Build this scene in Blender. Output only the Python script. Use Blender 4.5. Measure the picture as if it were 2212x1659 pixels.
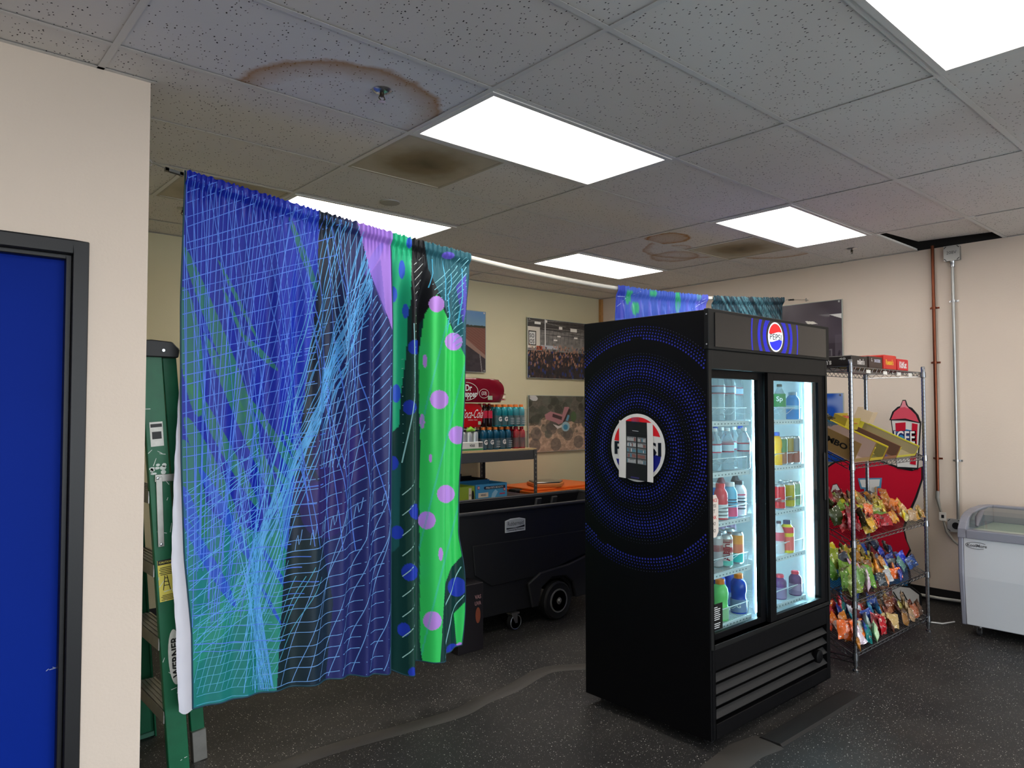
import bpy, bmesh, math, random
import numpy as np
from mathutils import Vector, Matrix

# ------------------------------------------------------------------ scene, camera, world, exposure
for _o in list(bpy.data.objects):
    bpy.data.objects.remove(_o, do_unlink=True)
SC = bpy.context.scene
COL = SC.collection
random.seed(7)
RNG = np.random.RandomState(11)
PI = math.pi

IMG_W, IMG_H = 2212.0, 1659.0
FOCAL_PX = 1554.5
CAM = np.array([-1.8198, -1.5703, 1.5198])
YAW, PITCH, ROLL = 0.848342, 0.035005, -0.001369
F_ = np.array([math.cos(YAW) * math.cos(PITCH), math.sin(YAW) * math.cos(PITCH), math.sin(PITCH)])
_r = np.array([math.sin(YAW), -math.cos(YAW), 0.0]); _u = np.cross(_r, F_)
R_ = math.cos(ROLL) * _r + math.sin(ROLL) * _u
U_ = -math.sin(ROLL) * _r + math.cos(ROLL) * _u
cd = bpy.data.cameras.new('camera')
cd.sensor_fit = 'HORIZONTAL'; cd.sensor_width = 36.0
cd.lens = 36.0 * FOCAL_PX / IMG_W
cd.clip_start = 0.05; cd.clip_end = 60
cam = bpy.data.objects.new('camera', cd); COL.objects.link(cam)
cam.matrix_world = Matrix(((R_[0], U_[0], -F_[0], CAM[0]), (R_[1], U_[1], -F_[1], CAM[1]), (R_[2], U_[2], -F_[2], CAM[2]), (0, 0, 0, 1)))
SC.camera = cam

SKY_STRENGTH = 5.0            # overcast daylight, enters by the shop window added behind the camera
wd = bpy.data.worlds.new('world'); SC.world = wd; wd.use_nodes = True
wd.node_tree.nodes['Background'].inputs[0].default_value = (0.87, 0.92, 1.0, 1)
wd.node_tree.nodes['Background'].inputs[1].default_value = SKY_STRENGTH
SC.view_settings.view_transform = 'Standard'
SC.view_settings.look = 'None'
SC.view_settings.gamma = 1.0
SC.view_settings.use_curve_mapping = False
SC.view_settings.exposure = 0.5
PANEL_STRENGTH = 6.5          # the ceiling troffers
LED_STRENGTH = 75.0           # the cooler's tubes

CEIL = 2.80
XR, YB, YL, XA = 4.50, 4.03, 1.45, -1.044     # right wall, back wall, left (door) wall, alcove side wall
XW, YN = -4.6, -5.2                            # walls behind the camera
G2 = 0.6096

def at(px, py, axis, v):
    """the point of the plane (axis = v) that stands at this place of the 2212 x 1659 frame"""
    d = F_ + R_ * (px - IMG_W / 2) / FOCAL_PX - U_ * (py - IMG_H / 2) / FOCAL_PX
    t = (v - CAM[axis]) / d[axis]
    return CAM + t * d
def pix(X, Y, Z):
    dx, dy, dz = X - CAM[0], Y - CAM[1], Z - CAM[2]
    zz = dx * F_[0] + dy * F_[1] + dz * F_[2]
    return (IMG_W / 2 + FOCAL_PX * (dx * R_[0] + dy * R_[1] + dz * R_[2]) / zz,
            IMG_H / 2 - FOCAL_PX * (dx * U_[0] + dy * U_[1] + dz * U_[2]) / zz)

# ------------------------------------------------------------------ colours and materials
def s2l(c):
    c = np.asarray(c, float) / 255.0
    return np.where(c <= 0.04045, c / 12.92, ((c + 0.055) / 1.055) ** 2.4)
def L(*c):
    a = s2l(c[:3]); return (float(a[0]), float(a[1]), float(a[2]), 1.0)

MATS = {}
def nodes(name):
    m = bpy.data.materials.new(name); m.use_nodes = True
    nt = m.node_tree
    return m, nt, nt.nodes['Principled BSDF']
def mat(name, rgb, rough=0.5, metal=0.0, spec=0.5, noise=0.0, nscale=30.0, bump=0.0, bscale=200.0, coat=0.0, trans=0.0, ior=1.45, emit=None, estr=0.0, alpha=1.0, sheen=0.0):
    if name in MATS: return MATS[name]
    m, nt, b = nodes(name); N = nt.nodes; K = nt.links
    c = L(*rgb)
    b.inputs['Base Color'].default_value = c
    b.inputs['Roughness'].default_value = rough
    b.inputs['Metallic'].default_value = metal
    b.inputs['Specular IOR Level'].default_value = spec
    b.inputs['Coat Weight'].default_value = coat
    b.inputs['Transmission Weight'].default_value = trans
    b.inputs['IOR'].default_value = ior
    b.inputs['Alpha'].default_value = alpha
    b.inputs['Sheen Weight'].default_value = sheen
    if emit:
        b.inputs['Emission Color'].default_value = L(*emit); b.inputs['Emission Strength'].default_value = estr
    tc = None
    if noise or bump:
        tc = N.new('ShaderNodeTexCoord')
    if noise:
        n = N.new('ShaderNodeTexNoise'); n.inputs['Scale'].default_value = nscale; n.inputs['Detail'].default_value = 4
        K.new(tc.outputs['Object'], n.inputs['Vector'])
        h = N.new('ShaderNodeMix'); h.data_type = 'RGBA'
        h.inputs['A'].default_value = tuple(x * (1 - noise) for x in c[:3]) + (1,)
        h.inputs['B'].default_value = tuple(min(1, x * (1 + noise)) for x in c[:3]) + (1,)
        K.new(n.outputs['Fac'], h.inputs['Factor']); K.new(h.outputs['Result'], b.inputs['Base Color'])
    if bump:
        n2 = N.new('ShaderNodeTexNoise'); n2.inputs['Scale'].default_value = bscale; n2.inputs['Detail'].default_value = 3
        K.new(tc.outputs['Object'], n2.inputs['Vector'])
        bp = N.new('ShaderNodeBump'); bp.inputs['Strength'].default_value = bump; bp.inputs['Distance'].default_value = 0.002
        K.new(n2.outputs['Fac'], bp.inputs['Height']); K.new(bp.outputs['Normal'], b.inputs['Normal'])
    MATS[name] = m
    return m
def print_mat(name, rough=0.5, spec=0.4, emit=0.0, coat=0.0, sheen=0.0):
    """flat print: colours carried by the mesh's own colour attribute"""
    if name in MATS: return MATS[name]
    m, nt, b = nodes(name)
    a = nt.nodes.new('ShaderNodeAttribute'); a.attribute_name = 'Col'
    nt.links.new(a.outputs['Color'], b.inputs['Base Color'])
    b.inputs['Roughness'].default_value = rough; b.inputs['Specular IOR Level'].default_value = spec
    b.inputs['Coat Weight'].default_value = coat; b.inputs['Sheen Weight'].default_value = sheen
    if emit:
        nt.links.new(a.outputs['Color'], b.inputs['Emission Color']); b.inputs['Emission Strength'].default_value = emit
    MATS[name] = m
    return m
def pane_mat(name, tint=(235, 245, 245), gloss=0.07, rough=0.02):
    """thin clear sheet: lets the view and the light through and mirrors a little at grazing angles"""
    if name in MATS: return MATS[name]
    m = bpy.data.materials.new(name); m.use_nodes = True; nt = m.node_tree; N = nt.nodes; K = nt.links
    N.remove(N['Principled BSDF'])
    t = N.new('ShaderNodeBsdfTransparent'); t.inputs[0].default_value = L(*tint)
    g = N.new('ShaderNodeBsdfGlossy'); g.inputs['Roughness'].default_value = rough
    lw = N.new('ShaderNodeLayerWeight'); lw.inputs['Blend'].default_value = 0.5
    pw = N.new('ShaderNodeMath'); pw.operation = 'POWER'; pw.inputs[1].default_value = 4.0; K.new(lw.outputs['Facing'], pw.inputs[0])
    ad = N.new('ShaderNodeMath'); ad.operation = 'MULTIPLY_ADD'; ad.inputs[1].default_value = 0.6; ad.inputs[2].default_value = gloss * 0.5; K.new(pw.outputs[0], ad.inputs[0])
    mx = N.new('ShaderNodeMixShader'); K.new(ad.outputs[0], mx.inputs[0]); K.new(t.outputs[0], mx.inputs[1]); K.new(g.outputs[0], mx.inputs[2])
    K.new(mx.outputs[0], N['Material Output'].inputs['Surface'])
    MATS[name] = m
    return m

# ------------------------------------------------------------------ mesh builder
TEXT_CACHE = {}
def text_tris(s, bold=0.0):
    key = (s, bold)
    if key not in TEXT_CACHE:
        cu = bpy.data.curves.new('lettering', 'FONT'); cu.body = s; cu.size = 1.0; cu.offset = bold; cu.resolution_u = 3
        cu.fill_mode = 'FRONT'
        ob = bpy.data.objects.new('lettering', cu)
        me = ob.to_mesh()
        vs = [tuple(v.co[:2]) for v in me.vertices]; fs = [tuple(p.vertices) for p in me.polygons]
        ob.to_mesh_clear(); bpy.data.objects.remove(ob); bpy.data.curves.remove(cu)
        if vs:
            xs = [v[0] for v in vs]; ys = [v[1] for v in vs]
            box = (min(xs), max(xs), min(ys), max(ys))
        else: box = (0, 1, 0, 1)
        TEXT_CACHE[key] = (vs, fs, box)
    return TEXT_CACHE[key]

FINE = {'paint_splatter', 'keyhole_slots', 'small_print', 'price_strip', 'slots', 'barcode', 'cover_slots', 'price_tags', 'paint_scuff', 'printed_strings', 'corner_collars', 'wire_deck', 'picture'}   # specks too small to pick apart
class MB:
    def __init__(self): self.v = []; self.f = []; self.mi = []; self.c = {}; self.k = 0; self.cur = None
    def slot(self, k): self.k = k; return self
    def col(self, c): self.cur = c; return self
    def addv(self, p):
        self.v.append(tuple(float(x) for x in p))
        if self.cur is not None: self.c[len(self.v) - 1] = self.cur
        return len(self.v) - 1
    def face(self, ids): self.f.append(tuple(ids)); self.mi.append(self.k)
    def poly(self, pts): self.face([self.addv(p) for p in pts])
    def box(self, x0, x1, y0, y1, z0, z1):
        i = [self.addv(p) for p in ((x0, y0, z0), (x1, y0, z0), (x1, y1, z0), (x0, y1, z0), (x0, y0, z1), (x1, y0, z1), (x1, y1, z1), (x0, y1, z1))]
        for q in ((0, 3, 2, 1), (4, 5, 6, 7), (0, 1, 5, 4), (1, 2, 6, 5), (2, 3, 7, 6), (3, 0, 4, 7)): self.face([i[a] for a in q])
        return self
    def bar(self, p0, p1, w, h, up=(0, 0, 1)):
        """rectangular bar from p0 to p1, w across and h along the up direction"""
        p0, p1, up = Vector(p0), Vector(p1), Vector(up)
        d = (p1 - p0).normalized(); s = d.cross(up)
        if s.length < 1e-5: s = d.cross(Vector((1, 0, 0)))
        s.normalize(); u = s.cross(d).normalized()
        i = [self.addv(p + s * a * w / 2 + u * b * h / 2) for p in (p0, p1) for a, b in ((-1, -1), (1, -1), (1, 1), (-1, 1))]
        for q in ((3, 2, 1, 0), (4, 5, 6, 7), (0, 1, 5, 4), (1, 2, 6, 5), (2, 3, 7, 6), (3, 0, 4, 7)): self.face([i[a] for a in q])
        return self
    def tube(self, pts, r, n=8, cap=True):
        pts = [Vector(p) for p in pts]; rs = r if isinstance(r, (list, tuple)) else [r] * len(pts)
        rings = []; pu = None
        for k, p in enumerate(pts):
            d = (pts[min(k + 1, len(pts) - 1)] - pts[max(k - 1, 0)]).normalized()
            if pu is None:
                pu = Vector((0, 0, 1)) if abs(d.z) < 0.9 else Vector((1, 0, 0))
            s = d.cross(pu).normalized(); u = s.cross(d).normalized(); pu = u
            rings.append([self.addv(p + (s * math.cos(2 * PI * j / n) + u * math.sin(2 * PI * j / n)) * rs[k]) for j in range(n)])
        for a, b in zip(rings, rings[1:]):
            for j in range(n): self.face((a[j], a[(j + 1) % n], b[(j + 1) % n], b[j]))
        if cap: self.face(rings[0][::-1]); self.face(rings[-1])
        return self
    def cyl(self, p0, p1, r, n=12): return self.tube([p0, p1], r, n)
    def lathe(self, prof, c=(0, 0, 0), n=16, axis='z', squash=1.0):
        rings = []
        for r, h in prof:
            ring = []
            for j in range(n):
                a = 2 * PI * j / n; x, y = r * math.cos(a), r * math.sin(a) * squash
                p = (x, y, h) if axis == 'z' else ((h, x, y) if axis == 'x' else (x, h, y))
                ring.append(self.addv((c[0] + p[0], c[1] + p[1], c[2] + p[2])))
            rings.append(ring)
        for a, b in zip(rings, rings[1:]):
            for j in range(n): self.face((a[j], a[(j + 1) % n], b[(j + 1) % n], b[j]))
        if prof[0][0] > 1e-5: self.face(rings[0][::-1])
        if prof[-1][0] > 1e-5: self.face(rings[-1])
        return self
    def prism(self, poly, axis, a0, a1):
        """2-D outline pushed along an axis: x -> (y,z), y -> (x,z), z -> (x,y)"""
        def P(p, a): return {'x': (a, p[0], p[1]), 'y': (p[0], a, p[1]), 'z': (p[0], p[1], a)}[axis]
        A = [self.addv(P(p, a0)) for p in poly]; B = [self.addv(P(p, a1)) for p in poly]
        self.face(A[::-1]); self.face(B); n = len(poly)
        for j in range(n): self.face((A[j], A[(j + 1) % n], B[(j + 1) % n], B[j]))
        return self
    def disc(self, c, ex, ey, r, n=16, r2=None):
        c, ex, ey = Vector(c), Vector(ex), Vector(ey)
        self.poly([c + ex * r * math.cos(2 * PI * j / n) + ey * (r2 or r) * math.sin(2 * PI * j / n) for j in range(n)])
        return self
    def text(self, s, origin, ex, ey, width=None, height=None, bold=0.0, shear=0.0, align='c'):
        """flat lettering fitted to a width (and/or a height), centred on origin"""
        vs, fs, (x0, x1, y0, y1) = text_tris(s, bold)
        w0, h0 = max(x1 - x0, 1e-6), max(y1 - y0, 1e-6)
        sx = (width / w0) if width else (height / h0); sy = (height / h0) if height else sx
        o, ex, ey = Vector(origin), Vector(ex), Vector(ey)
        base = len(self.v)
        for x, y in vs:
            X = (x - (x0 + x1) / 2) * sx + (y - (y0 + y1) / 2) * sy * shear; Y = (y - (y0 + y1) / 2) * sy
            self.addv(o + ex * X + ey * Y)
        for f in fs: self.face([base + i for i in f])
        return self
    def build(self, name, mats, parent=None, smooth=None, bevel=0.0, at_=None, seg=1):
        me = bpy.data.meshes.new(name)
        base = np.zeros(3)
        if parent is not None:
            p = parent
            while p is not None: base = base + np.array(p.location); p = p.parent
        elif at_ is not None: base = np.array(at_, float)
        V = [tuple(np.array(p) - base) for p in self.v] if base.any() else self.v
        me.from_pydata(V, [], self.f)
        if not isinstance(mats, (list, tuple)): mats = [mats]
        for m in mats: me.materials.append(m)
        if len(mats) > 1: me.polygons.foreach_set('material_index', self.mi)
        if self.c:
            ca = me.color_attributes.new('Col', 'FLOAT_COLOR', 'POINT')
            arr = np.ones((len(self.v), 4), np.float32)
            for i, c in self.c.items(): arr[i] = c
            ca.data.foreach_set('color', arr.ravel())
        if bevel or smooth is not None:
            bm = bmesh.new(); bm.from_mesh(me)
            if bevel:
                bmesh.ops.remove_doubles(bm, verts=bm.verts, dist=1e-6)
                es = [e for e in bm.edges if len(e.link_faces) == 2 and e.calc_face_angle(0) > 0.5]
                bmesh.ops.bevel(bm, geom=es, offset=bevel, segments=seg, affect='EDGES', profile=0.6, clamp_overlap=True)
            if smooth is not None:
                for f in bm.faces: f.smooth = True
                for e in bm.edges:
                    if len(e.link_faces) == 2 and e.calc_face_angle(0) > smooth: e.smooth = False
            bm.to_mesh(me); bm.free()
        me.update()
        o = bpy.data.objects.new(name, me); COL.objects.link(o)
        if name in FINE: o['kind'] = 'stuff'
        if parent is not None: o.parent = parent
        elif at_ is not None: o.location = at_
        return o

def thing(name, label, cat, loc=(0, 0, 0), rotz=0.0, group=None):
    o = bpy.data.objects.new(name, None); COL.objects.link(o); o.empty_display_size = 0.05
    o.location = loc; o.rotation_euler = (0, 0, rotz)
    o['label'] = label; o['category'] = cat
    if group: o['group'] = group
    return o
def tag(o, label, cat, group=None):
    o['label'] = label; o['category'] = cat
    if group: o['group'] = group
    return o
def struct(o): o['kind'] = 'structure'; return o
def dup(root, loc, rot=None, label=None, parent=None):
    r = root.copy(); COL.objects.link(r); r.location = loc
    if rot is not None: r.rotation_euler = rot
    if label: r['label'] = label
    if parent is not None: r.parent = parent
    for ch in list(root.children):
        c = ch.copy(); COL.objects.link(c); c.parent = r
        for g in list(ch.children):
            d = g.copy(); COL.objects.link(d); d.parent = c
    return r
def grid_mesh(name, P, C, material, parent=None, smooth=True, wrap=False):
    """P (rows, cols, 3) points, C (rows, cols, 3) linear colours -> one mesh"""
    nr, nc = P.shape[:2]
    base = np.zeros(3); p = parent
    while p is not None: base = base + np.array(p.location); p = p.parent
    V = (P - base).reshape(-1, 3).astype(np.float32)
    i = np.arange(nr * nc).reshape(nr, nc)
    Q = np.stack([i[:-1, :-1], i[1:, :-1], i[1:, 1:], i[:-1, 1:]], -1).reshape(-1, 4).astype(np.int32)
    me = bpy.data.meshes.new(name)
    me.vertices.add(len(V)); me.vertices.foreach_set('co', V.ravel())
    me.loops.add(Q.size); me.loops.foreach_set('vertex_index', Q.ravel())
    me.polygons.add(len(Q)); me.polygons.foreach_set('loop_start', np.arange(0, Q.size, 4, dtype=np.int32))
    me.polygons.foreach_set('use_smooth', np.full(len(Q), smooth))
    me.materials.append(material)
    if C is not None:
        ca = me.color_attributes.new('Col', 'FLOAT_COLOR', 'POINT')
        A = np.ones((nr * nc, 4), np.float32); A[:, :3] = C.reshape(-1, 3); ca.data.foreach_set('color', A.ravel())
    me.update(calc_edges=True); me.validate()
    o = bpy.data.objects.new(name, me); COL.objects.link(o)
    if parent is not None: o.parent = parent
    return o

# ------------------------------------------------------------------ surface materials
def floor_material():
    m, nt, b = nodes('flecked rubber'); N = nt.nodes; K = nt.links
    geo = N.new('ShaderNodeNewGeometry')
    base = N.new('ShaderNodeTexNoise'); base.inputs['Scale'].default_value = 2.2; base.inputs['Detail'].default_value = 5
    K.new(geo.outputs['Position'], base.inputs['Vector'])
    ramp = N.new('ShaderNodeValToRGB'); ramp.color_ramp.elements[0].color = L(30, 30, 31); ramp.color_ramp.elements[1].color = L(54, 52, 50)
    ramp.color_ramp.elements[0].position = 0.3; ramp.color_ramp.elements[1].position = 0.75
    K.new(base.outputs['Fac'], ramp.inputs['Fac'])
    prev = ramp.outputs['Color']
    for sc, thr, keep, colr in ((76.0, 0.15, 0.54, (232, 228, 218)), (140.0, 0.17, 0.5, (176, 172, 164))):
        v = N.new('ShaderNodeTexVoronoi'); v.inputs['Scale'].default_value = sc; K.new(geo.outputs['Position'], v.inputs['Vector'])
        lt = N.new('ShaderNodeMath'); lt.operation = 'LESS_THAN'; lt.inputs[1].default_value = thr; K.new(v.outputs['Distance'], lt.inputs[0])
        sep = N.new('ShaderNodeSeparateColor'); K.new(v.outputs['Color'], sep.inputs[0])
        gt = N.new('ShaderNodeMath'); gt.operation = 'GREATER_THAN'; gt.inputs[1].default_value = keep; K.new(sep.outputs[0], gt.inputs[0])
        mu = N.new('ShaderNodeMath'); mu.operation = 'MULTIPLY'; K.new(lt.outputs[0], mu.inputs[0]); K.new(gt.outputs[0], mu.inputs[1])
        mx = N.new('ShaderNodeMix'); mx.data_type = 'RGBA'; K.new(mu.outputs[0], mx.inputs['Factor']); K.new(prev, mx.inputs['A']); mx.inputs['B'].default_value = L(*colr)
        prev = mx.outputs['Result']
    K.new(prev, b.inputs['Base Color'])
    b.inputs['Roughness'].default_value = 0.55; b.inputs['Specular IOR Level'].default_value = 0.35
    nb = N.new('ShaderNodeTexNoise'); nb.inputs['Scale'].default_value = 260; K.new(geo.outputs['Position'], nb.inputs['Vector'])
    bp = N.new('ShaderNodeBump'); bp.inputs['Strength'].default_value = 0.25; bp.inputs['Distance'].default_value = 0.002
    K.new(nb.outputs['Fac'], bp.inputs['Height']); K.new(bp.outputs['Normal'], b.inputs['Normal'])
    return m

def wall_material(name, rgb):
    m, nt, b = nodes(name); N = nt.nodes; K = nt.links
    geo = N.new('ShaderNodeNewGeometry')
    n = N.new('ShaderNodeTexNoise'); n.inputs['Scale'].default_value = 1.3; n.inputs['Detail'].default_value = 5; K.new(geo.outputs['Position'], n.inputs['Vector'])
    c = s2l(rgb)
    mx = N.new('ShaderNodeMix'); mx.data_type = 'RGBA'; K.new(n.outputs['Fac'], mx.inputs['Factor'])
    mx.inputs['A'].default_value = tuple(c * 0.93) + (1,); mx.inputs['B'].default_value = tuple(np.minimum(1, c * 1.06)) + (1,)
    K.new(mx.outputs['Result'], b.inputs['Base Color'])
    b.inputs['Roughness'].default_value = 0.62; b.inputs['Specular IOR Level'].default_value = 0.3
    n2 = N.new('ShaderNodeTexNoise'); n2.inputs['Scale'].default_value = 95; n2.inputs['Detail'].default_value = 3; K.new(geo.outputs['Position'], n2.inputs['Vector'])
    bp = N.new('ShaderNodeBump'); bp.inputs['Strength'].default_value = 0.22; bp.inputs['Distance'].default_value = 0.003
    K.new(n2.outputs['Fac'], bp.inputs['Height']); K.new(bp.outputs['Normal'], b.inputs['Normal'])
    return m

def tile_material(name, stains=(), tint=(226, 224, 222)):
    """mineral fibre tile with pin holes; stains = (x, y, radius, ring width, strength)"""
    m, nt, b = nodes(name); N = nt.nodes; K = nt.links
    geo = N.new('ShaderNodeNewGeometry')
    c = s2l(tint)
    n = N.new('ShaderNodeTexNoise'); n.inputs['Scale'].default_value = 1.1; n.inputs['Detail'].default_value = 3; K.new(geo.outputs['Position'], n.inputs['Vector'])
    mx = N.new('ShaderNodeMix'); mx.data_type = 'RGBA'; K.new(n.outputs['Fac'], mx.inputs['Factor'])
    mx.inputs['A'].default_value = tuple(c * 0.9) + (1,); mx.inputs['B'].default_value = tuple(c * 1.06) + (1,)
    prev = mx.outputs['Result']
    mp = N.new('ShaderNodeMapping'); mp.inputs['Scale'].default_value = (1.0, 0.72, 1.0); mp.inputs['Rotation'].default_value = (0, 0, 0.5); K.new(geo.outputs['Position'], mp.inputs['Vector'])
    wob = N.new('ShaderNodeTexNoise'); wob.inputs['Scale'].default_value = 60; K.new(mp.outputs['Vector'], wob.inputs['Vector'])
    wm = N.new('ShaderNodeVectorMath'); wm.operation = 'MULTIPLY_ADD'; wm.inputs[1].default_value = (0.012, 0.012, 0.012)
    K.new(wob.outputs['Color'], wm.inputs[0]); K.new(mp.outputs['Vector'], wm.inputs[2])
    v = N.new('ShaderNodeTexVoronoi'); v.inputs['Scale'].default_value = 78; K.new(wm.outputs[0], v.inputs['Vector'])
    lt = N.new('ShaderNodeMath'); lt.operation = 'LESS_THAN'; lt.inputs[1].default_value = 0.2; K.new(v.outputs['Distance'], lt.inputs[0])
    sep = N.new('ShaderNodeSeparateColor'); K.new(v.outputs['Color'], sep.inputs[0])
    gt = N.new('ShaderNodeMath'); gt.operation = 'GREATER_THAN'; gt.inputs[1].default_value = 0.45; K.new(sep.outputs[0], gt.inputs[0])
    mu = N.new('ShaderNodeMath'); mu.operation = 'MULTIPLY'; K.new(lt.outputs[0], mu.inputs[0]); K.new(gt.outputs[0], mu.inputs[1])
    hole = N.new('ShaderNodeMix'); hole.data_type = 'RGBA'; K.new(mu.outputs[0], hole.inputs['Factor']); K.new(prev, hole.inputs['A']); hole.inputs['B'].default_value = L(48, 47, 46)
    prev = hole.outputs['Result']
    for (sx, sy, rad, wid, stg, fill) in stains:
        ns = N.new('ShaderNodeTexNoise'); ns.inputs['Scale'].default_value = 9; ns.inputs['Detail'].default_value = 9; ns.inputs['Roughness'].default_value = 0.68; K.new(geo.outputs['Position'], ns.inputs['Vector'])
        off = N.new('ShaderNodeVectorMath'); off.operation = 'MULTIPLY_ADD'; off.inputs[1].default_value = (0.10, 0.10, 0.0); K.new(ns.outputs['Color'], off.inputs[0]); K.new(geo.outputs['Position'], off.inputs[2])
        ds = N.new('ShaderNodeVectorMath'); ds.operation = 'DISTANCE'; ds.inputs[1].default_value = (sx + 0.05, sy + 0.05, CEIL + 0.006); K.new(off.outputs[0], ds.inputs[0])
        rp = N.new('ShaderNodeValToRGB'); e = rp.color_ramp.elements
        mr = N.new('ShaderNodeMath'); mr.operation = 'DIVIDE'; mr.inputs[1].default_value = rad * 1.25; K.new(ds.outputs['Value'], mr.inputs[0])
        e[0].position = 0.0; e[0].color = (fill, fill, fill, 1); e[1].position = 0.8 - wid * 1.3; e[1].color = (fill, fill, fill, 1)
        for pos, val in ((0.8 - wid * 0.45, stg * 0.55), (0.8 - wid * 0.05, stg), (0.8 + wid * 0.22, 0.0)):
            x = e.new(pos); x.color = (val, val, val, 1)
        K.new(mr.outputs[0], rp.inputs['Fac'])
        sm = N.new('ShaderNodeMix'); sm.data_type = 'RGBA'; K.new(rp.outputs['Color'], sm.inputs['Factor']); K.new(prev, sm.inputs['A']); sm.inputs['B'].default_value = L(166, 112, 22)
        prev = sm.outputs['Result']
    K.new(prev, b.inputs['Base Color'])
    b.inputs['Roughness'].default_value = 0.9; b.inputs['Specular IOR Level'].default_value = 0.1
    bp = N.new('ShaderNodeBump'); bp.inputs['Strength'].default_value = 0.4; bp.inputs['Distance'].default_value = -0.003
    K.new(mu.outputs[0], bp.inputs['Height']); K.new(bp.outputs['Normal'], b.inputs['Normal'])
    return m

M_floor = floor_material()
M_wall = wall_material('warm white wall paint', (226, 211, 196))
M_wall_back = wall_material('wall paint with yellow light cast', (214, 206, 172))  # same paint as the other walls, yellower cast of the light put into it
M_tile = tile_material('ceiling tile')
M_black = mat('black paint', (20, 20, 22), 0.4)
M_rubber = mat('black rubber', (22, 22, 23), 0.65)
M_steel = mat('bright steel', (190, 192, 195), 0.3, 1.0)
M_chrome = mat('chrome wire', (138, 140, 143), 0.25, 1.0)
M_white = mat('white plastic', (232, 230, 224), 0.4)
M_grid = mat('ceiling grid enamel', (215, 215, 214), 0.5)

# ------------------------------------------------------------------ the room shell
struct(MB().box(XW, XR, YN, YB, -0.06, 0.0).build('floor', M_floor))
struct(MB().box(XR, XR + 0.12, YN, YB + 0.12, 0, CEIL + 0.003).build('wall_right', M_wall))
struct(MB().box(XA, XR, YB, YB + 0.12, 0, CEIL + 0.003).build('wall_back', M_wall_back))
DX0, DX1, DTOP = -2.22, -1.246, 2.137            # outer size of the door frame
w = MB(); w.box(XW, DX0, YL, YL + 0.14, 0, CEIL + 0.003).box(DX1, XA, YL, YL + 0.14, 0, CEIL + 0.003).box(DX0, DX1, YL, YL + 0.14, DTOP, CEIL + 0.003)
struct(w.build('wall_left', M_wall))
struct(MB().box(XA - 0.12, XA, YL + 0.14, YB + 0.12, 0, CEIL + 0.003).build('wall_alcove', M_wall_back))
struct(MB().box(XW - 0.12, XW, YN, YL + 0.14, 0, CEIL + 0.003).build('wall_west', M_wall))
WX0, WX1, WZ0, WZ1 = -4.2, 3.6, 0.12, 2.55       # unseen shop window added behind the camera to brighten the room
wn = MB().box(XW, WX0, YN - 0.12, YN, 0, CEIL + 0.003).box(WX1, XR, YN - 0.12, YN, 0, CEIL + 0.003).box(WX0, WX1, YN - 0.12, YN, 0, WZ0).box(WX0, WX1, YN - 0.12, YN, WZ1, CEIL + 0.003)
struct(wn.build('wall_near', M_wall))
M_wf = mat('added window frame', (40, 40, 42), 0.4, 0.5)
wf = MB()
for k in range(6):
    xx = WX0 + (WX1 - WX0 - 0.06) * k / 5; wf.box(xx, xx + 0.06, YN - 0.09, YN - 0.03, WZ0, WZ1)
wf.box(WX0, WX1, YN - 0.09, YN - 0.03, WZ0, WZ0 + 0.06).box(WX0, WX1, YN - 0.09, YN - 0.03, WZ1 - 0.06, WZ1)
win = struct(wf.build('added_window_1', M_wf))
for k in range(5):
    xa = WX0 + (WX1 - WX0 - 0.06) * k / 5 + 0.06; xb = WX0 + (WX1 - WX0 - 0.06) * (k + 1) / 5
    pn = MB(); pn.poly([(xa, YN - 0.06, WZ0 + 0.06), (xb, YN - 0.06, WZ0 + 0.06), (xb, YN - 0.06, WZ1 - 0.06), (xa, YN - 0.06, WZ1 - 0.06)]); pn.build('added_window_pane', pane_mat('added window glass', (240, 244, 244), 0.06), win)
ld_ = bpy.data.lights.new('added_window_portal', 'AREA'); ld_.shape = 'RECTANGLE'; ld_.size = WX1 - WX0; ld_.size_y = WZ1 - WZ0; ld_.cycles.is_portal = True
lo_ = bpy.data.objects.new('added_window_portal', ld_); COL.objects.link(lo_); lo_.location = ((WX0 + WX1) / 2, YN - 0.1, (WZ0 + WZ1) / 2); lo_.rotation_euler = (PI / 2, 0, 0)
struct(MB().box(-14, 14, -20, YN - 0.12, -0.08, -0.02).build('ground_outside', mat('pale concrete', (176, 172, 164), 0.85, noise=0.1, nscale=3)))
# blue door and its stepped black frame
d = MB().box(DX0 + 0.045, DX1 - 0.045, YL + 0.05, YL + 0.092, 0.008, DTOP - 0.045)
door = struct(d.build('door_1', mat('blue door paint', (0, 38, 142), 0.6, spec=0.12, noise=0.06, nscale=3, bump=0.05, bscale=60)))
sc = MB()
for cx, cz, ln, an in ((-1.335, 0.585, 0.022, 0.1), (-1.325, 0.592, 0.012, -0.5), (-1.345, 0.583, 0.01, 0.6)):
    sc.bar((cx, YL + 0.0495, cz), (cx + ln * math.cos(an), YL + 0.0495, cz + ln * math.sin(an)), 0.001, 0.002, (0, 0, 1))
sc.build('paint_scuff', mat('scuff', (170, 180, 200), 0.7), door)
f = MB(); fw = 0.05
for (a, b_) in ((DX1 - fw, DX1), (DX0, DX0 + fw)): f.box(a, b_, YL - 0.016, YL + 0.14, 0, DTOP)
f.box(DX0 + fw, DX1 - fw, YL - 0.016, YL + 0.14, DTOP - fw, DTOP)
f.box(DX1 - fw - 0.018, DX1 - fw, YL + 0.012, YL + 0.05, 0, DTOP - fw).box(DX0 + fw, DX0 + fw + 0.018, YL + 0.012, YL + 0.05, 0, DTOP - fw)
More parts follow.
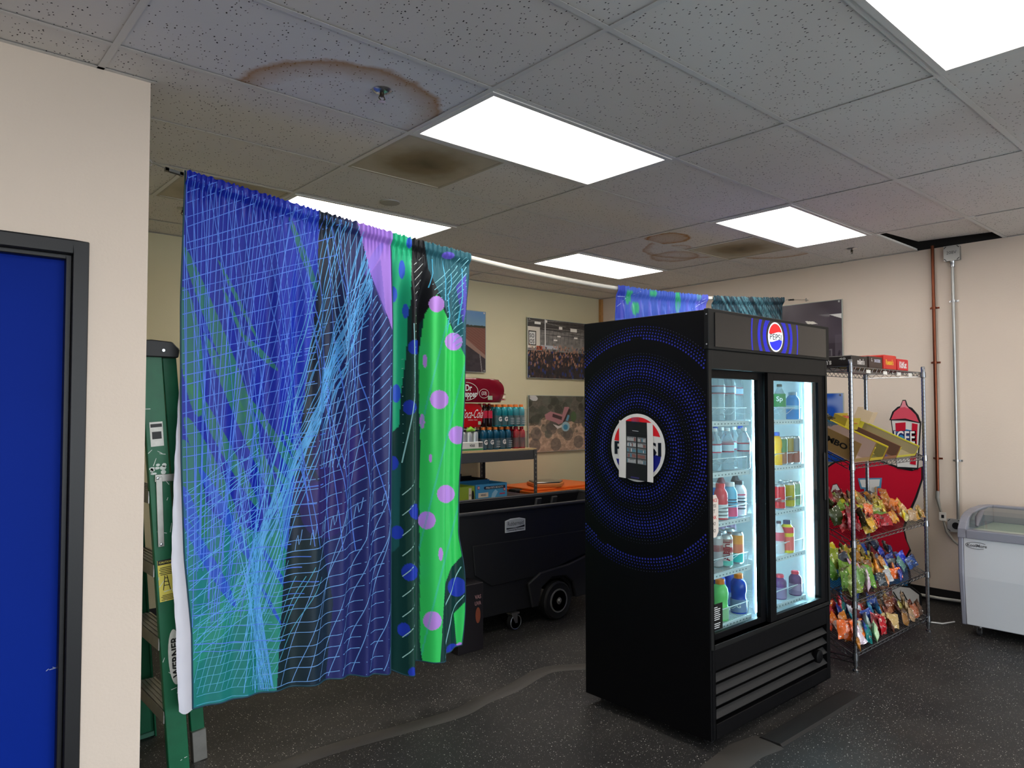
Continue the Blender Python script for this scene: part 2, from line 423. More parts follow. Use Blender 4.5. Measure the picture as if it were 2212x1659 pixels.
f.box(DX0 + fw + 0.018, DX1 - fw - 0.018, YL + 0.012, YL + 0.05, DTOP - fw - 0.018, DTOP - fw)
struct(f.build('trim_1', mat('black door frame', (24, 24, 26), 0.42), bevel=0.003))
# skirting
M_base = mat('black cove base', (24, 22, 23), 0.5)
struct(MB().box(XR - 0.008, XR, YN, YB, 0, 0.1).build('baseboard_right', M_base))
struct(MB().box(XA, XR - 0.008, YB - 0.008, YB, 0, 0.1).build('baseboard_back', M_base))
struct(MB().box(XA, XA + 0.008, YL + 0.14, YB - 0.008, 0, 0.1).build('baseboard_alcove', M_base))
bb = MB().box(XW, DX0, YL - 0.008, YL, 0, 0.1).box(DX1, XA, YL - 0.008, YL, 0, 0.1)
struct(bb.build('baseboard_left', M_base))
# bare wood strip in the far corner
struct(MB().box(XR - 0.035, XR - 0.002, YB - 0.04, YB - 0.002, 2.2, CEIL - 0.005).build('trim_2', mat('bare pine', (190, 140, 84), 0.6, noise=0.2, nscale=40)))

# ------------------------------------------------------------------ ceiling: grid, tiles, lights, vents
LIGHTS = [(0, 1), (2, 1), (0, 4), (2, 4), (0, -2), (2, -2), (-2, -2), (-2, -5), (0, -5), (2, -5)]   # (4 ft column, 2 ft row)
LIGHTS = [(a, b) for a, b in LIGHTS]
VENTS = [(0, 2), (-1, 4), (5, 2)]                     # (2 ft column, 2 ft row)
light_cells = set((a // 1, b) for a, b in LIGHTS)
g = MB()
T = 0.012
gy0, gy1 = YN, YB
xk = [k * 2 * G2 for k in range(-3, 4)]
yj = [j * G2 for j in range(-8, 7)]
for x in xk:
    y1 = YB if x > XA else YL
    g.box(x - T, x + T, YN, y1, CEIL, CEIL + 0.0008)
for y in yj:
    for a, b_ in zip([XW] + xk, xk + [XR]):
        if y > YL and b_ <= XA: continue
        a2 = max(a, XA) if y > YL else a
        g.box(a2 + (T if a in xk else 0), b_ - (T if b_ in xk else 0), y - T, y + T, CEIL, CEIL + 0.0008)
for (c, j) in VENTS:
    xm = (c if c % 2 else c + 1) * G2
    g.box(xm - T, xm + T, j * G2 + T, (j + 1) * G2 - T, CEIL, CEIL + 0.0008)
g.box(XR - 0.02, XR, YN, -0.02, CEIL, CEIL + 0.0008).box(XR - 0.02, XR, 0.6, YB, CEIL, CEIL + 0.0008).box(XA, XR - 0.02, YB - 0.02, YB, CEIL, CEIL + 0.0008).box(XW, XA + 0.02, YL - 0.02, YL, CEIL, CEIL + 0.0008)
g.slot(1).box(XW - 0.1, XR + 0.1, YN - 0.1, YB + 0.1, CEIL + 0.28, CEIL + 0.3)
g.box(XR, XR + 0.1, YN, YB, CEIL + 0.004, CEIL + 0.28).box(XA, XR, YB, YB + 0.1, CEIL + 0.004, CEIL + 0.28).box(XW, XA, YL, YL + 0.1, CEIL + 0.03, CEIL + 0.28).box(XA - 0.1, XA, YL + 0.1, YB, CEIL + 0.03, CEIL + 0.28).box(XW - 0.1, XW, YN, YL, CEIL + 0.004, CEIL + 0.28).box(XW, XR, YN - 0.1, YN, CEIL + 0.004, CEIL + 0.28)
ceiling = struct(g.build('ceiling', [M_grid, mat('dark plenum', (28, 26, 25), 0.9)]))  # void coloured dark to stand for the shade seen through the loose tile's gap
M_ring = tile_material('ceiling tile with a brown ring', [(-0.36, 1.20, 0.43, 0.2, 0.75, 0.03)], tint=(224, 225, 228))
M_leak = tile_material('ceiling tile with leak marks', [(2.62, 1.70, 0.17, 0.34, 0.9, 0.35), (2.95, 1.83, 0.1, 0.3, 0.5, 0.1)])
M_leak2 = tile_material('ceiling tile with faint rings', [(3.05, 1.72, 0.42, 0.1, 0.6, 0.0), (3.2, 2.05, 0.2, 0.3, 0.55, 0.12)])
M_leak3 = tile_material('ceiling tile with a faint arc', [(3.62, 1.36, 0.33, 0.16, 0.7, 0.06)])
tile_cache = {}
def ceiling_tile(x0, x1, y0, y1, m):
    z0 = CEIL + 0.005
    if x1 - x0 < 0.03 or y1 - y0 < 0.03: return None
    key = (round(x1 - x0, 4), round(y1 - y0, 4), m.name)
    cx, cy = (x0 + x1) / 2, (y0 + y1) / 2
    if key not in tile_cache:
        o = MB().box(-(x1 - x0) / 2, (x1 - x0) / 2, -(y1 - y0) / 2, (y1 - y0) / 2, 0, 0.016).build('ceiling_tile', m, None)
        tile_cache[key] = o
    else:
        o = tile_cache[key].copy(); COL.objects.link(o)
    o.parent = ceiling; o.location = (cx, cy, z0)
    return o
cols = [XW] + xk + [XR]
rows = [YN] + yj + [YB]
for ci in range(len(cols) - 1):
    for ri in range(len(rows) - 1):
        x0, x1, y0, y1 = cols[ci], cols[ci + 1], rows[ri], rows[ri + 1]
        k, j = ci - 4, ri - 9              # cell (k, j) starts at xk = k*4ft, yj = j*2ft
        if y0 > YL and x1 <= XA: continue
        if y0 > YL: x0 = max(x0, XA)
        if y0 < YL < y1 and x1 <= XA: y1 = YL
        if (k, j) in light_cells: continue
        m = M_tile
        if (k, j) == (-1, 1): m = M_ring
        if (k, j) == (2, 2): m = M_leak
        if (k, j) == (2, 3): m = M_leak2
        if (k, j) == (3, 2): m = M_leak3
        vs = [c for (c, r) in VENTS if r == j and c // 2 == k]
        if vs:
            c = vs[0]; xm = (2 * k + 1) * G2
            if c % 2 == 0: ceiling_tile(xm, x1, y0, y1, m)
            else: ceiling_tile(x0, xm, y0, y1, m)
            continue
        o = ceiling_tile(x0, x1, y0, y1, m)
        if (k, j) == (3, 0):                 # the loose tile by the pipe: its wall edge is pushed up, a dark slot shows
            o.location = ((x0 + x1) / 2 - 0.03, (y0 + y1) / 2 - 0.03, CEIL + 0.034); o.rotation_euler = (0.03, -0.062, 0.02)

M_diff, nt_, b_ = nodes('prismatic light diffuser')
em = nt_.nodes.new('ShaderNodeEmission'); nt_.nodes.remove(b_)
geo_ = nt_.nodes.new('ShaderNodeTexCoord'); sx_ = nt_.nodes.new('ShaderNodeSeparateXYZ'); nt_.links.new(geo_.outputs['Object'], sx_.inputs[0])
wv = nt_.nodes.new('ShaderNodeMath'); wv.operation = 'MULTIPLY'; wv.inputs[1].default_value = 2 * PI / 0.27; nt_.links.new(sx_.outputs['Y'], wv.inputs[0])
cs = nt_.nodes.new('ShaderNodeMath'); cs.operation = 'COSINE'; nt_.links.new(wv.outputs[0], cs.inputs[0])
mr_ = nt_.nodes.new('ShaderNodeMapRange'); mr_.inputs['From Min'].default_value = -1; mr_.inputs['To Min'].default_value = PANEL_STRENGTH * 1.15; mr_.inputs['To Max'].default_value = PANEL_STRENGTH * 0.8
nt_.links.new(cs.outputs[0], mr_.inputs['Value']); nt_.links.new(mr_.outputs[0], em.inputs['Strength'])
em.inputs['Color'].default_value = (1.0, 0.935, 0.86, 1); nt_.links.new(em.outputs[0], nt_.nodes['Material Output'].inputs['Surface'])
LIGHT_LABELS = {(0, 1): 'largest whole lit ceiling panel beside the dark square vent', (2, 1): 'lit ceiling panel above the drink cooler, next to the stained tiles',
                (0, 4): 'lit ceiling panel partly hidden behind the patterned curtain top', (2, 4): 'smallest lit ceiling panel, over the back curtain rod',
                (0, -2): 'lit ceiling panel cut by the upper right corner of the picture'}
for (k, j) in LIGHTS:
    cx, cy = (2 * k + 1) * G2, (j + 0.5) * G2
    t = thing('ceiling_light', LIGHT_LABELS.get((k, j), 'lit ceiling panel outside the picture, %s' % {(2, -2): 'just past its right edge', (-2, -2): 'straight above the viewer', (-2, -5): 'behind the viewer at the left', (0, -5): 'behind the viewer in the middle', (2, -5): 'behind the viewer at the right'}.get((k, j))), 'ceiling light', (cx, cy, CEIL), 0, 'recessed fluorescent ceiling panels')
    hx, hy = G2 - T, G2 / 2 - T
    fr = MB(); z0, z1 = CEIL - 0.004, CEIL + 0.03; e = 0.026
    fr.box(cx - hx, cx + hx, cy - hy, cy - hy + e, z0, z1).box(cx - hx, cx + hx, cy + hy - e, cy + hy, z0, z1)
    fr.box(cx - hx, cx - hx + e, cy - hy + e, cy + hy - e, z0, z1).box(cx + hx - e, cx + hx, cy - hy + e, cy + hy - e, z0, z1)
    fr.build('frame', M_grid, t)
    df = MB().box(-hx + e, hx - e, -hy + e, hy - e, 0.002, 0.008).build('diffuser', M_diff, None); df.parent = t; df.location = (0, 0, 0)

# square perforated grilles, dusty in the middle
def vent_material():
    m, nt, b = nodes('dusty perforated grille'); N = nt.nodes; K = nt.links
    tc = N.new('ShaderNodeTexCoord')
    n = N.new('ShaderNodeTexNoise'); n.inputs['Scale'].default_value = 7; n.inputs['Detail'].default_value = 5; K.new(tc.outputs['Object'], n.inputs['Vector'])
    of = N.new('ShaderNodeVectorMath'); of.operation = 'MULTIPLY_ADD'; of.inputs[1].default_value = (0.16, 0.16, 0); K.new(n.outputs['Color'], of.inputs[0]); K.new(tc.outputs['Object'], of.inputs[2])
    ds = N.new('ShaderNodeVectorMath'); ds.operation = 'DISTANCE'; ds.inputs[1].default_value = (0.08, 0.08, 0); K.new(of.outputs[0], ds.inputs[0])
    rp = N.new('ShaderNodeValToRGB'); e = rp.color_ramp.elements
    e[0].position = 0.02; e[0].color = L(104, 92, 66); e[1].position = 0.3; e[1].color = L(188, 180, 162)
    x = e.new(0.14); x.color = L(140, 126, 98)
    K.new(ds.outputs['Value'], rp.inputs['Fac'])
    v = N.new('ShaderNodeTexVoronoi'); v.inputs['Scale'].default_value = 130; v.inputs['Randomness'].default_value = 0.0; K.new(tc.outputs['Object'], v.inputs['Vector'])
    lt = N.new('ShaderNodeMath'); lt.operation = 'LESS_THAN'; lt.inputs[1].default_value = 0.34; K.new(v.outputs['Distance'], lt.inputs[0])
    mx = N.new('ShaderNodeMix'); mx.data_type = 'RGBA'; K.new(lt.outputs[0], mx.inputs['Factor']); K.new(rp.outputs['Color'], mx.inputs['A']); mx.inputs['B'].default_value = L(112, 104, 88)
    K.new(mx.outputs['Result'], b.inputs['Base Color']); b.inputs['Roughness'].default_value = 0.7
    bp = N.new('ShaderNodeBump'); bp.inputs['Strength'].default_value = 0.5; bp.inputs['Distance'].default_value = -0.002; K.new(lt.outputs[0], bp.inputs['Height']); K.new(bp.outputs['Normal'], b.inputs['Normal'])
    return m
M_vent = vent_material()
VL = ['dark square ceiling grille with a sooty centre beside the largest lit panel', 'dark square ceiling grille behind the top left of the curtain', 'brown stained square ceiling grille beside the lit panel above the cooler']
for (c, j), lb in zip(VENTS, VL):
    cx, cy = (c + 0.5) * G2, (j + 0.5) * G2; h = G2 / 2 - T
    t = thing('ceiling_vent', lb, 'vent', (cx, cy, CEIL), 0, 'square ceiling grilles')
    fr = MB(); e = 0.014
    fr.box(cx - h, cx + h, cy - h, cy - h + e, CEIL - 0.001, CEIL + 0.014).box(cx - h, cx + h, cy + h - e, cy + h, CEIL - 0.001, CEIL + 0.014)
    fr.box(cx - h, cx - h + e, cy - h + e, cy + h - e, CEIL - 0.001, CEIL + 0.014).box(cx + h - e, cx + h, cy - h + e, cy + h - e, CEIL - 0.001, CEIL + 0.014)
    fr.build('frame', mat('grille frame', (176, 170, 156), 0.6), t)
    o = MB().box(-h + e, h - e, -h + e, h - e, 0.003, 0.012).build('perforated_panel', M_vent, None); o.parent = t

# sprinkler heads and a round cover plate
def sprinkler(x, y, label):
    t = thing('sprinkler_head', label, 'sprinkler', (x, y, CEIL))
    z = CEIL + 0.004
    MB().lathe([(0.02, z - 0.012), (0.034, z - 0.006), (0.040, z), (0.0, z)], (x, y, 0), 20).build('escutcheon', M_steel, t, smooth=0.6)
    m = MB().cyl((x, y, z - 0.004), (x, y, z - 0.026), 0.009, 10)
    m.tube([(x - 0.009, y, z - 0.024), (x - 0.014, y, z - 0.034), (x, y, z - 0.046)], 0.0025, 6).tube([(x + 0.009, y, z - 0.024), (x + 0.014, y, z - 0.034), (x, y, z - 0.046)], 0.0025, 6)
    m.build('frame_arms', mat('dark brass', (70, 64, 52), 0.4, 0.9), t, smooth=0.6)
    m = MB().cyl((x, y, z - 0.046), (x, y, z - 0.048), 0.015, 12); m.build('deflector', M_steel, t)
p = at(825, 197, 2, CEIL); sprinkler(p[0], p[1], 'chrome fire sprinkler inside the brown ring stain')
p = at(1840, 538, 2, CEIL); sprinkler(p[0], p[1], 'small fire sprinkler near the right wall')
p = at(396, 452, 2, CEIL); sprinkler(p[0], p[1], 'fire sprinkler just left of the curtain top')
p = at(842, 438, 2, CEIL)
tag(MB().lathe([(0.062, CEIL + 0.004), (0.062, CEIL - 0.002), (0.052, CEIL - 0.004), (0.0, CEIL - 0.0045)], (p[0], p[1], 0), 28).build('cover_plate', mat('cover plate', (165, 164, 160), 0.6), smooth=0.5),
    'small round flush cover plate in the ceiling tile above the curtain', 'cover plate')

# ------------------------------------------------------------------ curtain rod and curtains
YC = 1.53
_rx = np.array([-1.044, -0.887, -0.402, 0.10, 0.605, 1.20, 1.829, 2.40, 2.95, 3.50, 4.031, 4.50])
_rz = np.array([2.508, 2.485, 2.437, 2.391, 2.352, 2.325, 2.320, 2.335, 2.366, 2.410, 2.462, 2.508])
_cf = np.polyfit(_rx, _rz, 4)
def rod_z(x): return np.polyval(_cf, x)
rod = thing('curtain_rod', 'long sagging white pipe strung on a wire between the two side walls', 'curtain rod', (XA, YC, 2.45))
xs = np.linspace(-0.872, 4.06, 40)
MB().tube([(x, YC, rod_z(x)) for x in xs], 0.0135, 10).build('pipe', mat('white pipe', (225, 222, 212), 0.4), rod, smooth=0.6)
e0 = (XA + 0.03, YC, float(rod_z(XA)) + 0.004)
MB().tube([(4.05, YC, float(rod_z(4.05))), (XR - 0.04, YC, 2.505)], 0.002, 6).build('wire', mat('galvanised wire', (150, 148, 142), 0.4, 0.9), rod)
m = MB().tube([e0, (-0.90, YC, float(rod_z(-0.90)))], 0.002, 6)
m.build('wire', mat('galvanised wire', (150, 148, 142), 0.4, 0.9), rod)
for hx, hz, wx in ((e0[0] - 0.012, e0[2], XA), (XR - 0.04, 2.505, XR)):
    m = MB().tube([(hx + 0.012 * math.cos(a), YC, hz + 0.012 * math.sin(a)) for a in np.linspace(0, 2 * PI * 0.93, 16)], 0.0028, 6)
    m.cyl((wx, YC, hz), (hx + (0.012 if wx > 0 else -0.012), YC, hz), 0.003, 6); m.build('eye_hook', M_steel, rod, smooth=0.7)
for xa in (-0.965, 4.15):
    z1, z2 = float(rod_z(xa)), float(rod_z(xa + 0.07)); m = MB()
    m.bar((xa, YC - 0.007, z1), (xa + 0.07, YC - 0.007, z2), 0.004, 0.012).bar((xa, YC + 0.007, z1), (xa + 0.07, YC + 0.007, z2), 0.004, 0.012).bar((xa, YC, z1), (xa + 0.014, YC, z1), 0.018, 0.014).bar((xa + 0.056, YC, z2), (xa + 0.07, YC, z2), 0.018, 0.014)
    m.build('turnbuckle', mat('dark galvanised', (92, 92, 90), 0.45, 0.8), rod)

def in_poly(px, py, poly):
    r = np.zeros(px.shape, bool); n = len(poly)
    for i in range(n):
        x0, y0 = poly[i]; x1, y1 = poly[(i + 1) % n]
        c = ((y0 > py) != (y1 > py)) & (px < (x1 - x0) * (py - y0) / ((y1 - y0) if y1 != y0 else 1e-9) + x0)
        r ^= c
    return r
def in_ell(px, py, cx, cy, a, b, ang=0.0):
    c, s = math.cos(ang), math.sin(ang); dx, dy = px - cx, py - cy
    return ((dx * c + dy * s) / a) ** 2 + ((-dx * s + dy * c) / b) ** 2 < 1
def paint(C, mask, rgb, k=1.0):
    col = s2l(rgb); C[mask] = C[mask] * (1 - k) + col * k

def sstep(a, b, x): t = np.clip((x - a) / (b - a), 0, 1); return t * t * (3 - 2 * t)
class Cloth:
    """a hanging sheet: a height field y = F(x, z) between two side edges, the rod and a hem"""
    def __init__(self, fold, xl, xr, hem): self.fold, self.xl, self.xr, self.hem = fold, xl, xr, hem
    def top(self, x): return rod_z(x) + 0.019
    def bulge(self, x, z):                                       # the pocket that wraps the pipe
        d = np.abs(rod_z(x) - z); return -0.021 * (1 - sstep(0.012, 0.05, d))
    def pos(self, x, z, dy=0.0): return np.stack([x, YC + self.fold(x, z) + self.bulge(x, z) + dy, z], -1)
    def sheet(self, name, nx, nz, paintfn, material, parent, back=None):
        t = np.linspace(0, 1, nz)[:, None]; s = np.linspace(0, 1, nx)[None, :]
        xl, xr = self.xl(t), self.xr(t)
        X = xl + (xr - xl) * s
        Z = self.top(X) * (1 - t) + self.hem(X) * t
        rip = 0.004 * np.sin(X * 240 + 3 * np.sin(X * 37)) * np.clip(1 - t * 60, 0, 1)
        P = self.pos(X, Z); P[..., 2] += rip
        px, py = pix(P[..., 0], P[..., 1], P[..., 2])
        C = np.zeros(X.shape + (3,)); paintfn(px, py, C)
        o = grid_mesh(name, P, C, material, parent)
        return o
    def lines(self, name, segs, material, parent, skip=False):
        """printed lines: thin ribbons lying on the cloth; segs = (points in frame pixels, width in pixels, colour)"""
        b = MB()
        lil = [(772, 440), (860, 440), (850, 720), (838, 690), (800, 590)]
        for pts, wpx, rgb in segs:
            col = L(*rgb); pp = np.array(pts, float); wpx = wpx * 0.8
            n = max(2, int(np.hypot(*(pp[-1] - pp[0])) / 9) + 1)
            tt = np.linspace(0, len(pp) - 1, n)
            qx = np.interp(tt, range(len(pp)), pp[:, 0]); qy = np.interp(tt, range(len(pp)), pp[:, 1])
            dx = np.gradient(qx); dy = np.gradient(qy); l = np.hypot(dx, dy) + 1e-9
            nx_, ny_ = -dy / l * wpx / 2, dx / l * wpx / 2
            prev = None; b.col(col)
            for i in range(n):
                pair = []
                okk = not (skip and bool(in_poly(np.array(qx[i]), np.array(qy[i]), lil)))
                for sgn in (-1, 1):
                    w3 = at(qx[i] + sgn * nx_[i], qy[i] + sgn * ny_[i], 1, YC)
                    x, z = w3[0], w3[2]
                    tp = float(self.top(x)); hm = float(self.hem(x)); t = (tp - z) / (tp - hm)
                    if t < 0.004 or t > 0.998 or x < float(self.xl(np.array(min(max(t, 0), 1)))) + 0.002 or x > float(self.xr(np.array(min(max(t, 0), 1)))) - 0.002: okk = False
                    pair.append((x, YC + float(self.fold(np.array(x), np.array(z))) + float(self.bulge(x, z)) - 0.0016, z))
                if not okk: prev = None; continue
                cur = [b.addv(p) for p in pair]
                if prev: b.face((prev[0], prev[1], cur[1], cur[0]))
                prev = cur
        return b.build(name, material, parent)

M_cloth = print_mat('printed satin curtain', rough=0.42, spec=0.28)
M_line = print_mat('printed curtain lines', rough=0.5, spec=0.3)
def sstep(a, b, x): t = np.clip((x - a) / (b - a), 0, 1); return t * t * (3 - 2 * t)

# -- the large blue curtain
def foldA(x, z):
    d = rod_z(x) - z
    head = 0.004 * np.sin(x * 230 + 4 * np.sin(x * 23)) * (1 - sstep(0.05, 0.14, d))
    g_ = sstep(0.07, 0.5, d)
    k = sstep(-0.75, -0.2, x)
    lo = (0.006 + 0.015 * k) * np.sin(x * 46 + 1.3 * np.sin(x * 9) + 0.25 * d) * g_ + 0.010 * k * np.sin(x * 95 + 0.8) * (1 - sstep(0.6, 1.6, d)) * g_
    hump = 0.022 * np.sin((x + 0.2) * 17 + 0.5) * sstep(0.6, 2.0, d) * sstep(-0.5, -0.1, x)
    belly = -0.02 * sstep(0.8, 2.1, d) * (1 - sstep(-0.80, -0.55, x))
    return head + lo + hump + belly
cA = Cloth(foldA, lambda t: np.interp(t, [0, 0.25, 0.55, 0.72, 0.86, 1.0], [-0.887, -0.895, -0.885, -0.872, -0.843, -0.835]),
           lambda t: np.interp(t, [0, 1], [0.105, 0.100]),
           lambda x: np.interp(x, [-0.9, -0.835, -0.47, -0.2, 0.10], [0.309, 0.309, 0.284, 0.262, 0.228]))
def paintA(px, py, C):
    C[...] = s2l((10, 32, 156))
    k = sstep(560, 690, px) * (1 - sstep(900, 1300, py)) * 0.8  # paler blue painted in for the satin sheen on the folds
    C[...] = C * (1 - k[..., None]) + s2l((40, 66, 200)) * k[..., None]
    teal = in_poly(px, py, [(380, 1000), (470, 1120), (560, 1150), (640, 1060), (700, 1040), (690, 1560), (380, 1560)])
    tk = np.where(teal, sstep(1000, 1200, py + (px - 390) * 0.12), 0)
    C[...] = C * (1 - tk[..., None]) + s2l((28, 122, 124)) * tk[..., None]
    GR = (44, 128, 74)
    for (a, b, w) in (((395, 530), (560, 950), 15), ((440, 720), (650, 1190), 13), ((470, 560), (560, 740), 4), ((480, 620), (530, 740), 4), ((520, 720), (600, 800), 7),
                      ((395, 800), (560, 1100), 13), ((400, 900), (520, 1160), 20), ((625, 470), (690, 640), 7), ((530, 850), (700, 1110), 9), ((610, 930), (680, 1060), 6),
                      ((396, 620), (430, 900), 24), ((396, 950), (440, 1160), 22), ((585, 1000), (690, 1140), 7)):
        (x0, y0), (x1, y1) = a, b; ln = math.hypot(x1 - x0, y1 - y0) / 2
        paint(C, in_ell(px, py, (x0 + x1) / 2, (y0 + y1) / 2, ln, w, math.atan2(y1 - y0, x1 - x0)), GR, 0.72)
    paint(C, in_poly(px, py, [(395, 1380), (528, 1235), (552, 1300), (520, 1340), (425, 1440), (405, 1520)]), (40, 142, 118), 0.75)
    paint(C, in_poly(px, py, [(563, 1165), (618, 1140), (640, 1200), (600, 1490), (570, 1490), (556, 1300)]), (44, 138, 112), 0.7)
    paint(C, in_poly(px, py, [(425, 1440), (545, 1310), (575, 1490), (410, 1525)]), (30, 120, 112), 0.7)
    for (a, b, w) in (((393, 1115), (510, 1312), 13), ((430, 1010), (545, 1215), 12), ((555, 1170), (640, 1300), 6), ((560, 1260), (608, 1350), 4), ((395, 1050), (430, 1150), 10), ((396, 1380), (412, 1430), 6)):
        (x0, y0), (x1, y1) = a, b; ln = math.hypot(x1 - x0, y1 - y0) / 2
        paint(C, in_ell(px, py, (x0 + x1) / 2, (y0 + y1) / 2, ln, w, math.atan2(y1 - y0, x1 - x0)), (38, 76, 200), 0.9)
    paint(C, in_poly(px, py, [(610, 1080), (648, 1010), (655, 1060), (625, 1200), (612, 1180)]), (62, 92, 214), 0.8)
    dark = in_poly(px, py, [(690, 440), (800, 440), (870, 500), (870, 1500), (596, 1520), (612, 1260), (632, 1080), (662, 820), (684, 640)])
    paint(C, dark, (28, 40, 56), 1.0)
    dk = np.where(dark, sstep(660, 760, px + (py - 900) * 0.08), 0)[..., None]
    C[...] = C * (1 - dk) + s2l((38, 44, 102)) * dk
    paint(C, in_poly(px, py, [(790, 580), (870, 690), (870, 1480), (800, 1300), (700, 1000), (690, 900)]) & dark, (30, 38, 104), 0.55)
    for (cx, cy, r_) in ((700, 1100, 52), (735, 985, 60), (660, 1060, 30)): paint(C, in_ell(px, py, cx, cy, r_, r_ * 1.2) & dark, (52, 36, 110), 0.6)
    paint(C, in_poly(px, py, [(625, 1180), (690, 1150), (720, 1300), (700, 1500), (598, 1500)]) & dark, (24, 44, 46), 0.8)
    paint(C, in_poly(px, py, [(772, 480), (850, 490), (850, 720), (840, 690), (800, 590)]), (158, 118, 216), 1.0)
    paint(C, in_poly(px, py, [(800, 590), (822, 560), (835, 690)]), (96, 84, 190), 0.5)
    paint(C, in_ell(px, py, 808, 560, 9, 40, 0.5), (120, 110, 220), 0.5)
LB, LC, LW = (84, 128, 232), (92, 170, 232), (150, 176, 232)
segA = []
rr = random.Random(3)
for i in range(40):                                             # gently rising strings
    y = 396 + i * 26 + rr.uniform(-7, 7); sl = -0.34 + 0.30 * i / 40 + rr.uniform(-0.05, 0.05)
    xe = 690 - 0.08 * (y - 480) + rr.uniform(-10, 60)
    segA.append(([(386, y), (xe, y + sl * (xe - 386))], rr.choice((1.8, 2.2, 2.6)), LB))
for i in range(46):                                             # steep strings gathering low at the left of the dark part
    xt = 395 + i * 10.2 + rr.uniform(-5, 5); xb = 392 + (xt - 392) * 0.40 + rr.uniform(-8, 8) + 8
    yb = 1240 + rr.uniform(-60, 120)
    segA.append(([(xt, 372 + (xt - 400) * 0.29), (xb, yb)], rr.choice((1.5, 2.0, 2.4)), LB if xt < 700 else LC))
for i in range(20):
    xt = 372 + i * 19 + rr.uniform(-6, 6)
    segA.append(([(xt, 380 + (xt - 400) * 0.29), (xt + 60 + rr.uniform(-20, 90), 1150 + rr.uniform(-100, 100))], 1.8, LB))
ENV = [(798, 575), (778, 640), (742, 740), (700, 850), (664, 940), (636, 1010), (606, 1080), (576, 1150), (560, 1210), (556, 1290), (562, 1370), (574, 1430), (586, 1488)]
ex = np.array(ENV, float)
for i in range(44):                                             # strings tangent to the bright edge
    t = i / 43 * (len(ENV) - 1.01); k = int(t)
    p0 = ex[k] + (ex[k + 1] - ex[k]) * (t - k); d_ = ex[k + 1] - ex[k]; d_ = d_ / np.hypot(*d_)
    a = rr.uniform(-0.09, 0.09); d_ = np.array([d_[0] * math.cos(a) - d_[1] * math.sin(a), d_[0] * math.sin(a) + d_[1] * math.cos(a)])
    up, dn = rr.uniform(150, 420), rr.uniform(120, 330)
    p0 = p0 + np.array([rr.uniform(-20, 10), 0])
    segA.append(([p0 - d_ * up, p0 + d_ * dn], rr.choice((1.3, 1.7, 2.1)), LC))
for i in range(26):                                             # second fan towards the lower left
    y = 1010 + i * 15 + rr.uniform(-4, 4)
    segA.append(([(384, y + 60), (560, y - 30 - rr.uniform(0, 90))], 1.7, LC))
for i in range(15):
    x = 395 + i * 13
    segA.append(([(x, 1500 - i * 2), (x + 60 + i * 4, 1240 + rr.uniform(-30, 40))], 1.6, (84, 168, 200)))
for i in range(12):
    y = 1290 + i * 19
    segA.append(([(400, y + 26), (500, y + 4), (586, y - 4)], 1.6, (84, 168, 200)))
for i in range(9):
    segA.append(([(546 + i * 4.4, 1180), (551 + i * 1.5, 1300), (560 + i * 3.6, 1492)], 1.7, (78, 150, 226)))
for i in range(34):                                             # long shallow curves over the dark part
    y = 640 + i * 26 + rr.uniform(-3, 3); x0 = 700 - (y - 560) * 0.115
    r1 = 118 - i * 2.1
    segA.append(([(x0 - 30, y + 14), (x0 + 60, y - 4), (x0 + 130, y - r1 * 0.45), (842, y - r1 * 1.05 - 16)], rr.choice((1.6, 2.0)), (112, 164, 226)))
for i in range(9):
    x = 602 + i * 27
    segA.append(([(x, 1490 - i * 4), (x + 95 + rr.uniform(-20, 30), 1120 + rr.uniform(-80, 60)), (x + 130, 880 + rr.uniform(-60, 60))], 1.4, (112, 164, 226)))
for i in range(8):
    x = 700 + i * 14
    segA.append(([(x, 470 + i * 3), (x + 40 - i * 9, 760 + i * 10), (x - 10 - i * 6, 1010)], 1.5, (120, 178, 236)))
for i in range(8):
    x = 640 + i * 26; y = 1150 - i * 14
    segA.append(([(x, y + 40), (x + 5, y), (x + 8, y + 34), (x + 13, y - 6)], 1.4, (112, 164, 226)))
big = thing('curtain', 'large blue curtain printed with a web of light lines and green streaks', 'curtain', (-0.39, YC, 0.3), 0, 'printed curtains on the pipe')
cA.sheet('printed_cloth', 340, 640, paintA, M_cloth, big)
cA.lines('printed_strings', segA, M_line, big, True)
# hems stitched along the two side edges and the bottom
hm = MB()
tt = np.linspace(0, 1, 60)
for fn, dx in ((cA.xl, 0.0), (cA.xr, 0.0)):
    pts = []
    for t in tt:
        x = float(fn(np.array(t))) + dx; z = float(cA.top(x)) * (1 - t) + float(cA.hem(x)) * t
        pts.append((x, YC + float(foldA(np.array(x), np.array(z))), z))
    hm.tube(pts, 0.0035, 6)
pts = [(x, YC + float(foldA(np.array(x), np.array(float(cA.hem(x))))), float(cA.hem(x))) for x in np.linspace(-0.835, 0.10, 50)]
hm.tube(pts, 0.0035, 6); hm.build('hem', mat('dark teal hem', (22, 66, 84), 0.6), big, smooth=0.8)
# the white reverse that turns out at the lower left edge
t = np.linspace(0.40, 1, 50)[:, None]; s = np.linspace(0, 1, 10)[None, :]
xe = cA.xl(t); wdt = np.interp(t, [0.4, 0.6, 0.75, 0.9, 1.0], [0.002, 0.03, 0.05, 0.058, 0.05])
z = cA.top(xe) * (1 - t) + cA.hem(xe) * t
X = xe - wdt * s + 0.0 * s; Z = z + 0 * s - 0.02 * np.sin(PI * s) * (t > 0.98)
Yy = YC + foldA(xe + 0 * s, Z) - 0.001 + 0.018 * np.sin(s * PI * 0.75) + 0.004 * np.sin(Z * 60 + s * 4) * s
grid_mesh('white_reverse', np.stack([X, Yy, Z], -1), None, mat('white curtain reverse', (214, 214, 224), 0.5, bump=0.1, bscale=40), big)

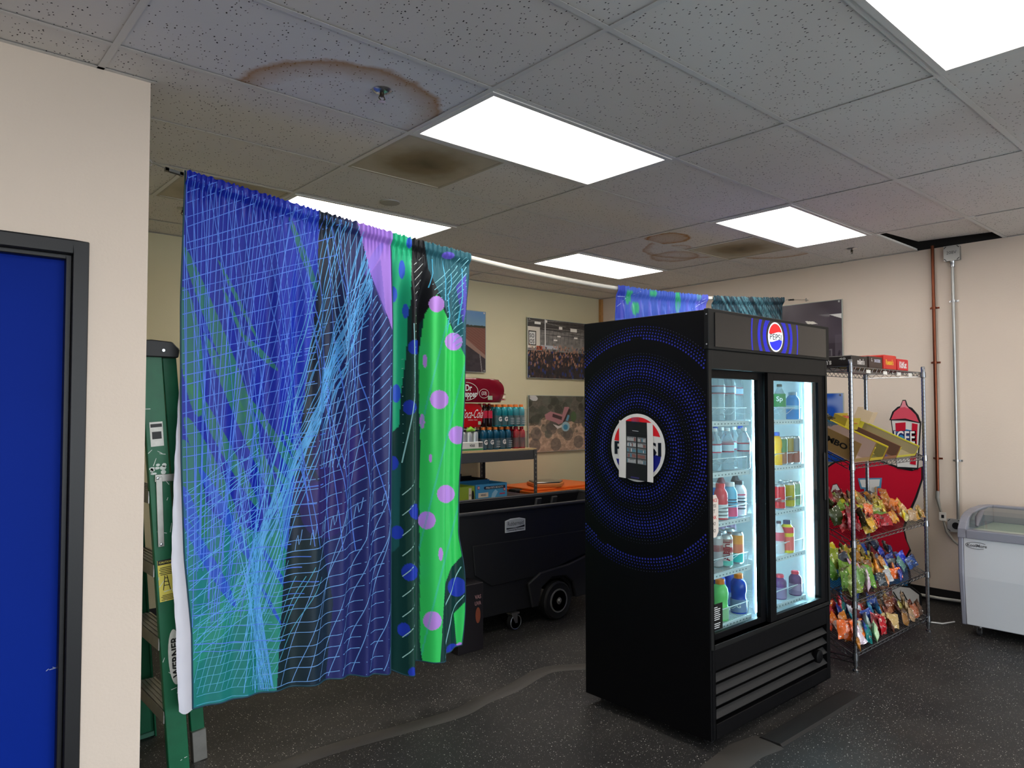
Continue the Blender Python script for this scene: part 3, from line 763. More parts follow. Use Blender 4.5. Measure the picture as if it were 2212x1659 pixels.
# -- the green and purple curtain bunched at its right
def foldB(x, z):
    d = rod_z(x) - z; u = (x - 0.10) / 0.5
    head = 0.006 * np.sin(x * 210) * (1 - sstep(0.05, 0.13, d))
    g_ = sstep(0.05, 0.35, d)
    A1 = 0.048 * (1 - sstep(0.55, 0.9, u)) + 0.012
    f1 = A1 * np.sin(u * 2 * PI * 2.6 + 0.6 + 0.25 * np.sin(d * 1.2)) * g_
    f2 = 0.017 * np.sin(u * 2 * PI * 7 + 0.4 + 0.6 * np.sin(d * 1.7)) * g_ * (1 - 0.45 * sstep(0.5, 1.4, d))
    f3 = 0.012 * sstep(0.7, 1.0, u) * np.sin(d * 7 + u * 6) * sstep(0.6, 1.2, d)
    return head + f1 + f2 + f3 + 0.03 * g_
cB = Cloth(foldB, lambda t: np.interp(t, [0, 1], [0.085, 0.085]),
           lambda t: np.interp(t, [0, 0.1, 0.45, 0.62, 0.72, 0.82, 0.92, 1.0], [0.605, 0.596, 0.568, 0.558, 0.553, 0.575, 0.592, 0.575]),
           lambda x: np.interp(x, [0.08, 0.14, 0.19, 0.215, 0.26, 0.29, 0.33, 0.42, 0.5, 0.575], [0.225, 0.215, 0.19, 0.186, 0.19, 0.215, 0.205, 0.205, 0.22, 0.25]))
GRN, LIL, NAV = (56, 208, 100), (196, 146, 236), (34, 62, 190)
def paintB(px, py, C):
    C[...] = s2l((18, 58, 56))
    paint(C, in_poly(px, py, [(840, 480), (893, 500), (895, 600), (893, 640), (880, 680), (878, 760), (866, 850), (862, 920), (840, 940)]), (34, 176, 128), 1.0)
    for cx, cy, a, b in ((868, 582, 7, 20), (848, 636, 10, 18), (876, 672, 7, 16), (884, 525, 6, 12), (856, 850, 10, 20)): paint(C, in_ell(px, py, cx, cy, a, b), (48, 92, 214))
    paint(C, in_poly(px, py, [(890, 500), (918, 515), (932, 590), (950, 640), (905, 700), (906, 760), (890, 760), (888, 640)]), (26, 28, 32))
    paint(C, in_poly(px, py, [(915, 510), (1030, 540), (1030, 900), (990, 740), (955, 645), (925, 580)]), (44, 96, 110))
    paint(C, in_poly(px, py, [(985, 620), (1006, 590), (1010, 660), (1000, 700)]), (92, 76, 196), 0.8)
    paint(C, in_ell(px, py, 968, 552, 14, 8), (106, 84, 210), 0.8)
    g_ = in_poly(px, py, [(944, 636), (990, 740), (1020, 800), (1020, 1100), (998, 1200), (975, 1225), (962, 1260), (958, 1320), (950, 1450), (916, 1450), (905, 1380), (905, 1050), (908, 960), (902, 780), (917, 680)])
    paint(C, g_, GRN)
    paint(C, in_poly(px, py, [(838, 1000), (866, 1000), (862, 1180), (840, 1200)]), (28, 84, 86))
    paint(C, in_poly(px, py, [(980, 1325), (1015, 1290), (1020, 1400), (990, 1420), (985, 1380)]), GRN)
    paint(C, in_poly(px, py, [(878, 760), (905, 760), (908, 1440), (884, 1450), (874, 1100)]), (34, 70, 62), 0.8)
    for cx, cy, r_ in ((943, 657, 17), (980, 738, 19), (949, 863, 20), (988, 940, 19), (963, 1067, 19), (922, 1124, 19), (934, 1341, 20), (918, 780, 9), (930, 990, 6), (952, 1197, 9), (995, 1400, 12), (912, 910, 10)):
        paint(C, in_ell(px, py, cx, cy, r_ * (0.55 if r_ < 11 else 1), r_ * (1.6 if r_ < 11 else 1.02)), LIL)
    for cx, cy, r_ in ((987, 1268, 20), (978, 1405, 14), (900, 1105, 16), (885, 1236, 18), (885, 880, 15), (872, 1360, 14), (846, 1000, 15), (892, 1452, 10), (896, 750, 15), (858, 1150, 14)):
        paint(C, in_ell(px, py, cx, cy, r_, r_ * 1.05) & ~((px > 902) & (px < 950)), (36, 60, 186), 0.9)
    st = np.abs(((px * 0.6 + py * 0.15) % 37) - 18) < 1.2
    paint(C, g_ & st, (70, 190, 190), 0.45)
segB = []
for i in range(30):
    y = 560 + i * 14
    segB.append(([(895, y + 78), (940, y + 52), (975, y + 18), (1014, y - 34)], 1.6, (128, 196, 210)))
segB = [s_ for s_ in segB]
def clipB(seg):                                                  # strings show on the dark teal only
    pts, w, c = seg; out = []
    P_ = np.array(pts, float); tt = np.linspace(0, len(P_) - 1, 40)
    x = np.interp(tt, range(len(P_)), P_[:, 0]); y = np.interp(tt, range(len(P_)), P_[:, 1])
    edge = np.interp(y, [520, 640, 700, 760, 800], [893, 946, 972, 998, 1012])
    keep = x > edge; cur = []
    for a, b, k in zip(x, y, keep):
        if k: cur.append((a, b))
        else:
            if len(cur) > 2: out.append((cur, w, c))
            cur = []
    if len(cur) > 2: out.append((cur, w, c))
    return out
segB = [q for s_ in segB for q in clipB(s_)]
for x, y0, y1 in ((932, 560, 620), (956, 560, 650), (975, 590, 640), (976, 640, 720), (998, 580, 700), (960, 600, 650)):
    segB.append(([(x, y0), (x + 4, (y0 + y1) / 2), (x, y1)], 1.8, (86, 190, 232)))
for i in range(13):
    y = 560 + i * 17
    segB.append(([(893, y + 12), (902, y + 6), (914, y - 8)], 1.5, (196, 206, 206)))
for i in range(10):
    y = 770 + i * 20
    segB.append(([(873, y + 6), (890, y), (905, y - 6)], 1.3, (150, 196, 190)))
for i in range(9):
    y = 1010 + i * 44
    segB.append(([(872, y + 60), (888, y + 26), (904, y - 20)], 1.4, (160, 206, 200)))
for a, b, c_ in (((1000, 1225), (972, 1320), (955, 1440)), ((1008, 1280), (985, 1330), (972, 1420)), ((884, 700), (886, 850), (872, 1000))):
    segB.append(([a, b, c_], 1.6, (150, 206, 210)))
grn = thing('curtain', 'narrow bunched curtain in green and dark teal with lilac and blue dots', 'curtain', (0.34, YC, 0.2), 0, 'printed curtains on the pipe')
cB.sheet('printed_cloth', 220, 560, paintB, M_cloth, grn)
cB.lines('printed_strings', segB, M_line, grn)
hm = MB(); pts = []
for t in tt:
    x = float(cB.xr(np.array(t))); z = float(cB.top(x)) * (1 - t) + float(cB.hem(x)) * t
    pts.append((x, YC + float(foldB(np.array(x), np.array(z))), z))
hm.tube(pts, 0.003, 6)
hm.tube([(x, YC + float(foldB(np.array(x), np.array(float(cB.hem(x))))), float(cB.hem(x))) for x in np.linspace(0.085, 0.575, 60)], 0.003, 6)
hm.build('hem', MATS['dark teal hem'], grn, smooth=0.8)

# -- two more curtains further along the pipe, seen above the cooler
def foldC(x, z):
    d = rod_z(x) - z
    return 0.006 * np.sin(x * 190 + 5 * np.sin(x * 13)) * (1 - sstep(0.06, 0.12, d)) + 0.022 * np.sin(x * 72 + 2 * np.sin(x * 5)) * sstep(0.05, 0.2, d)
cC = Cloth(foldC, lambda t: 1.829 + 0 * t, lambda t: 2.872 + 0 * t, lambda x: 0.26 + 0 * x)
def paintC(px, py, C):
    C[...] = s2l((74, 108, 214))
    paint(C, (px > 1330) & (px < 1350) & (py < 690), (44, 60, 186), 0.8)
    for cx, cy, a, b in ((1372, 665, 9, 14), (1356, 645, 6, 10), (1411, 634, 8, 8), (1464, 650, 6, 26), (1510, 640, 5, 9), (1360, 632, 7, 6)): paint(C, in_ell(px, py, cx, cy, a, b), (62, 196, 128), 0.9)
    paint(C, px > 1505, (96, 96, 206), 0.6)
    k = (np.sin(px * 0.31) > 0.55) & (py > 650); paint(C, k, (110, 110, 226), 0.5)
blc = thing('curtain', 'blue curtain with green spots showing above the left of the cooler', 'curtain', (2.35, YC, 0.26), 0, 'printed curtains on the pipe')
cC.sheet('printed_cloth', 240, 120, paintC, M_cloth, blc)
cC.lines('printed_strings', [([(1334, 662), (1352, 644), (1380, 630)], 1.2, (170, 190, 240)), ([(1332, 640), (1348, 641)], 1.2, (170, 190, 240)), ([(1496, 668), (1510, 652), (1524, 640)], 1.2, (170, 190, 240)), ([(1500, 664), (1522, 650)], 1.2, (170, 190, 240))], M_line, blc)
cD = Cloth(foldC, lambda t: 2.945 + 0 * t, lambda t: 4.030 + 0 * t, lambda x: 0.28 + 0 * x)
def paintD(px, py, C):
    C[...] = s2l((26, 62, 78)); q_ = lambda a, s: np.interp(a % 1.0, np.linspace(0, 1, 65), np.append(np.random.RandomState(s).rand(64), np.random.RandomState(s).rand(64)[0]))
    k = q_((px - (py - 650) * 0.55) / 150, 5) + 0.5 * q_((px - (py - 650) * 0.35 + 6 * np.sin(py * 0.3)) / 57, 6) - 0.75; paint(C, k > 0.2, (92, 146, 160), 0.6)
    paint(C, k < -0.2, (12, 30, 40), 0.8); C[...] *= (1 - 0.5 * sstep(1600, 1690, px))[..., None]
dkc = thing('curtain', 'dark slate feathered curtain showing above the right of the cooler', 'curtain', (3.49, YC, 0.28), 0, 'printed curtains on the pipe')
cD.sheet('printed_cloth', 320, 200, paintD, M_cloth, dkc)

# ------------------------------------------------------------------ step ladder leaning in the alcove
M_green = mat('green fibreglass', (12, 92, 60), 0.45, noise=0.25, nscale=14, bump=0.1, bscale=90)
M_alu = mat('worn aluminium', (150, 148, 142), 0.42, 0.85, noise=0.2, nscale=25)
lad = thing('step_ladder', 'green fibreglass step ladder folded against the wall left of the curtain', 'ladder', (-0.85, 1.8, 0))
def lerp3(a, b, t): return tuple(a[i] + (b[i] - a[i]) * t for i in range(3))
FT, FB = (-0.985, 1.612, 1.75), (-0.848, 1.612, 0.0)
RT, RB = (-0.905, 1.650, 1.75), (-0.735, 1.72, 0.03)
for (tp, bt, w_, far) in ((FT, FB, 0.080, 2.06), (RT, RB, 0.055, 2.0)):
    for yy in (tp[1], far):
        b2 = (bt[0], bt[1] if yy == tp[1] else yy + 0.05, bt[2]); t2 = (tp[0], yy, tp[2])
        r = MB(); ax = Vector(b2) - Vector(t2)
        r.bar(t2, b2, w_, 0.008, (0, 1, 0))
        s_ = 1 if yy == tp[1] else -1
        for e in (-1, 1):
            off = e * (w_ / 2 - 0.004)
            r.bar((t2[0] + off, t2[1] + s_ * 0.014, t2[2]), (b2[0] + off, b2[1] + s_ * 0.014, b2[2]), 0.008, 0.026, (0, 1, 0))
        rail = r.build('rail', M_green, lad, bevel=0.002)
        f_ = MB().bar(lerp3(b2, t2, 0.06 if w_ < 0.07 else 0.012), (b2[0], b2[1], 0.0), w_ + 0.004, 0.034, (0, 1, 0))
        f_.build('foot', M_alu if w_ < 0.07 else mat('dusty green foot', (64, 112, 92), 0.7), rail, bevel=0.002)
for k in range(5):
    t = 0.16 + 0.172 * k; c = lerp3(FB, FT, t)
    tread = MB().box(c[0] - 0.042, c[0] + 0.040, 1.617, 2.055, c[2] - 0.012, c[2] + 0.004)
    for q in range(5): tread.box(c[0] - 0.04 + q * 0.018, c[0] - 0.032 + q * 0.018, 1.62, 2.05, c[2] + 0.004, c[2] + 0.007)
    tread.box(c[0] - 0.044, c[0] - 0.04, 1.617, 2.055, c[2] - 0.045, c[2] + 0.004)
    tread.build('step', M_alu, lad)
cap = MB().prism([(-1.036, 1.735), (-0.885, 1.735), (-0.880, 1.77), (-0.91, 1.80), (-0.99, 1.805), (-1.036, 1.80)], 'y', 1.585, 2.085)
cap = cap.build('top_cap', mat('black ladder plastic', (26, 26, 28), 0.5), lad, bevel=0.004)
b_ = MB().cyl((-0.945, 1.585, 1.763), (-0.945, 1.58, 1.763), 0.006, 10); b_.build('rivet', M_steel, cap)
zc = 1.24; cfx = lerp3(FB, FT, zc / 1.75)[0]; crx = lerp3(RB, RT, zc / 1.72)[0]
sp = MB(); sp.bar((cfx - 0.02, 1.602, zc), (crx + 0.012, 1.602, zc), 0.004, 0.03, (0, 0, 1))
sp.bar((cfx - 0.005, 1.600, zc + 0.005), (cfx + 0.008, 1.600, zc - 0.28), 0.024, 0.003, (0, 1, 0)).bar((crx - 0.005, 1.601, zc + 0.005), (crx + 0.03, 1.601, zc - 0.22), 0.02, 0.003, (0, 1, 0))
sp.build('spreader', M_alu, lad, bevel=0.001)
for (xx, zz) in ((cfx - 0.01, zc), (crx, zc), (cfx + 0.008, zc - 0.27), (crx + 0.03, zc - 0.21)):
    MB().lathe([(0.007, 1.599), (0.005, 1.596), (0, 1.595)], (xx, 0, zz), 10, 'y').build('rivet', M_steel, lad)
def on_rail(z, dx=0.0, y=1.6068): c = lerp3(FB, FT, z / 1.75); return (c[0] + dx, y, c[2])
rdir = (Vector(FT) - Vector(FB)).normalized(); rx = Vector((rdir.z, 0, -rdir.x))
def rail_panel(zc_, w_, h_, y, dx=0.0):
    c = Vector(on_rail(zc_, dx, y)); return [c + rx * a * w_ / 2 + rdir * b * h_ / 2 for a, b in ((-1, -1), (1, -1), (1, 1), (-1, 1))]
st = MB(); st.poly(rail_panel(0.82, 0.062, 0.17, 1.6074)); 
st.slot(1).poly(rail_panel(0.895, 0.06, 0.02, 1.6066))
c_ = Vector(on_rail(0.895, 0, 1.6062)); st.slot(0).text('CAUTION', c_, rx, rdir, width=0.05, bold=0.02)
st.slot(1)
for q in range(5): st.poly(rail_panel(0.873 - q * 0.007, 0.045 + 0.008 * (q % 2), 0.0028, 1.6066))
for q in range(4): st.poly(rail_panel(0.76 - q * 0.006, 0.04 + 0.01 * (q % 2), 0.0024, 1.6066))
for (a, b) in (((-0.015, 0.78), (-0.006, 0.84)), ((0.012, 0.78), (0.002, 0.84)), ((-0.012, 0.80), (0.01, 0.80)), ((-0.01, 0.815), (0.008, 0.815)), ((-0.008, 0.83), (0.006, 0.83))):
    pa, pb = Vector(on_rail(a[1], a[0], 1.6064)), Vector(on_rail(b[1], b[0], 1.6064)); st.bar(pa, pb, 0.003, 0.0006, (0, 1, 0))
st.build('caution_label', [mat('yellow label', (220, 206, 92), 0.5), mat('label black', (20, 20, 20), 0.5)], lad)
ov = MB(); c_ = Vector(on_rail(0.50, 0.012, 1.6072)); ov.disc(c_, rx, rdir, 0.026, 24, 0.115)
ov.slot(1); c_ = Vector(on_rail(0.50, 0.014, 1.6064)); ov.text('WERNER', c_, rdir, -rx, width=0.17, height=0.030, bold=0.03)
ov.build('maker_label', [mat('worn white label', (214, 214, 208), 0.6, noise=0.2, nscale=60), MATS['label black']], lad)
wl = MB(); wl.poly(rail_panel(1.42, 0.05, 0.1, 1.6072)); wl.slot(1).poly(rail_panel(1.455, 0.044, 0.014, 1.6066)); wl.poly(rail_panel(1.415, 0.036, 0.03, 1.6066))
wl.build('instruction_label', [MATS['worn white label'], MATS['label black']], lad)
pt = MB()
for q in range(26):
    zz = rr.uniform(0.05, 1.6); dx = rr.uniform(-0.034, 0.034); c_ = Vector(on_rail(zz, dx, 1.607)); a = rr.uniform(0, PI)
    ln = rr.uniform(0.003, 0.02); pt.poly([c_ + rx * math.cos(a) * ln * s1 + rdir * math.sin(a) * ln * s1 + (rdir * math.cos(a) - rx * math.sin(a)) * 0.0014 * s2 for s1, s2 in ((-1, -1), (1, -0.6), (1, 0.6), (-1, 1))])
for q in range(9):
    c_ = Vector(on_rail(1.275 + rr.uniform(-0.02, 0.03), rr.uniform(-0.03, 0.03), 1.607)); pt.disc(c_, rx, rdir, rr.uniform(0.006, 0.014), 7, rr.uniform(0.004, 0.01))
pt.build('paint_splatter', mat('dried white paint', (206, 214, 208), 0.7), lad)

# ------------------------------------------------------------------ the black two-door drink cooler
FX0, FX1, FY0, FY1, FZ0, FZ1 = 0.968, 2.117, 0.267, 1.018, 0.052, 1.968
M_fr = mat('black cooler steel', (6, 6, 8), 0.5, spec=0.16)
M_fr2 = mat('charcoal cooler trim', (22, 23, 23), 0.5, spec=0.22)
M_liner = mat('white cooler liner', (226, 234, 236), 0.35)
cool = thing('drink_cooler', 'tall black glass-door drink cooler with a blue dotted side and lit sign', 'cooler', ((FX0 + FX1) / 2, (FY0 + FY1) / 2, 0))
b = MB(); W_ = 0.03
b.box(FX0, FX0 + W_, FY0, FY1, FZ0, FZ1).box(FX1 - W_, FX1, FY0, FY1, FZ0, FZ1).box(FX0 + W_, FX1 - W_, FY1 - W_, FY1, FZ0, FZ1)
b.box(FX0 + W_, FX1 - W_, FY0 + 0.06, FY1 - W_, 1.72, FZ1).box(FX0 + W_, FX1 - W_, FY0 + 0.06, FY1 - W_, FZ0, 0.44)
b.build('cabinet', M_fr, cool, bevel=0.002)
l_ = MB(); q = 0.012
l_.box(FX0 + W_, FX0 + W_ + q, FY0 + 0.062, FY1 - W_, 0.44, 1.72).box(FX1 - W_ - q, FX1 - W_, FY0 + 0.062, FY1 - W_, 0.44, 1.72).box(FX0 + W_ + q, FX1 - W_ - q, FY1 - W_ - q, FY1 - W_, 0.44, 1.72)
l_.box(FX0 + W_ + q, FX1 - W_ - q, FY0 + 0.062, FY1 - W_ - q, 1.705, 1.72).box(FX0 + W_ + q, FX1 - W_ - q, FY0 + 0.062, FY1 - W_ - q, 0.44, 0.455)
l_.build('liner', M_liner, cool)
# header with the lit sign
HX0, HX1, HY, HZ0, HZ1 = 0.959, 2.130, 0.253, 1.787, 1.972
h = MB().box(HX0, HX1, HY, FY0 + 0.012, HZ0, HZ1)
h.box(FX0 + W_, FX1 - W_, FY0 + 0.012, FY0 + 0.06, HZ0, HZ1 - 0.004)
head = h.build('header', M_fr2, cool, bevel=0.003)
s_ = MB().box(1.005, 2.085, HY - 0.004, HY, HZ0 + 0.014, HZ1 - 0.016); s_.build('sign_panel', mat('smoked sign panel', (26, 27, 29), 0.16, coat=0.3), head)
LX, LZ, LR = 1.539, 1.878, 0.074
def pepsi_disc(bld, c, ex, ey, r, n_out, slots, lift):
    """white roundel with a red cap and a blue cup divided by two waves"""
    c, ex, ey, n_out = Vector(c), Vector(ex), Vector(ey), Vector(n_out)
    bld.slot(slots[0]).disc(c, ex, ey, r, 48)
    ri = r * 0.90; c2 = c + n_out * lift
    def wave(x, s1): return s1 * (0.30 * ri) + 0.10 * ri * math.sin(x / ri * 2.4 + (0.2 if s1 > 0 else 0.2))
    for s1, sl in ((1, slots[1]), (-1, slots[2])):
        xs_ = np.linspace(-1, 1, 41); pts = []
        lim = []
        for x in np.linspace(-ri, ri, 81):
            if math.sqrt(max(0, ri * ri - x * x)) > s1 * wave(x, s1): lim.append(x)
        x0, x1 = lim[0], lim[-1]
        lo = [(x, wave(x, s1)) for x in np.linspace(x0, x1, 30)]
        hi = [(x, s1 * math.sqrt(max(0, ri * ri - x * x))) for x in np.linspace(x1, x0, 40)]
        poly = [c2 + ex * x + ey * y for x, y in lo + hi[1:-1]]
        if s1 < 0: poly = poly[::-1]
        bld.slot(sl).poly(poly)
M_lw = mat('backlit white', (236, 240, 244), 0.4, emit=(226, 236, 244), estr=0.5)
M_lr = mat('backlit red', (225, 20, 28), 0.4, emit=(240, 18, 26), estr=0.5)
M_lb = mat('backlit blue', (22, 34, 190), 0.4, emit=(20, 26, 225), estr=1.0)
lg = MB(); yq = HY - 0.0048
pepsi_disc(lg, (LX, yq, LZ), (1, 0, 0), (0, 0, 1), LR, (0, -1, 0), (0, 1, 2), 0.0006)
lg.slot(3).text('PEPSI', (LX, yq - 0.0012, LZ), (1, 0, 0), (0, 0, 1), width=0.112, height=0.030, bold=0.004)
dot = MB()
for r0, n_r, sz in ((0.095, 5, 0.0022), (0.150, 4, 0.0020), (0.222, 2, 0.0017)):
    for a_ in range(n_r):
        r1 = r0 + a_ * 0.0062
        for k in range(-22, 23):
            zz = k * 0.0036
            if abs(zz) > 0.078 or abs(zz) > r1: continue
            for sgn in (-1, 1):
                x = LX + sgn * (math.sqrt(r1 * r1 - zz * zz) if r1 < 0.2 else r1 - zz * zz * 1.2)
                lg.slot(2).bar((x - 0.0022, yq, LZ + zz - 0.0006), (x + 0.0022, yq, LZ + zz + 0.0006), 0.0006, sz * 0.75)
lg.build('lit_logo', [M_lw, M_lr, M_lb, mat('sign lettering', (14, 16, 26), 0.4)], head)
for zz in (1.81, 1.945):
    MB().lathe([(0.004, HX0), (0.003, HX0 - 0.002), (0, HX0 - 0.0025)], (0, HY + 0.012, zz), 8, 'x').build('screw', M_steel, head)
# front frame
ff = MB()
ff.box(FX0 + 0.001, FX0 + 0.022, FY0 - 0.006, FY0 + 0.062, 0.45, HZ0).box(2.096, FX1 - 0.001, FY0 - 0.006, FY0 + 0.062, 0.45, HZ0).box(FX0 + 0.022, 2.096, FY0 - 0.006, FY0 + 0.062, 1.70, HZ0).box(FX0 + 0.022, 2.096, FY0 - 0.006, FY0 + 0.062, 0.45, 0.470)
ff.build('front_frame', M_fr2, cool, bevel=0.002)
M_glass = pane_mat('cooler glass', (236, 244, 244), 0.05)
def slide_door(x0, x1, y0, y1, sl, sr, lab):
    d = MB(); z0, z1 = 0.47, 1.70; tb, tt_ = 0.028, 0.038
    d.box(x0, x0 + sl, y0, y1, z0, z1).box(x1 - sr, x1, y0, y1, z0, z1).box(x0 + sl, x1 - sr, y0, y1, z0, z0 + tb).box(x0 + sl, x1 - sr, y0, y1, z1 - tt_, z1)
    o = d.build('sliding_door', M_fr, cool, bevel=0.0015); o['label'] = lab
    ym = (y0 + y1) / 2
    MB().box(x0 + sl, x1 - sr, ym - 0.003, ym + 0.003, z0 + tb, z1 - tt_).build('glass_pane', M_glass, o)
    return o
dl = slide_door(0.992, 1.515, 0.300, 0.322, 0.022, 0.060, 'rear left sliding glass door')
dr = slide_door(1.498, 2.092, 0.270, 0.292, 0.054, 0.062, 'front right sliding glass door')
hd = MB().box(2.075, 2.09, 0.262, 0.270, 1.02, 1.28); hd.build('handle', mat('matt black grip', (10, 10, 11), 0.6), dr, bevel=0.003)
sk = MB(); z_ = 0.3075
sk.poly([(1.016, z_, 0.508), (1.13, z_, 0.508), (1.13, z_, 0.628), (1.016, z_, 0.628)])
sk.slot(1)
for k in range(11):
    zz = 0.612 - k * 0.0092; w_ = 0.085 if k not in (7,) else 0.02
    if k == 0: w_ = 0.045
    x0 = 1.03 if k else 1.05
    sk.poly([(x0, z_ - 0.0006, zz - 0.0018), (x0 + w_ * (0.85 + 0.15 * ((k * 37) % 10) / 10), z_ - 0.0006, zz - 0.0018), (x0 + w_ * (0.85 + 0.15 * ((k * 37) % 10) / 10), z_ - 0.0006, zz + 0.0018), (x0, z_ - 0.0006, zz + 0.0018)])
o = sk.build('notice_sticker', [mat('black sticker', (8, 8, 9), 0.4), mat('sticker print', (214, 216, 216), 0.5)], dl); o['label'] = 'black sticker with white small print'
sk = MB(); sk.poly([(1.016, z_, 0.93), (1.085, z_, 0.93), (1.105, z_, 0.955), (1.105, z_, 1.10), (1.085, z_, 1.125), (1.016, z_, 1.125)])
for sl_, tx, zz, w_ in ((1, 'BALANCE', 1.10, 0.08), (2, 'WHAT YOU', 1.075, 0.06), (2, 'EAT', 1.05, 0.045), (1, 'DRINK', 1.022, 0.065), (2, '& DO', 0.994, 0.05), (2, 'GOO', 0.962, 0.05)):
    sk.slot(sl_).text(tx, (1.056, z_ - 0.0006, zz), (1, 0, 0), (0, 0, 1), width=w_, height=0.016, bold=0.01)
o = sk.build('slogan_sticker', [mat('pale sticker', (206, 196, 186), 0.5), mat('sticker red', (200, 40, 52), 0.5), mat('sticker grey', (60, 60, 62), 0.5)], dl); o['label'] = 'pale sticker with red and grey slogan'
tr = MB().box(1.0, 2.09, 0.264, 0.330, 0.462, 0.470); tr.build('door_track', mat('track aluminium', (150, 156, 158), 0.35, 0.8), cool)
# tube lights: these give off the cooler's own light
M_led = mat('cooler tube', (240, 252, 255), 0.4, emit=(190, 236, 255), estr=LED_STRENGTH)
for xx in (1.512, 2.062):
    hs = MB().box(xx - 0.003, xx + 0.003, 0.362, 0.375, 0.49, 1.68); hs = hs.build('light_housing', M_liner, cool)
    MB().box(xx - 0.005, xx + 0.005, 0.350, 0.361, 0.50, 1.665).build('light_tube', M_led, hs, bevel=0.003)
M_shelf = mat('white shelf wire', (214, 224, 228), 0.35)
SZ = [1.463, 1.220, 0.986, 0.748, 0.506]
for zz in SZ:
    for (x0, x1) in ((1.014, 1.455), (1.56, 2.02)):
        s_ = MB(); s_.box(x0, x1, 0.352, 0.362, zz - 0.026, zz - 0.002)
        s_.box(x0, x1, 0.90, 0.908, zz - 0.012, zz - 0.002)
        for k in range(int((x1 - x0) / 0.018)): s_.box(x0 + 0.006 + k * 0.018, x0 + 0.009 + k * 0.018, 0.362, 0.90, zz - 0.005, zz - 0.002)
        for yy in (0.5, 0.7): s_.box(x0, x1, yy, yy + 0.006, zz - 0.012, zz - 0.006)
        sh = s_.build('shelf', M_shelf, cool)
        gd = MB().tube([(x0 + 0.01, 0.365, zz), (x0 + 0.01, 0.36, zz + 0.062), (x1 - 0.01, 0.36, zz + 0.062), (x1 - 0.01, 0.365, zz)], 0.0024, 6)
        for k in range(1, 5):
            xx = x0 + (x1 - x0) * k / 5; gd.tube([(xx, 0.36, zz + 0.062), (xx, 0.40, zz + 0.03), (xx, 0.60, zz + 0.03)], 0.0018, 5)
        gd.build('wire_guard', M_shelf, sh)
        tg = MB()
        for k in range(14): tg.box(x0 + 0.02 + k * (x1 - x0 - 0.04) / 14, x0 + 0.03 + k * (x1 - x0 - 0.04) / 14, 0.3512, 0.352, zz - 0.018, zz - 0.012)
        tg.build('price_strip', mat('price strip dots', (120, 134, 140), 0.5), sh)
for xx in (1.035, 1.46, 1.565, 2.03):
    p_ = MB().box(xx - 0.012, xx + 0.012, 0.955, 0.974, 0.46, 1.70); p_ = p_.build('pilaster', M_shelf, cool)
    n_ = MB()
    for k in range(40): n_.box(xx - 0.004, xx + 0.004, 0.954, 0.955, 0.48 + k * 0.03, 0.49 + k * 0.03)
    n_.build('slots', mat('slot shadow', (70, 80, 86), 0.6), p_)
# louvred base
bp_ = MB(); bp_.box(FX0 + 0.012, 1.0, FY0 - 0.004, FY0 + 0.06, 0.058, 0.448).box(2.068, FX1 - 0.012, FY0 - 0.004, FY0 + 0.06, 0.058, 0.448).box(1.0, 2.068, FY0 - 0.004, FY0 + 0.06, 0.355, 0.448).box(1.0, 2.068, FY0 - 0.004, FY0 + 0.06, 0.058, 0.120)
bp_ = bp_.build('base_grille', M_fr, cool, bevel=0.002)
for zz in (0.325, 0.272, 0.219, 0.163):
    a0, a1, b0, b1 = FY0 - 0.004, FY0 + 0.02, zz - 0.017, zz + 0.006
    sl = MB()
    sl.poly([(1.0, a0, b0), (2.068, a0, b0), (2.068, a1, b1), (1.0, a1, b1)])
    sl.poly([(1.0, a0, b0 - 0.003), (1.0, a1, b1 - 0.003), (2.068, a1, b1 - 0.003), (2.068, a0, b0 - 0.003)])
    sl.poly([(1.0, a0, b0 - 0.003), (2.068, a0, b0 - 0.003), (2.068, a0, b0), (1.0, a0, b0)])
    sl.build('louvre_slat', mat('grey louvre', (26, 26, 27), 0.65), bp_)
MB().lathe([(0.030, FY0 + 0.01), (0.034, FY0 - 0.006), (0.034, FY0 - 0.018), (0.028, FY0 - 0.022), (0, FY0 - 0.022)], (1.955, 0, 0.207), 24, 'y').build('round_lock', M_fr, cool, smooth=0.6)
for (xx, yy) in ((1.05, 0.33), (2.05, 0.33), (1.05, 0.95), (2.05, 0.95)):
    c_ = MB().box(xx - 0.022, xx + 0.022, yy - 0.022, yy + 0.022, 0.046, 0.052).bar((xx - 0.014, yy, 0.047), (xx - 0.014, yy + 0.006, 0.018), 0.003, 0.022, (0, 1, 0)).bar((xx + 0.014, yy, 0.047), (xx + 0.014, yy + 0.006, 0.018), 0.003, 0.022, (0, 1, 0))
    ca = c_.build('caster', M_steel, cool)
    MB().lathe([(0.008, -0.011), (0.022, -0.011), (0.022, 0.011), (0.008, 0.011)], (xx, yy + 0.006, 0.022), 16, 'x').build('wheel', M_rubber, ca, smooth=0.6)
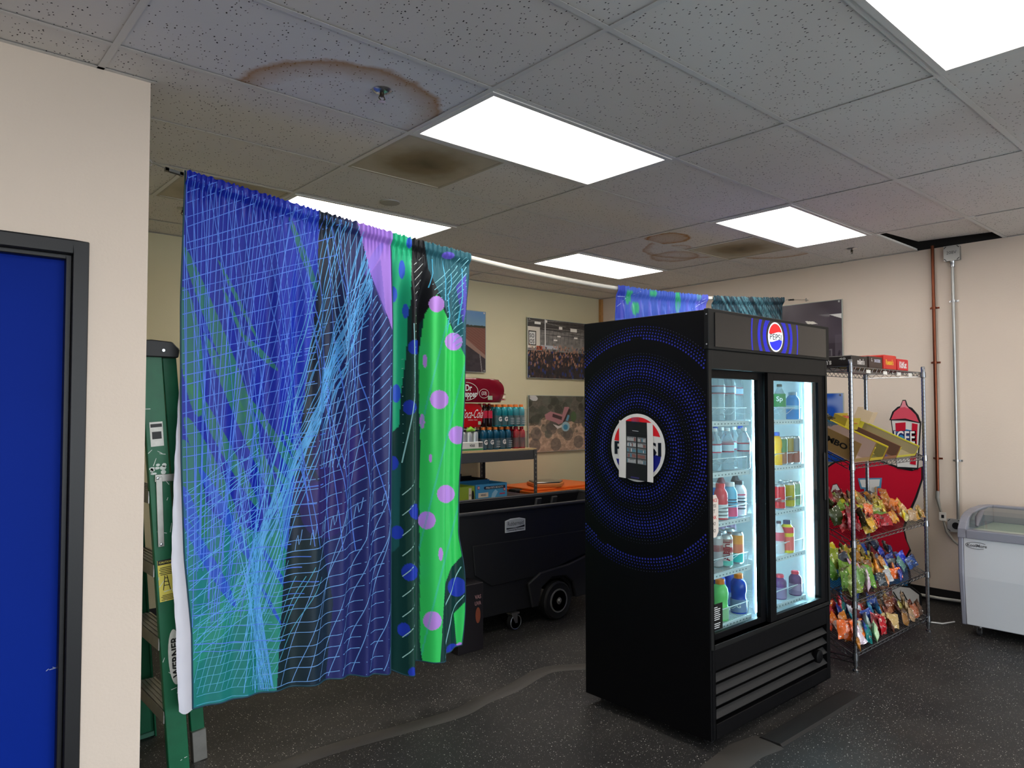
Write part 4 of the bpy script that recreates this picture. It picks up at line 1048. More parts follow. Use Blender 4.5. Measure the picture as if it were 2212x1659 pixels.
# halftone rings and the roundel on the side
CY, CZ = 0.667, 1.331; xs_ = FX0 - 0.0006
hb = MB()
def dot_size(r):
    def band(a, p, b): return 0 if r < a or r > b else ((r - a) / (p - a) if r < p else (b - r) / (b - p))
    s = max(band(0.172, 0.228, 0.300), band(0.285, 0.378, 0.470), (0 if r < 0.528 else max(0, 1 - (r - 0.528) / 0.085)))
    return s
ri = 0; r = 0.183
while r < 0.61:
    n_ = int(2 * PI * r / 0.0172)
    for k in range(n_):
        a = 2 * PI * (k + (ri % 2) * 0.5) / n_
        y, z = CY + r * math.cos(a), CZ + r * math.sin(a)
        if not (FY0 + 0.01 < y < FY1 - 0.006 and z < FZ1 - 0.004): continue
        s = dot_size(r + 0.006 * math.sin(a * 7))
        rad = 0.0010 + 0.0040 * s ** 0.9
        if r > 0.60 or 0.462 < r < 0.526: continue
        hb.slot(0 if rad > 0.0021 else 1)
        hb.disc((xs_, y, z), (0, -1, 0), (0, 0, 1), rad, 8 if rad > 0.002 else 5)
    r += 0.0146; ri += 1
o = hb.build('dotted_graphic', [mat('print blue', (40, 48, 168), 0.4), mat('print grey blue', (84, 92, 128), 0.4)], cool); o['label'] = 'blue halftone rings on the side panel'; o['kind'] = 'stuff'
lg = MB()
pepsi_disc(lg, (FX0 - 0.001, CY, CZ), (0, -1, 0), (0, 0, 1), 0.166, (-1, 0, 0), (0, 1, 2), 0.0005)
lg.slot(3).text('PEPSI', (FX0 - 0.0022, CY, CZ - 0.004), (0, -1, 0), (0, 0, 1), width=0.288, height=0.066, bold=0.022)
lg.build('roundel', [mat('print white', (226, 226, 222), 0.4), mat('print red', (222, 26, 34), 0.4), mat('print navy', (22, 28, 128), 0.4), MATS['sign lettering']], cool)
# a sheet of paper taped over the roundel
pg = thing('paper_printout', 'sheet of paper with a printed black cooler taped over the round logo', 'printout', (FX0 - 0.004, 0.64, 1.18))
def paper(u, v): # u across towards the front, v up
    y = 0.779 - 0.209 * u - 0.008 * (1 - v) * (u - 0.0) ; z = 1.182 + 0.282 * v - 0.012 * u
    x = FX0 - 0.004 - 0.010 * (1 - v) ** 2 * (0.4 + 0.6 * u) - 0.002 * math.sin(u * 9)
    return (x, y, z)
sh_ = MB()
def patch(b_, u0, u1, v0, v1, lift=0.0, n=6):
    ids = [[b_.addv((paper(u0 + (u1 - u0) * i / n, v0 + (v1 - v0) * j / n)[0] - lift,) + paper(u0 + (u1 - u0) * i / n, v0 + (v1 - v0) * j / n)[1:]) for i in range(n + 1)] for j in range(n + 1)]
    for j in range(n):
        for i in range(n): b_.face((ids[j][i], ids[j][i + 1], ids[j + 1][i + 1], ids[j + 1][i]))
patch(sh_, 0, 1, 0, 1, 0, 12)
sh_.build('sheet', mat('paper', (226, 225, 222), 0.7), pg, smooth=1.0)
pp = MB(); patch(pp, 0.22, 0.84, 0.0, 1.0, 0.0006, 12); pp.slot(1); patch(pp, 0.23, 0.83, 0.80, 0.803, 0.0012, 4)
for (a, b2) in ((0.245, 0.51), (0.545, 0.81)):
    for k in range(5):
        v1 = 0.735 - k * 0.094; pp.slot(2); patch(pp, a, b2, v1 - 0.084, v1, 0.0012, 3)
        for q in range(9):
            u = a + 0.012 + q * (b2 - a - 0.02) / 9
            pp.slot([3, 3, 4, 5, 3][k] if rr.random() < 0.6 else rr.choice((2, 4, 5, 6))); patch(pp, u, u + 0.016, v1 - 0.074, v1 - 0.012 - 0.02 * rr.random(), 0.0018, 1)
pp.slot(6); patch(pp, 0.40, 0.58, 0.835, 0.842, 0.0012, 2); pp.slot(7); patch(pp, 0.36, 0.60, 0.02, 0.045, 0.0012, 2)
pp.build('picture', [mat('print black', (22, 22, 23), 0.5), mat('print dark grey', (52, 52, 54), 0.5), mat('print mid grey', (112, 116, 118), 0.5), mat('print pale', (186, 190, 190), 0.5), mat('print teal', (70, 140, 160), 0.5), mat('print brick', (150, 80, 66), 0.5), mat('print light', (214, 214, 214), 0.5), mat('print violet', (50, 44, 100), 0.5)], pg)
tp = MB(); patch(tp, 0.38, 0.62, 0.985, 1.08, 0.0022, 3); tp.build('tape', pane_mat('clear tape', (240, 236, 236), 0.35, 0.2), pg)

# ------------------------------------------------------------------ what stands in the cooler
PLAIN = {}
def colm(rgb, rough=0.35): return mat('drink colour %d %d %d' % tuple(rgb), rgb, rough)
M_clear = mat('clear bottle', (222, 238, 244), 0.08, trans=0.75, ior=1.15)
BOT = {'water': [(0.0, 0.0), (0.92, 0.0), (1.0, 0.02), (0.96, 0.12), (1.0, 0.16), (0.95, 0.22), (1.0, 0.27), (0.97, 0.45), (1.0, 0.5), (1.0, 0.66), (0.9, 0.74), (0.62, 0.84), (0.38, 0.90), (0.38, 0.935), (0.0, 0.935)],
       'sport': [(0.0, 0.0), (0.94, 0.0), (1.0, 0.03), (1.0, 0.30), (0.90, 0.40), (0.90, 0.48), (1.0, 0.56), (1.0, 0.68), (0.92, 0.78), (0.66, 0.86), (0.5, 0.88), (0.5, 0.90), (0.0, 0.90)],
       'prime': [(0.0, 0.0), (0.92, 0.0), (1.0, 0.02), (1.0, 0.66), (0.96, 0.74), (0.7, 0.84), (0.56, 0.87), (0.56, 0.89), (0.0, 0.89)],
       'soda': [(0.0, 0.0), (0.8, 0.0), (0.98, 0.04), (1.0, 0.2), (0.92, 0.34), (0.98, 0.46), (1.0, 0.6), (0.8, 0.74), (0.45, 0.86), (0.36, 0.9), (0.36, 0.935), (0.0, 0.935)]}
CAPR = {'water': (0.42, 0.925), 'sport': (0.56, 0.885), 'prime': (0.62, 0.88), 'soda': (0.42, 0.925)}
def bottle(kind, x, y, z, hgt, r, body, cap, label, bands=(), text=None, group=None, tcol=(245, 245, 245)):
    t = thing('drink_bottle', label, 'bottle', (x, y, z), 0, group)
    bm_ = M_clear if body is None else colm(body, 0.25)
    MB().lathe([(a * r, z + c * hgt) for a, c in BOT[kind]], (x, y, 0), 16).build('body', bm_, t, smooth=0.9)
    cr, ch = CAPR[kind]
    MB().lathe([(cr * r, z + ch * hgt), (cr * r, z + hgt * 0.985), (cr * r * 0.9, z + hgt), (0, z + hgt)], (x, y, 0), 16).build('cap', colm(cap), t, smooth=0.6)
    for (a, c, rgb) in bands:
        ra = max(np.interp([a, (a + c) / 2, c], [q[1] for q in BOT[kind]], [q[0] for q in BOT[kind]])) * r + 0.0008
        MB().lathe([(ra, z + a * hgt), (ra, z + c * hgt)], (x, y, 0), 20).build('label', colm(rgb, 0.4), t, smooth=0.9)
    if text:
        s, a, hh = text; d = Vector((CAM[0] - x, CAM[1] - y, 0)).normalized(); ex_ = Vector((-d.y, d.x, 0))
        MB().text(s, Vector((x, y, z + a * hgt)) + d * (r + 0.0022), ex_, (0, 0, 1), height=hh, bold=0.02).build('lettering', colm(tcol), t)
    return t
def can(x, y, z, hgt, r, bands, label, group=None, text=None):
    t = thing('drink_can', label, 'can', (x, y, z), 0, group)
    MB().lathe([(r * 0.8, z), (r, z + 0.008), (r, z + hgt - 0.014), (r * 0.82, z + hgt - 0.003), (r * 0.86, z + hgt), (r * 0.8, z + hgt - 0.003), (0, z + hgt - 0.004)], (x, y, 0), 18).build('shell', mat('can aluminium', (196, 200, 202), 0.3, 0.9), t, smooth=0.6)
    for a, c, rgb in bands: MB().lathe([(r + 0.0006, z + a * hgt), (r + 0.0006, z + c * hgt)], (x, y, 0), 20).build('print', colm(rgb, 0.3), t, smooth=0.9)
    if text:
        d = Vector((CAM[0] - x, CAM[1] - y, 0)).normalized(); ex_ = Vector((-d.y, d.x, 0))
        MB().text(text[0], Vector((x, y, z + 0.5 * hgt)) + d * (r + 0.002), Vector((0, 0, 1)), -ex_, width=hgt * 0.6, bold=0.02).build('lettering', colm(text[1]), t)
    return t
def sx(px, Y): return float(at(px, 1000, 1, Y)[0])
z1, z2, z3, z4, z5 = SZ
for px_, Y, lb in ((1549, 0.43, 'tall clear water bottle at the left end of the top cooler shelf'), (1573, 0.435, 'tall clear water bottle in the middle of the top left cooler shelf'), (1590, 0.55, 'tall clear water bottle set back on the top left cooler shelf')):
    bottle('water', sx(px_, Y), Y, z1, 0.275, 0.042, None, (226, 232, 236), lb, [(0.48, 0.49, (190, 70, 90)), (0.50, 0.60, (176, 204, 226)), (0.61, 0.62, (190, 70, 90))])
for k, (px_, Y) in enumerate(((1544, 0.42), (1559, 0.50), (1571, 0.415), (1586, 0.52), (1607, 0.392), (1546, 0.60), (1600, 0.60))):
    bottle('water', sx(px_, Y), Y, z2, 0.205, 0.033, None, (236, 240, 242) if k < 5 else (40, 90, 190), ['half litre water bottle at the left of the second cooler shelf', 'half litre water bottle behind the leftmost one on the second cooler shelf', 'front half litre water bottle in the middle of the second cooler shelf', 'half litre water bottle in the back row of the second cooler shelf', 'half litre water bottle next to the light tube on the second cooler shelf', 'blue-capped water bottle far back at the left of the second cooler shelf', 'blue-capped water bottle far back near the light tube'][k], [(0.42, 0.445, (196, 50, 84)), (0.45, 0.60, (196, 224, 240)), (0.605, 0.625, (196, 50, 84))], group='half litre water bottles in the cooler')
PR = [((1543, 0.43), (40, 130, 220), (236, 240, 242), 'blue sports drink bottle at the left edge of the third cooler shelf', [(0.05, 0.5, (200, 210, 220))]),
      ((1555, 0.40), (222, 60, 78), (228, 50, 60), 'red and white sports drink bottle with a red cap', [(0.05, 0.42, (226, 234, 238)), (0.10, 0.14, (30, 40, 60)), (0.20, 0.24, (30, 40, 60)), (0.30, 0.34, (30, 40, 60))]),
      ((1576, 0.40), (110, 196, 236), (238, 244, 246), 'light blue and pink sports drink bottle with a white cap', [(0.04, 0.30, (230, 76, 130)), (0.34, 0.37, (30, 40, 70)), (0.42, 0.45, (30, 40, 70)), (0.50, 0.53, (30, 40, 70))]),
      ((1596, 0.415), (236, 236, 240), (52, 54, 60), 'white and black sports drink bottle with a dark cap', [(0.58, 0.62, (216, 70, 100)), (0.18, 0.22, (40, 44, 52)), (0.28, 0.32, (40, 44, 52)), (0.38, 0.42, (40, 44, 52)), (0.48, 0.51, (40, 44, 52))])]
for (px_, Y), bc, cc, lb, bd in PR: bottle('prime', sx(px_, Y), Y, z3, 0.172, 0.036, bc, cc, lb, bd)
for px_, Y, c_, lb in ((1557, 0.55, (120, 60, 70), 'dark red bottle far back on the third cooler shelf'), (1588, 0.56, (60, 60, 66), 'dark bottle far back on the third cooler shelf')): bottle('soda', sx(px_, Y), Y, z3, 0.2, 0.03, c_, (190, 60, 60), lb)
can(sx(1567, 0.405), 0.405, z4, 0.157, 0.030, [(0.06, 0.2, (120, 206, 190)), (0.2, 0.88, (226, 214, 210)), (0.45, 0.62, (206, 50, 70)), (0.74, 0.86, (196, 60, 70))], 'slim white and red can at the front of the fourth cooler shelf', text=('Alani', (150, 30, 50)))
can(sx(1591, 0.41), 0.41, z4, 0.157, 0.030, [(0.06, 0.34, (70, 196, 190)), (0.34, 0.62, (232, 128, 96)), (0.62, 0.9, (240, 160, 70))], 'slim orange and teal can at the front of the fourth cooler shelf')
can(sx(1546, 0.43), 0.43, z4, 0.157, 0.030, [(0.06, 0.9, (186, 178, 180)), (0.5, 0.7, (196, 60, 76))], 'slim silver and red can at the left edge of the fourth cooler shelf')
can(sx(1556, 0.49), 0.49, z4, 0.157, 0.030, [(0.06, 0.9, (126, 98, 90))], 'slim brown can behind the white and red can')
can(sx(1575, 0.49), 0.49, z4, 0.157, 0.030, [(0.06, 0.9, (150, 106, 92))], 'slim brown can behind the orange and teal can')
for px_, Y, lb in ((1556, 0.60, 'purple can far back at the left of the fourth cooler shelf'), (1576, 0.60, 'purple can far back in the middle of the fourth cooler shelf')): can(sx(px_, Y), Y, z4, 0.19, 0.03, [(0.05, 0.92, (128, 108, 140))], lb)
bottle('sport', sx(1552, 0.40), 0.40, z5, 0.192, 0.040, (120, 214, 120), (236, 128, 40), 'light green sports drink bottle with an orange cap in the cooler', [(0.04, 0.32, (150, 200, 150))])
bottle('sport', sx(1592, 0.405), 0.405, z5, 0.192, 0.040, (26, 64, 170), (236, 128, 40), 'dark blue sports drink bottle at the front of the lowest left shelf', [(0.04, 0.36, (122, 140, 176))], text=('G', 0.22, 0.022))
bottle('sport', sx(1570, 0.52), 0.52, z5, 0.192, 0.040, (24, 58, 150), (236, 128, 40), 'dark blue sports drink bottle set back on the lowest left shelf', [(0.04, 0.36, (112, 128, 160))])
bottle('sport', sx(1548, 0.52), 0.52, z5, 0.192, 0.040, (24, 58, 150), (230, 110, 60), 'dark blue sports drink bottle behind the green one', [(0.04, 0.36, (112, 128, 160))])
bottle('sport', sx(1592, 0.60), 0.60, z5, 0.2, 0.036, (150, 160, 160), (170, 176, 176), 'greyish bottle far back on the lowest left shelf')
# right bay
bottle('soda', sx(1686, 0.39), 0.39, z1, 0.19, 0.033, None, (40, 60, 60), 'clear soda bottle with a green label on the top right shelf', [(0.36, 0.72, (20, 128, 66))], text=('Sp', 0.56, 0.034))
bottle('prime', sx(1714, 0.385), 0.385, z1, 0.15, 0.036, (30, 150, 226), (150, 180, 196), 'bright blue squat bottle on the top right shelf', [(0.36, 0.5, (150, 206, 236))])
bottle('sport', sx(1677, 0.40), 0.40, z2, 0.175, 0.034, (240, 176, 30), (40, 90, 190), 'yellow orange bottle with a blue cap on the second right shelf')
for px_, Y, c1, c2, lb in ((1688, 0.385, (72, 120, 66), (150, 90, 60), 'green foil drink can by the yellow orange bottle'), (1702, 0.40, (160, 140, 60), (140, 60, 44), 'gold and brown foil can in the middle of the second right shelf'), (1716, 0.385, (120, 136, 150), (150, 70, 56), 'silver and brown foil can by the tube on the second right shelf')):
    can(sx(px_, Y), Y, z2, 0.15, 0.031, [(0.05, 0.45, c2), (0.45, 0.92, c1)], lb)
for px_, Y, c1, lb in ((1682, 0.38, (200, 40, 46), 'red drink can at the front of the third right shelf'), (1692, 0.45, (180, 60, 64), 'red drink can in the second row of the third right shelf'), (1703, 0.385, (196, 176, 44), 'yellow green drink can on the third right shelf'), (1716, 0.39, (150, 190, 150), 'pale green drink can on the third right shelf')):
    can(sx(px_, Y), Y, z3, 0.135, 0.031, [(0.06, 0.9, c1), (0.3, 0.4, (226, 226, 220))], lb)
bottle('sport', sx(1698, 0.385), 0.385, z4, 0.17, 0.036, (226, 206, 40), (50, 44, 90), 'yellow bottle with a red label and dark cap on the fourth right shelf', [(0.62, 0.8, (206, 50, 56)), (0.08, 0.5, (222, 96, 84))])
bottle('soda', sx(1680, 0.40), 0.40, z4, 0.17, 0.030, (206, 196, 196), (90, 60, 66), 'pale bottle with a pink label beside the yellow bottle', [(0.4, 0.66, (196, 70, 84))])
for px_, Y, lb in ((1681, 0.40, 'purple drink bottle with a red cap at the left of the lowest right shelf'), (1696, 0.52, 'purple drink bottle with a red cap set back on the lowest right shelf'), (1714, 0.385, 'purple drink bottle with a red cap next to the right light tube')):
    bottle('prime', sx(px_, Y), Y, z5, 0.128, 0.034, (86, 40, 96), (206, 44, 66), lb, [(0.04, 0.5, (150, 130, 160))])

# ------------------------------------------------------------------ prints on the walls
M_print = print_mat('glossy photo print', rough=0.25, spec=0.4, coat=0.2)
M_acryl = mat('acrylic edge', (206, 214, 206), 0.15, trans=0.4)
def val_noise(u, v, n, seed):
    r_ = np.random.RandomState(seed); g_ = r_.rand(n + 2, n + 2)
    x, y = u * n, v * n; i, j = np.clip(x.astype(int), 0, n), np.clip(y.astype(int), 0, n); fx, fy = x - i, y - j
    fx, fy = fx * fx * (3 - 2 * fx), fy * fy * (3 - 2 * fy)
    return (g_[j, i] * (1 - fx) + g_[j, i + 1] * fx) * (1 - fy) + (g_[j + 1, i] * (1 - fx) + g_[j + 1, i + 1] * fx) * fy
def wall_print(label, axis, plane, a0, a1, z0, z1, fn, nx=240, nz=170, tilt=0.0):
    """axis 'y': hangs on the back wall (runs along x); axis 'x': on the right wall (runs along -y)"""
    off = 0.024
    if axis == 'y': W = lambda a, z, d: (a, plane - d, z)
    else: W = lambda a, z, d: (plane - d, a, z)
    mid = W((a0 + a1) / 2, z0, off); t = thing('wall_print', label, 'poster', mid, 0, 'unframed photo prints on stand-offs')
    b_ = MB()
    lo, hi = min(a0, a1), max(a0, a1)
    if axis == 'y': b_.box(lo, hi, plane - off, plane - off + 0.005, z0, z1)
    else: b_.box(plane - off, plane - off + 0.005, lo, hi, z0, z1)
    b_.build('panel', M_acryl, t)
    u = np.linspace(0, 1, nx)[None, :] + np.zeros((nz, 1)); v = np.linspace(0, 1, nz)[:, None] + np.zeros((1, nx))
    m_ = 0.008
    A = a0 + (a1 - a0) * (m_ + u * (1 - 2 * m_)); Z = z0 + 0.005 + (z1 - z0 - 0.01) * v
    D = np.full_like(A, off + 0.0012)
    P = np.stack([A, plane - D, Z], -1) if axis == 'y' else np.stack([plane - D, A, Z], -1)
    C = np.zeros(u.shape + (3,)); fn(u, v, C)
    grid_mesh('print', P[::-1] if False else P, C, M_print, t)
    for a in (a0 + (a1 - a0) * 0.03, a0 + (a1 - a0) * 0.97):
        for z in (z0 + 0.018, z1 - 0.018):
            c_ = W(a, z, 0)
            if axis == 'y': MB().cyl((c_[0], plane, z), (c_[0], plane - off - 0.006, z), 0.009, 12).build('standoff', M_steel, t, smooth=0.7)
            else: MB().cyl((plane, c_[1], z), (plane - off - 0.006, c_[1], z), 0.009, 12).build('standoff', M_steel, t, smooth=0.7)
    return t
def p_crowd(u, v, C):
    C[...] = s2l((118, 116, 114)); n = val_noise(u, v, 24, 1)
    C *= (0.7 + 0.6 * n)[..., None]
    paint(C, v > 0.82, (52, 50, 50), 0.85)
    for k in range(9):
        paint(C, np.abs(v - (0.99 - 0.035 * k) + 0.10 * (u - 0.5) * (k % 3 - 1)) < 0.006, (30, 30, 32) if k % 2 else (128, 126, 122), 0.8)
    for k in range(12): paint(C, (np.abs(u - 0.22 - k * 0.068 - 0.1 * (v - 0.8)) < 0.004) & (v > 0.6), (70, 68, 68), 0.7)
    for cx, cy, w_, h_ in ((0.78, 0.86, 0.06, 0.03), (0.55, 0.88, 0.03, 0.025), (0.30, 0.97, 0.02, 0.02), (0.16, 0.93, 0.05, 0.02), (0.82, 0.73, 0.03, 0.015), (0.52, 0.73, 0.03, 0.012), (0.46, 0.66, 0.03, 0.012)): paint(C, (np.abs(u - cx) < w_) & (np.abs(v - cy) < h_), (232, 230, 226))
    paint(C, (u < 0.20) & (v > 0.5) & (v < 0.86), (206, 200, 188)); paint(C, (np.abs(u - 0.285) < 0.008) & (v > 0.55), (220, 220, 220))
    paint(C, (u > 0.012) & (u < 0.135) & (v > 0.54) & (v < 0.79), (24, 24, 26)); paint(C, (u > 0.022) & (u < 0.125) & (v > 0.56) & (v < 0.77), (206, 206, 204))
    paint(C, (u > 0.22) & (u < 0.5) & (v > 0.5) & (v < 0.56), (170, 176, 184)); paint(C, (u > 0.14) & (u < 0.24) & (v > 0.47) & (v < 0.54), (160, 70, 44))
    r_ = np.random.RandomState(5)
    paint(C, v < 0.46, (36, 32, 38))
    for k in range(520):
        y = r_.rand() ** 0.8 * 0.54; y = 0.54 - y; x = r_.rand(); s = 0.010 + 0.03 * (0.54 - y)
        rgb = [(20, 20, 26), (34, 30, 38), (30, 44, 100), (96, 66, 52), (150, 112, 92), (62, 44, 40), (24, 26, 40), (130, 96, 80)][r_.randint(8)]
        if y < 0.2 and rgb[0] > 90: rgb = (40, 32, 34)
        paint(C, in_ell(u, v, x, y, s * 0.7, s * 1.5), rgb, 0.9)
    for k in range(60):
        x = r_.rand(); y = 0.34 + 0.22 * r_.rand(); paint(C, in_ell(u, v, x, y, 0.006, 0.03, r_.rand() - 0.5), (168, 124, 104), 0.9)
    C *= 1.25
def p_aerial(u, v, C):
    n, n2 = val_noise(u, v, 7, 2), val_noise(u, v, 30, 3)
    C[...] = s2l((184, 156, 134)); C *= (0.75 + 0.5 * n2)[..., None]
    paint(C, (v + 0.35 * n > 0.72), (76, 80, 74), 0.9); C *= (0.8 + 0.4 * val_noise(u, v, 60, 4))[..., None]
    r_ = np.random.RandomState(8)
    for k in range(90):
        x, y = r_.rand(), 0.25 + 0.75 * r_.rand() ** 0.8; s = 0.02 + 0.06 * r_.rand(); g_ = r_.randint(46, 100)
        paint(C, in_ell(u, v, x, y, s, s * 1.2), (g_, g_ + 4, g_ - 6), 0.6)
    for cx, cy in ((0.12, 0.32), (0.1, 0.12), (0.45, 0.12), (0.85, 0.15), (0.66, 0.3), (0.38, 0.42)): paint(C, in_ell(u, v, cx, cy, 0.09, 0.12), (92, 88, 84), 0.7)
    paint(C, in_ell(u, v, 0.08, 0.96, 0.07, 0.05, -0.4), (214, 214, 214), 0.8)
    paint(C, in_poly(u, v, [(0.26, 0.66), (0.36, 0.72), (0.56, 0.66), (0.60, 0.80), (0.68, 0.80), (0.70, 0.72), (0.58, 0.52), (0.50, 0.48), (0.44, 0.52), (0.28, 0.58)]), (174, 122, 128))
    paint(C, in_poly(u, v, [(0.40, 0.68), (0.56, 0.62), (0.55, 0.56), (0.39, 0.62)]), (70, 48, 52)); paint(C, in_poly(u, v, [(0.68, 0.78), (0.71, 0.74), (0.60, 0.52), (0.57, 0.52)]), (52, 40, 44))
    paint(C, in_poly(u, v, [(0.40, 0.49), (0.50, 0.45), (0.60, 0.50), (0.58, 0.44), (0.48, 0.40)]), (214, 208, 204))
    paint(C, in_poly(u, v, [(0.62, 0.55), (0.66, 0.66), (0.69, 0.64), (0.66, 0.54)]), (92, 150, 178)); paint(C, in_ell(u, v, 0.62, 0.44, 0.07, 0.09), (150, 186, 198)); paint(C, in_ell(u, v, 0.62, 0.43, 0.04, 0.05), (64, 140, 176))
    paint(C, in_ell(u, v, 0.76, 0.62, 0.05, 0.1), (70, 100, 60), 0.8)
def p_roof(u, v, C):
    n2 = val_noise(u, v, 30, 3)
    C[...] = s2l((62, 56, 60)); C *= (0.8 + 0.4 * n2)[..., None]
    sky = v > 0.74
    C[sky] = s2l((118, 158, 186)); k = sstep(0.74, 1.0, v)[..., None] * sky[..., None]; C[...] = C * (1 - k) + s2l((92, 140, 190)) * k
    paint(C, (v > 0.715) & (v < 0.755 + 0.02 * val_noise(u, v, 40, 9)), (58, 60, 48))
    roof = in_poly(u, v, [(0.0, 0.72), (1.0, 0.73), (1.0, 0.22), (0.70, 0.50), (0.62, 0.56), (0.0, 0.60)])
    paint(C, roof, (132, 88, 76)); paint(C, roof & (np.sin((u * 0.9 + v * 1.2) * 120) > 0.5), (112, 72, 64), 0.7)
    paint(C, in_poly(u, v, [(0.60, 0.54), (0.66, 0.60), (1.0, 0.28), (1.0, 0.22)]), (150, 120, 108))
    paint(C, (u > 0.62) & (u < 0.70) & (v > 0.56) & (v < 0.80), (116, 70, 66)); paint(C, (u > 0.64) & (u < 0.68) & (v > 0.79) & (v < 0.82), (70, 50, 50))
    paint(C, (np.abs(u - 0.93 + 0.1 * (v - 0.2)) < 0.006) & (v < 0.3), (136, 130, 130))
def p_dark(u, v, C):
    n = val_noise(u, v, 6, 12); C[...] = s2l((78, 70, 80)); C *= (0.75 + 0.5 * n)[..., None]
    paint(C, v < 0.38, (58, 50, 58), 0.8)
    paint(C, in_poly(u, v, [(0.02, 0.90), (0.24, 0.88), (0.24, 0.82), (0.02, 0.84)]), (190, 184, 182), 0.8)
    paint(C, in_poly(u, v, [(0.63, 0.74), (0.72, 0.72), (0.76, 0.68), (0.66, 0.69)]), (230, 226, 220)); paint(C, in_poly(u, v, [(0.88, 0.80), (1.0, 0.80), (1.0, 0.73)]), (230, 228, 226))
    SK = (196, 164, 138)
    paint(C, in_ell(u, v, 0.45, 0.70, 0.022, 0.035), SK); paint(C, in_poly(u, v, [(0.40, 0.64), (0.50, 0.64), (0.485, 0.48), (0.42, 0.48)]), SK)
    paint(C, in_poly(u, v, [(0.40, 0.645), (0.30, 0.55), (0.29, 0.53), (0.32, 0.54), (0.41, 0.60)]), SK); paint(C, in_poly(u, v, [(0.50, 0.645), (0.62, 0.52), (0.63, 0.50), (0.60, 0.51), (0.49, 0.60)]), SK)
    paint(C, (u > 0.82) & (u < 0.90) & (v < 0.30) & (v > 0.02), (104, 98, 104)); paint(C, (u > 0.83) & (u < 0.89) & (v < 0.28) & (v > 0.04), (70, 64, 72))
    paint(C, (u > 0.93) & (v < 0.5), (96, 88, 98), 0.5)
    r_ = np.random.RandomState(4)
    for k in range(30): paint(C, in_ell(u, v, r_.rand(), 0.1 + 0.2 * r_.rand(), 0.012, 0.03), (44, 38, 46), 0.6)
def p_blue(u, v, C):
    n = val_noise(u, v, 8, 21); C[...] = s2l((28, 78, 168)); paint(C, v < 0.4, (22, 60, 148), 0.7); k = (sstep(0.55, 0.9, n) * (v > 0.35) * 0.6)[..., None]; C[...] = C * (1 - k) + s2l((150, 170, 214)) * k
pr = wall_print('photo print of a crowd in a hall under white lights', 'y', YB, 3.31, 4.22, 1.850, 2.492, p_crowd)
MB().text('SO\nOS', (3.377, YB - 0.0262, 2.272), (1, 0, 0), (0, 0, 1), width=0.07, height=0.105, bold=0.01).build('lettering', MATS['label black'], pr)
wall_print('aerial photo print of a pink-roofed house with a pool', 'y', YB, 3.32, 4.23, 1.060, 1.668, p_aerial)
wall_print('photo print of a tiled roof and chimney under blue sky, half behind the curtain', 'y', YB, 1.835, 2.747, 1.885, 2.498, p_roof)
pr = wall_print('dark photo print of a bare-backed figure with spread arms on the right wall', 'x', XR, 2.125, 1.212, 1.860, 2.478, p_dark)
wall_print('blue sky photo print on the right wall behind the wire rack', 'x', XR, 2.125, 1.215, 1.050, 1.658, p_blue)

# ------------------------------------------------------------------ pipes, boxes and cables on the right wall
M_cop = mat('copper pipe', (118, 66, 46), 0.32, 0.85, noise=0.3, nscale=12)
def stack_pipe(name, label, cat, y, r, z0, z1, m_, clamps, clm):
    t = thing(name, label, cat, (XR - 0.024, y, z0))
    MB().cyl((XR - 0.024, y, z0), (XR - 0.024, y, z1), r, 14).build('pipe', m_, t, smooth=0.7)
    for zc_ in clamps:
        c_ = MB().lathe([(r + 0.001, zc_ - 0.008), (r + 0.004, zc_ - 0.008), (r + 0.004, zc_ + 0.008), (r + 0.001, zc_ + 0.008)], (XR - 0.024, y, 0), 14)
        c_.box(XR - 0.004, XR, y - 0.034, y + 0.034, zc_ - 0.007, zc_ + 0.007); c_.cyl((XR - 0.004, y - 0.027, zc_), (XR - 0.009, y - 0.027, zc_), 0.004, 8).cyl((XR - 0.004, y + 0.027, zc_), (XR - 0.009, y + 0.027, zc_), 0.004, 8)
        c_.build('clamp', clm, t)
    return t
stack_pipe('copper_pipe', 'brown copper pipe running down the right wall beside the wire rack', 'pipe', 0.49, 0.0125, 0.86, CEIL + 0.02, M_cop, (2.322, 1.886, 1.126), mat('copper clamp', (128, 70, 50), 0.4, 0.8))
cdt = stack_pipe('conduit', 'galvanised conduit running from the marked box down to the freezer', 'conduit', 0.35, 0.0115, 0.66, 2.69, mat('galvanised conduit', (176, 178, 176), 0.38, 0.85), (2.361, 1.116), M_steel)
MB().lathe([(0.0115, 2.625), (0.016, 2.628), (0.016, 2.655), (0.018, 2.658), (0.018, 2.68), (0.0115, 2.682)], (XR - 0.024, 0.35, 0), 14).build('connector', M_steel, cdt, smooth=0.6)
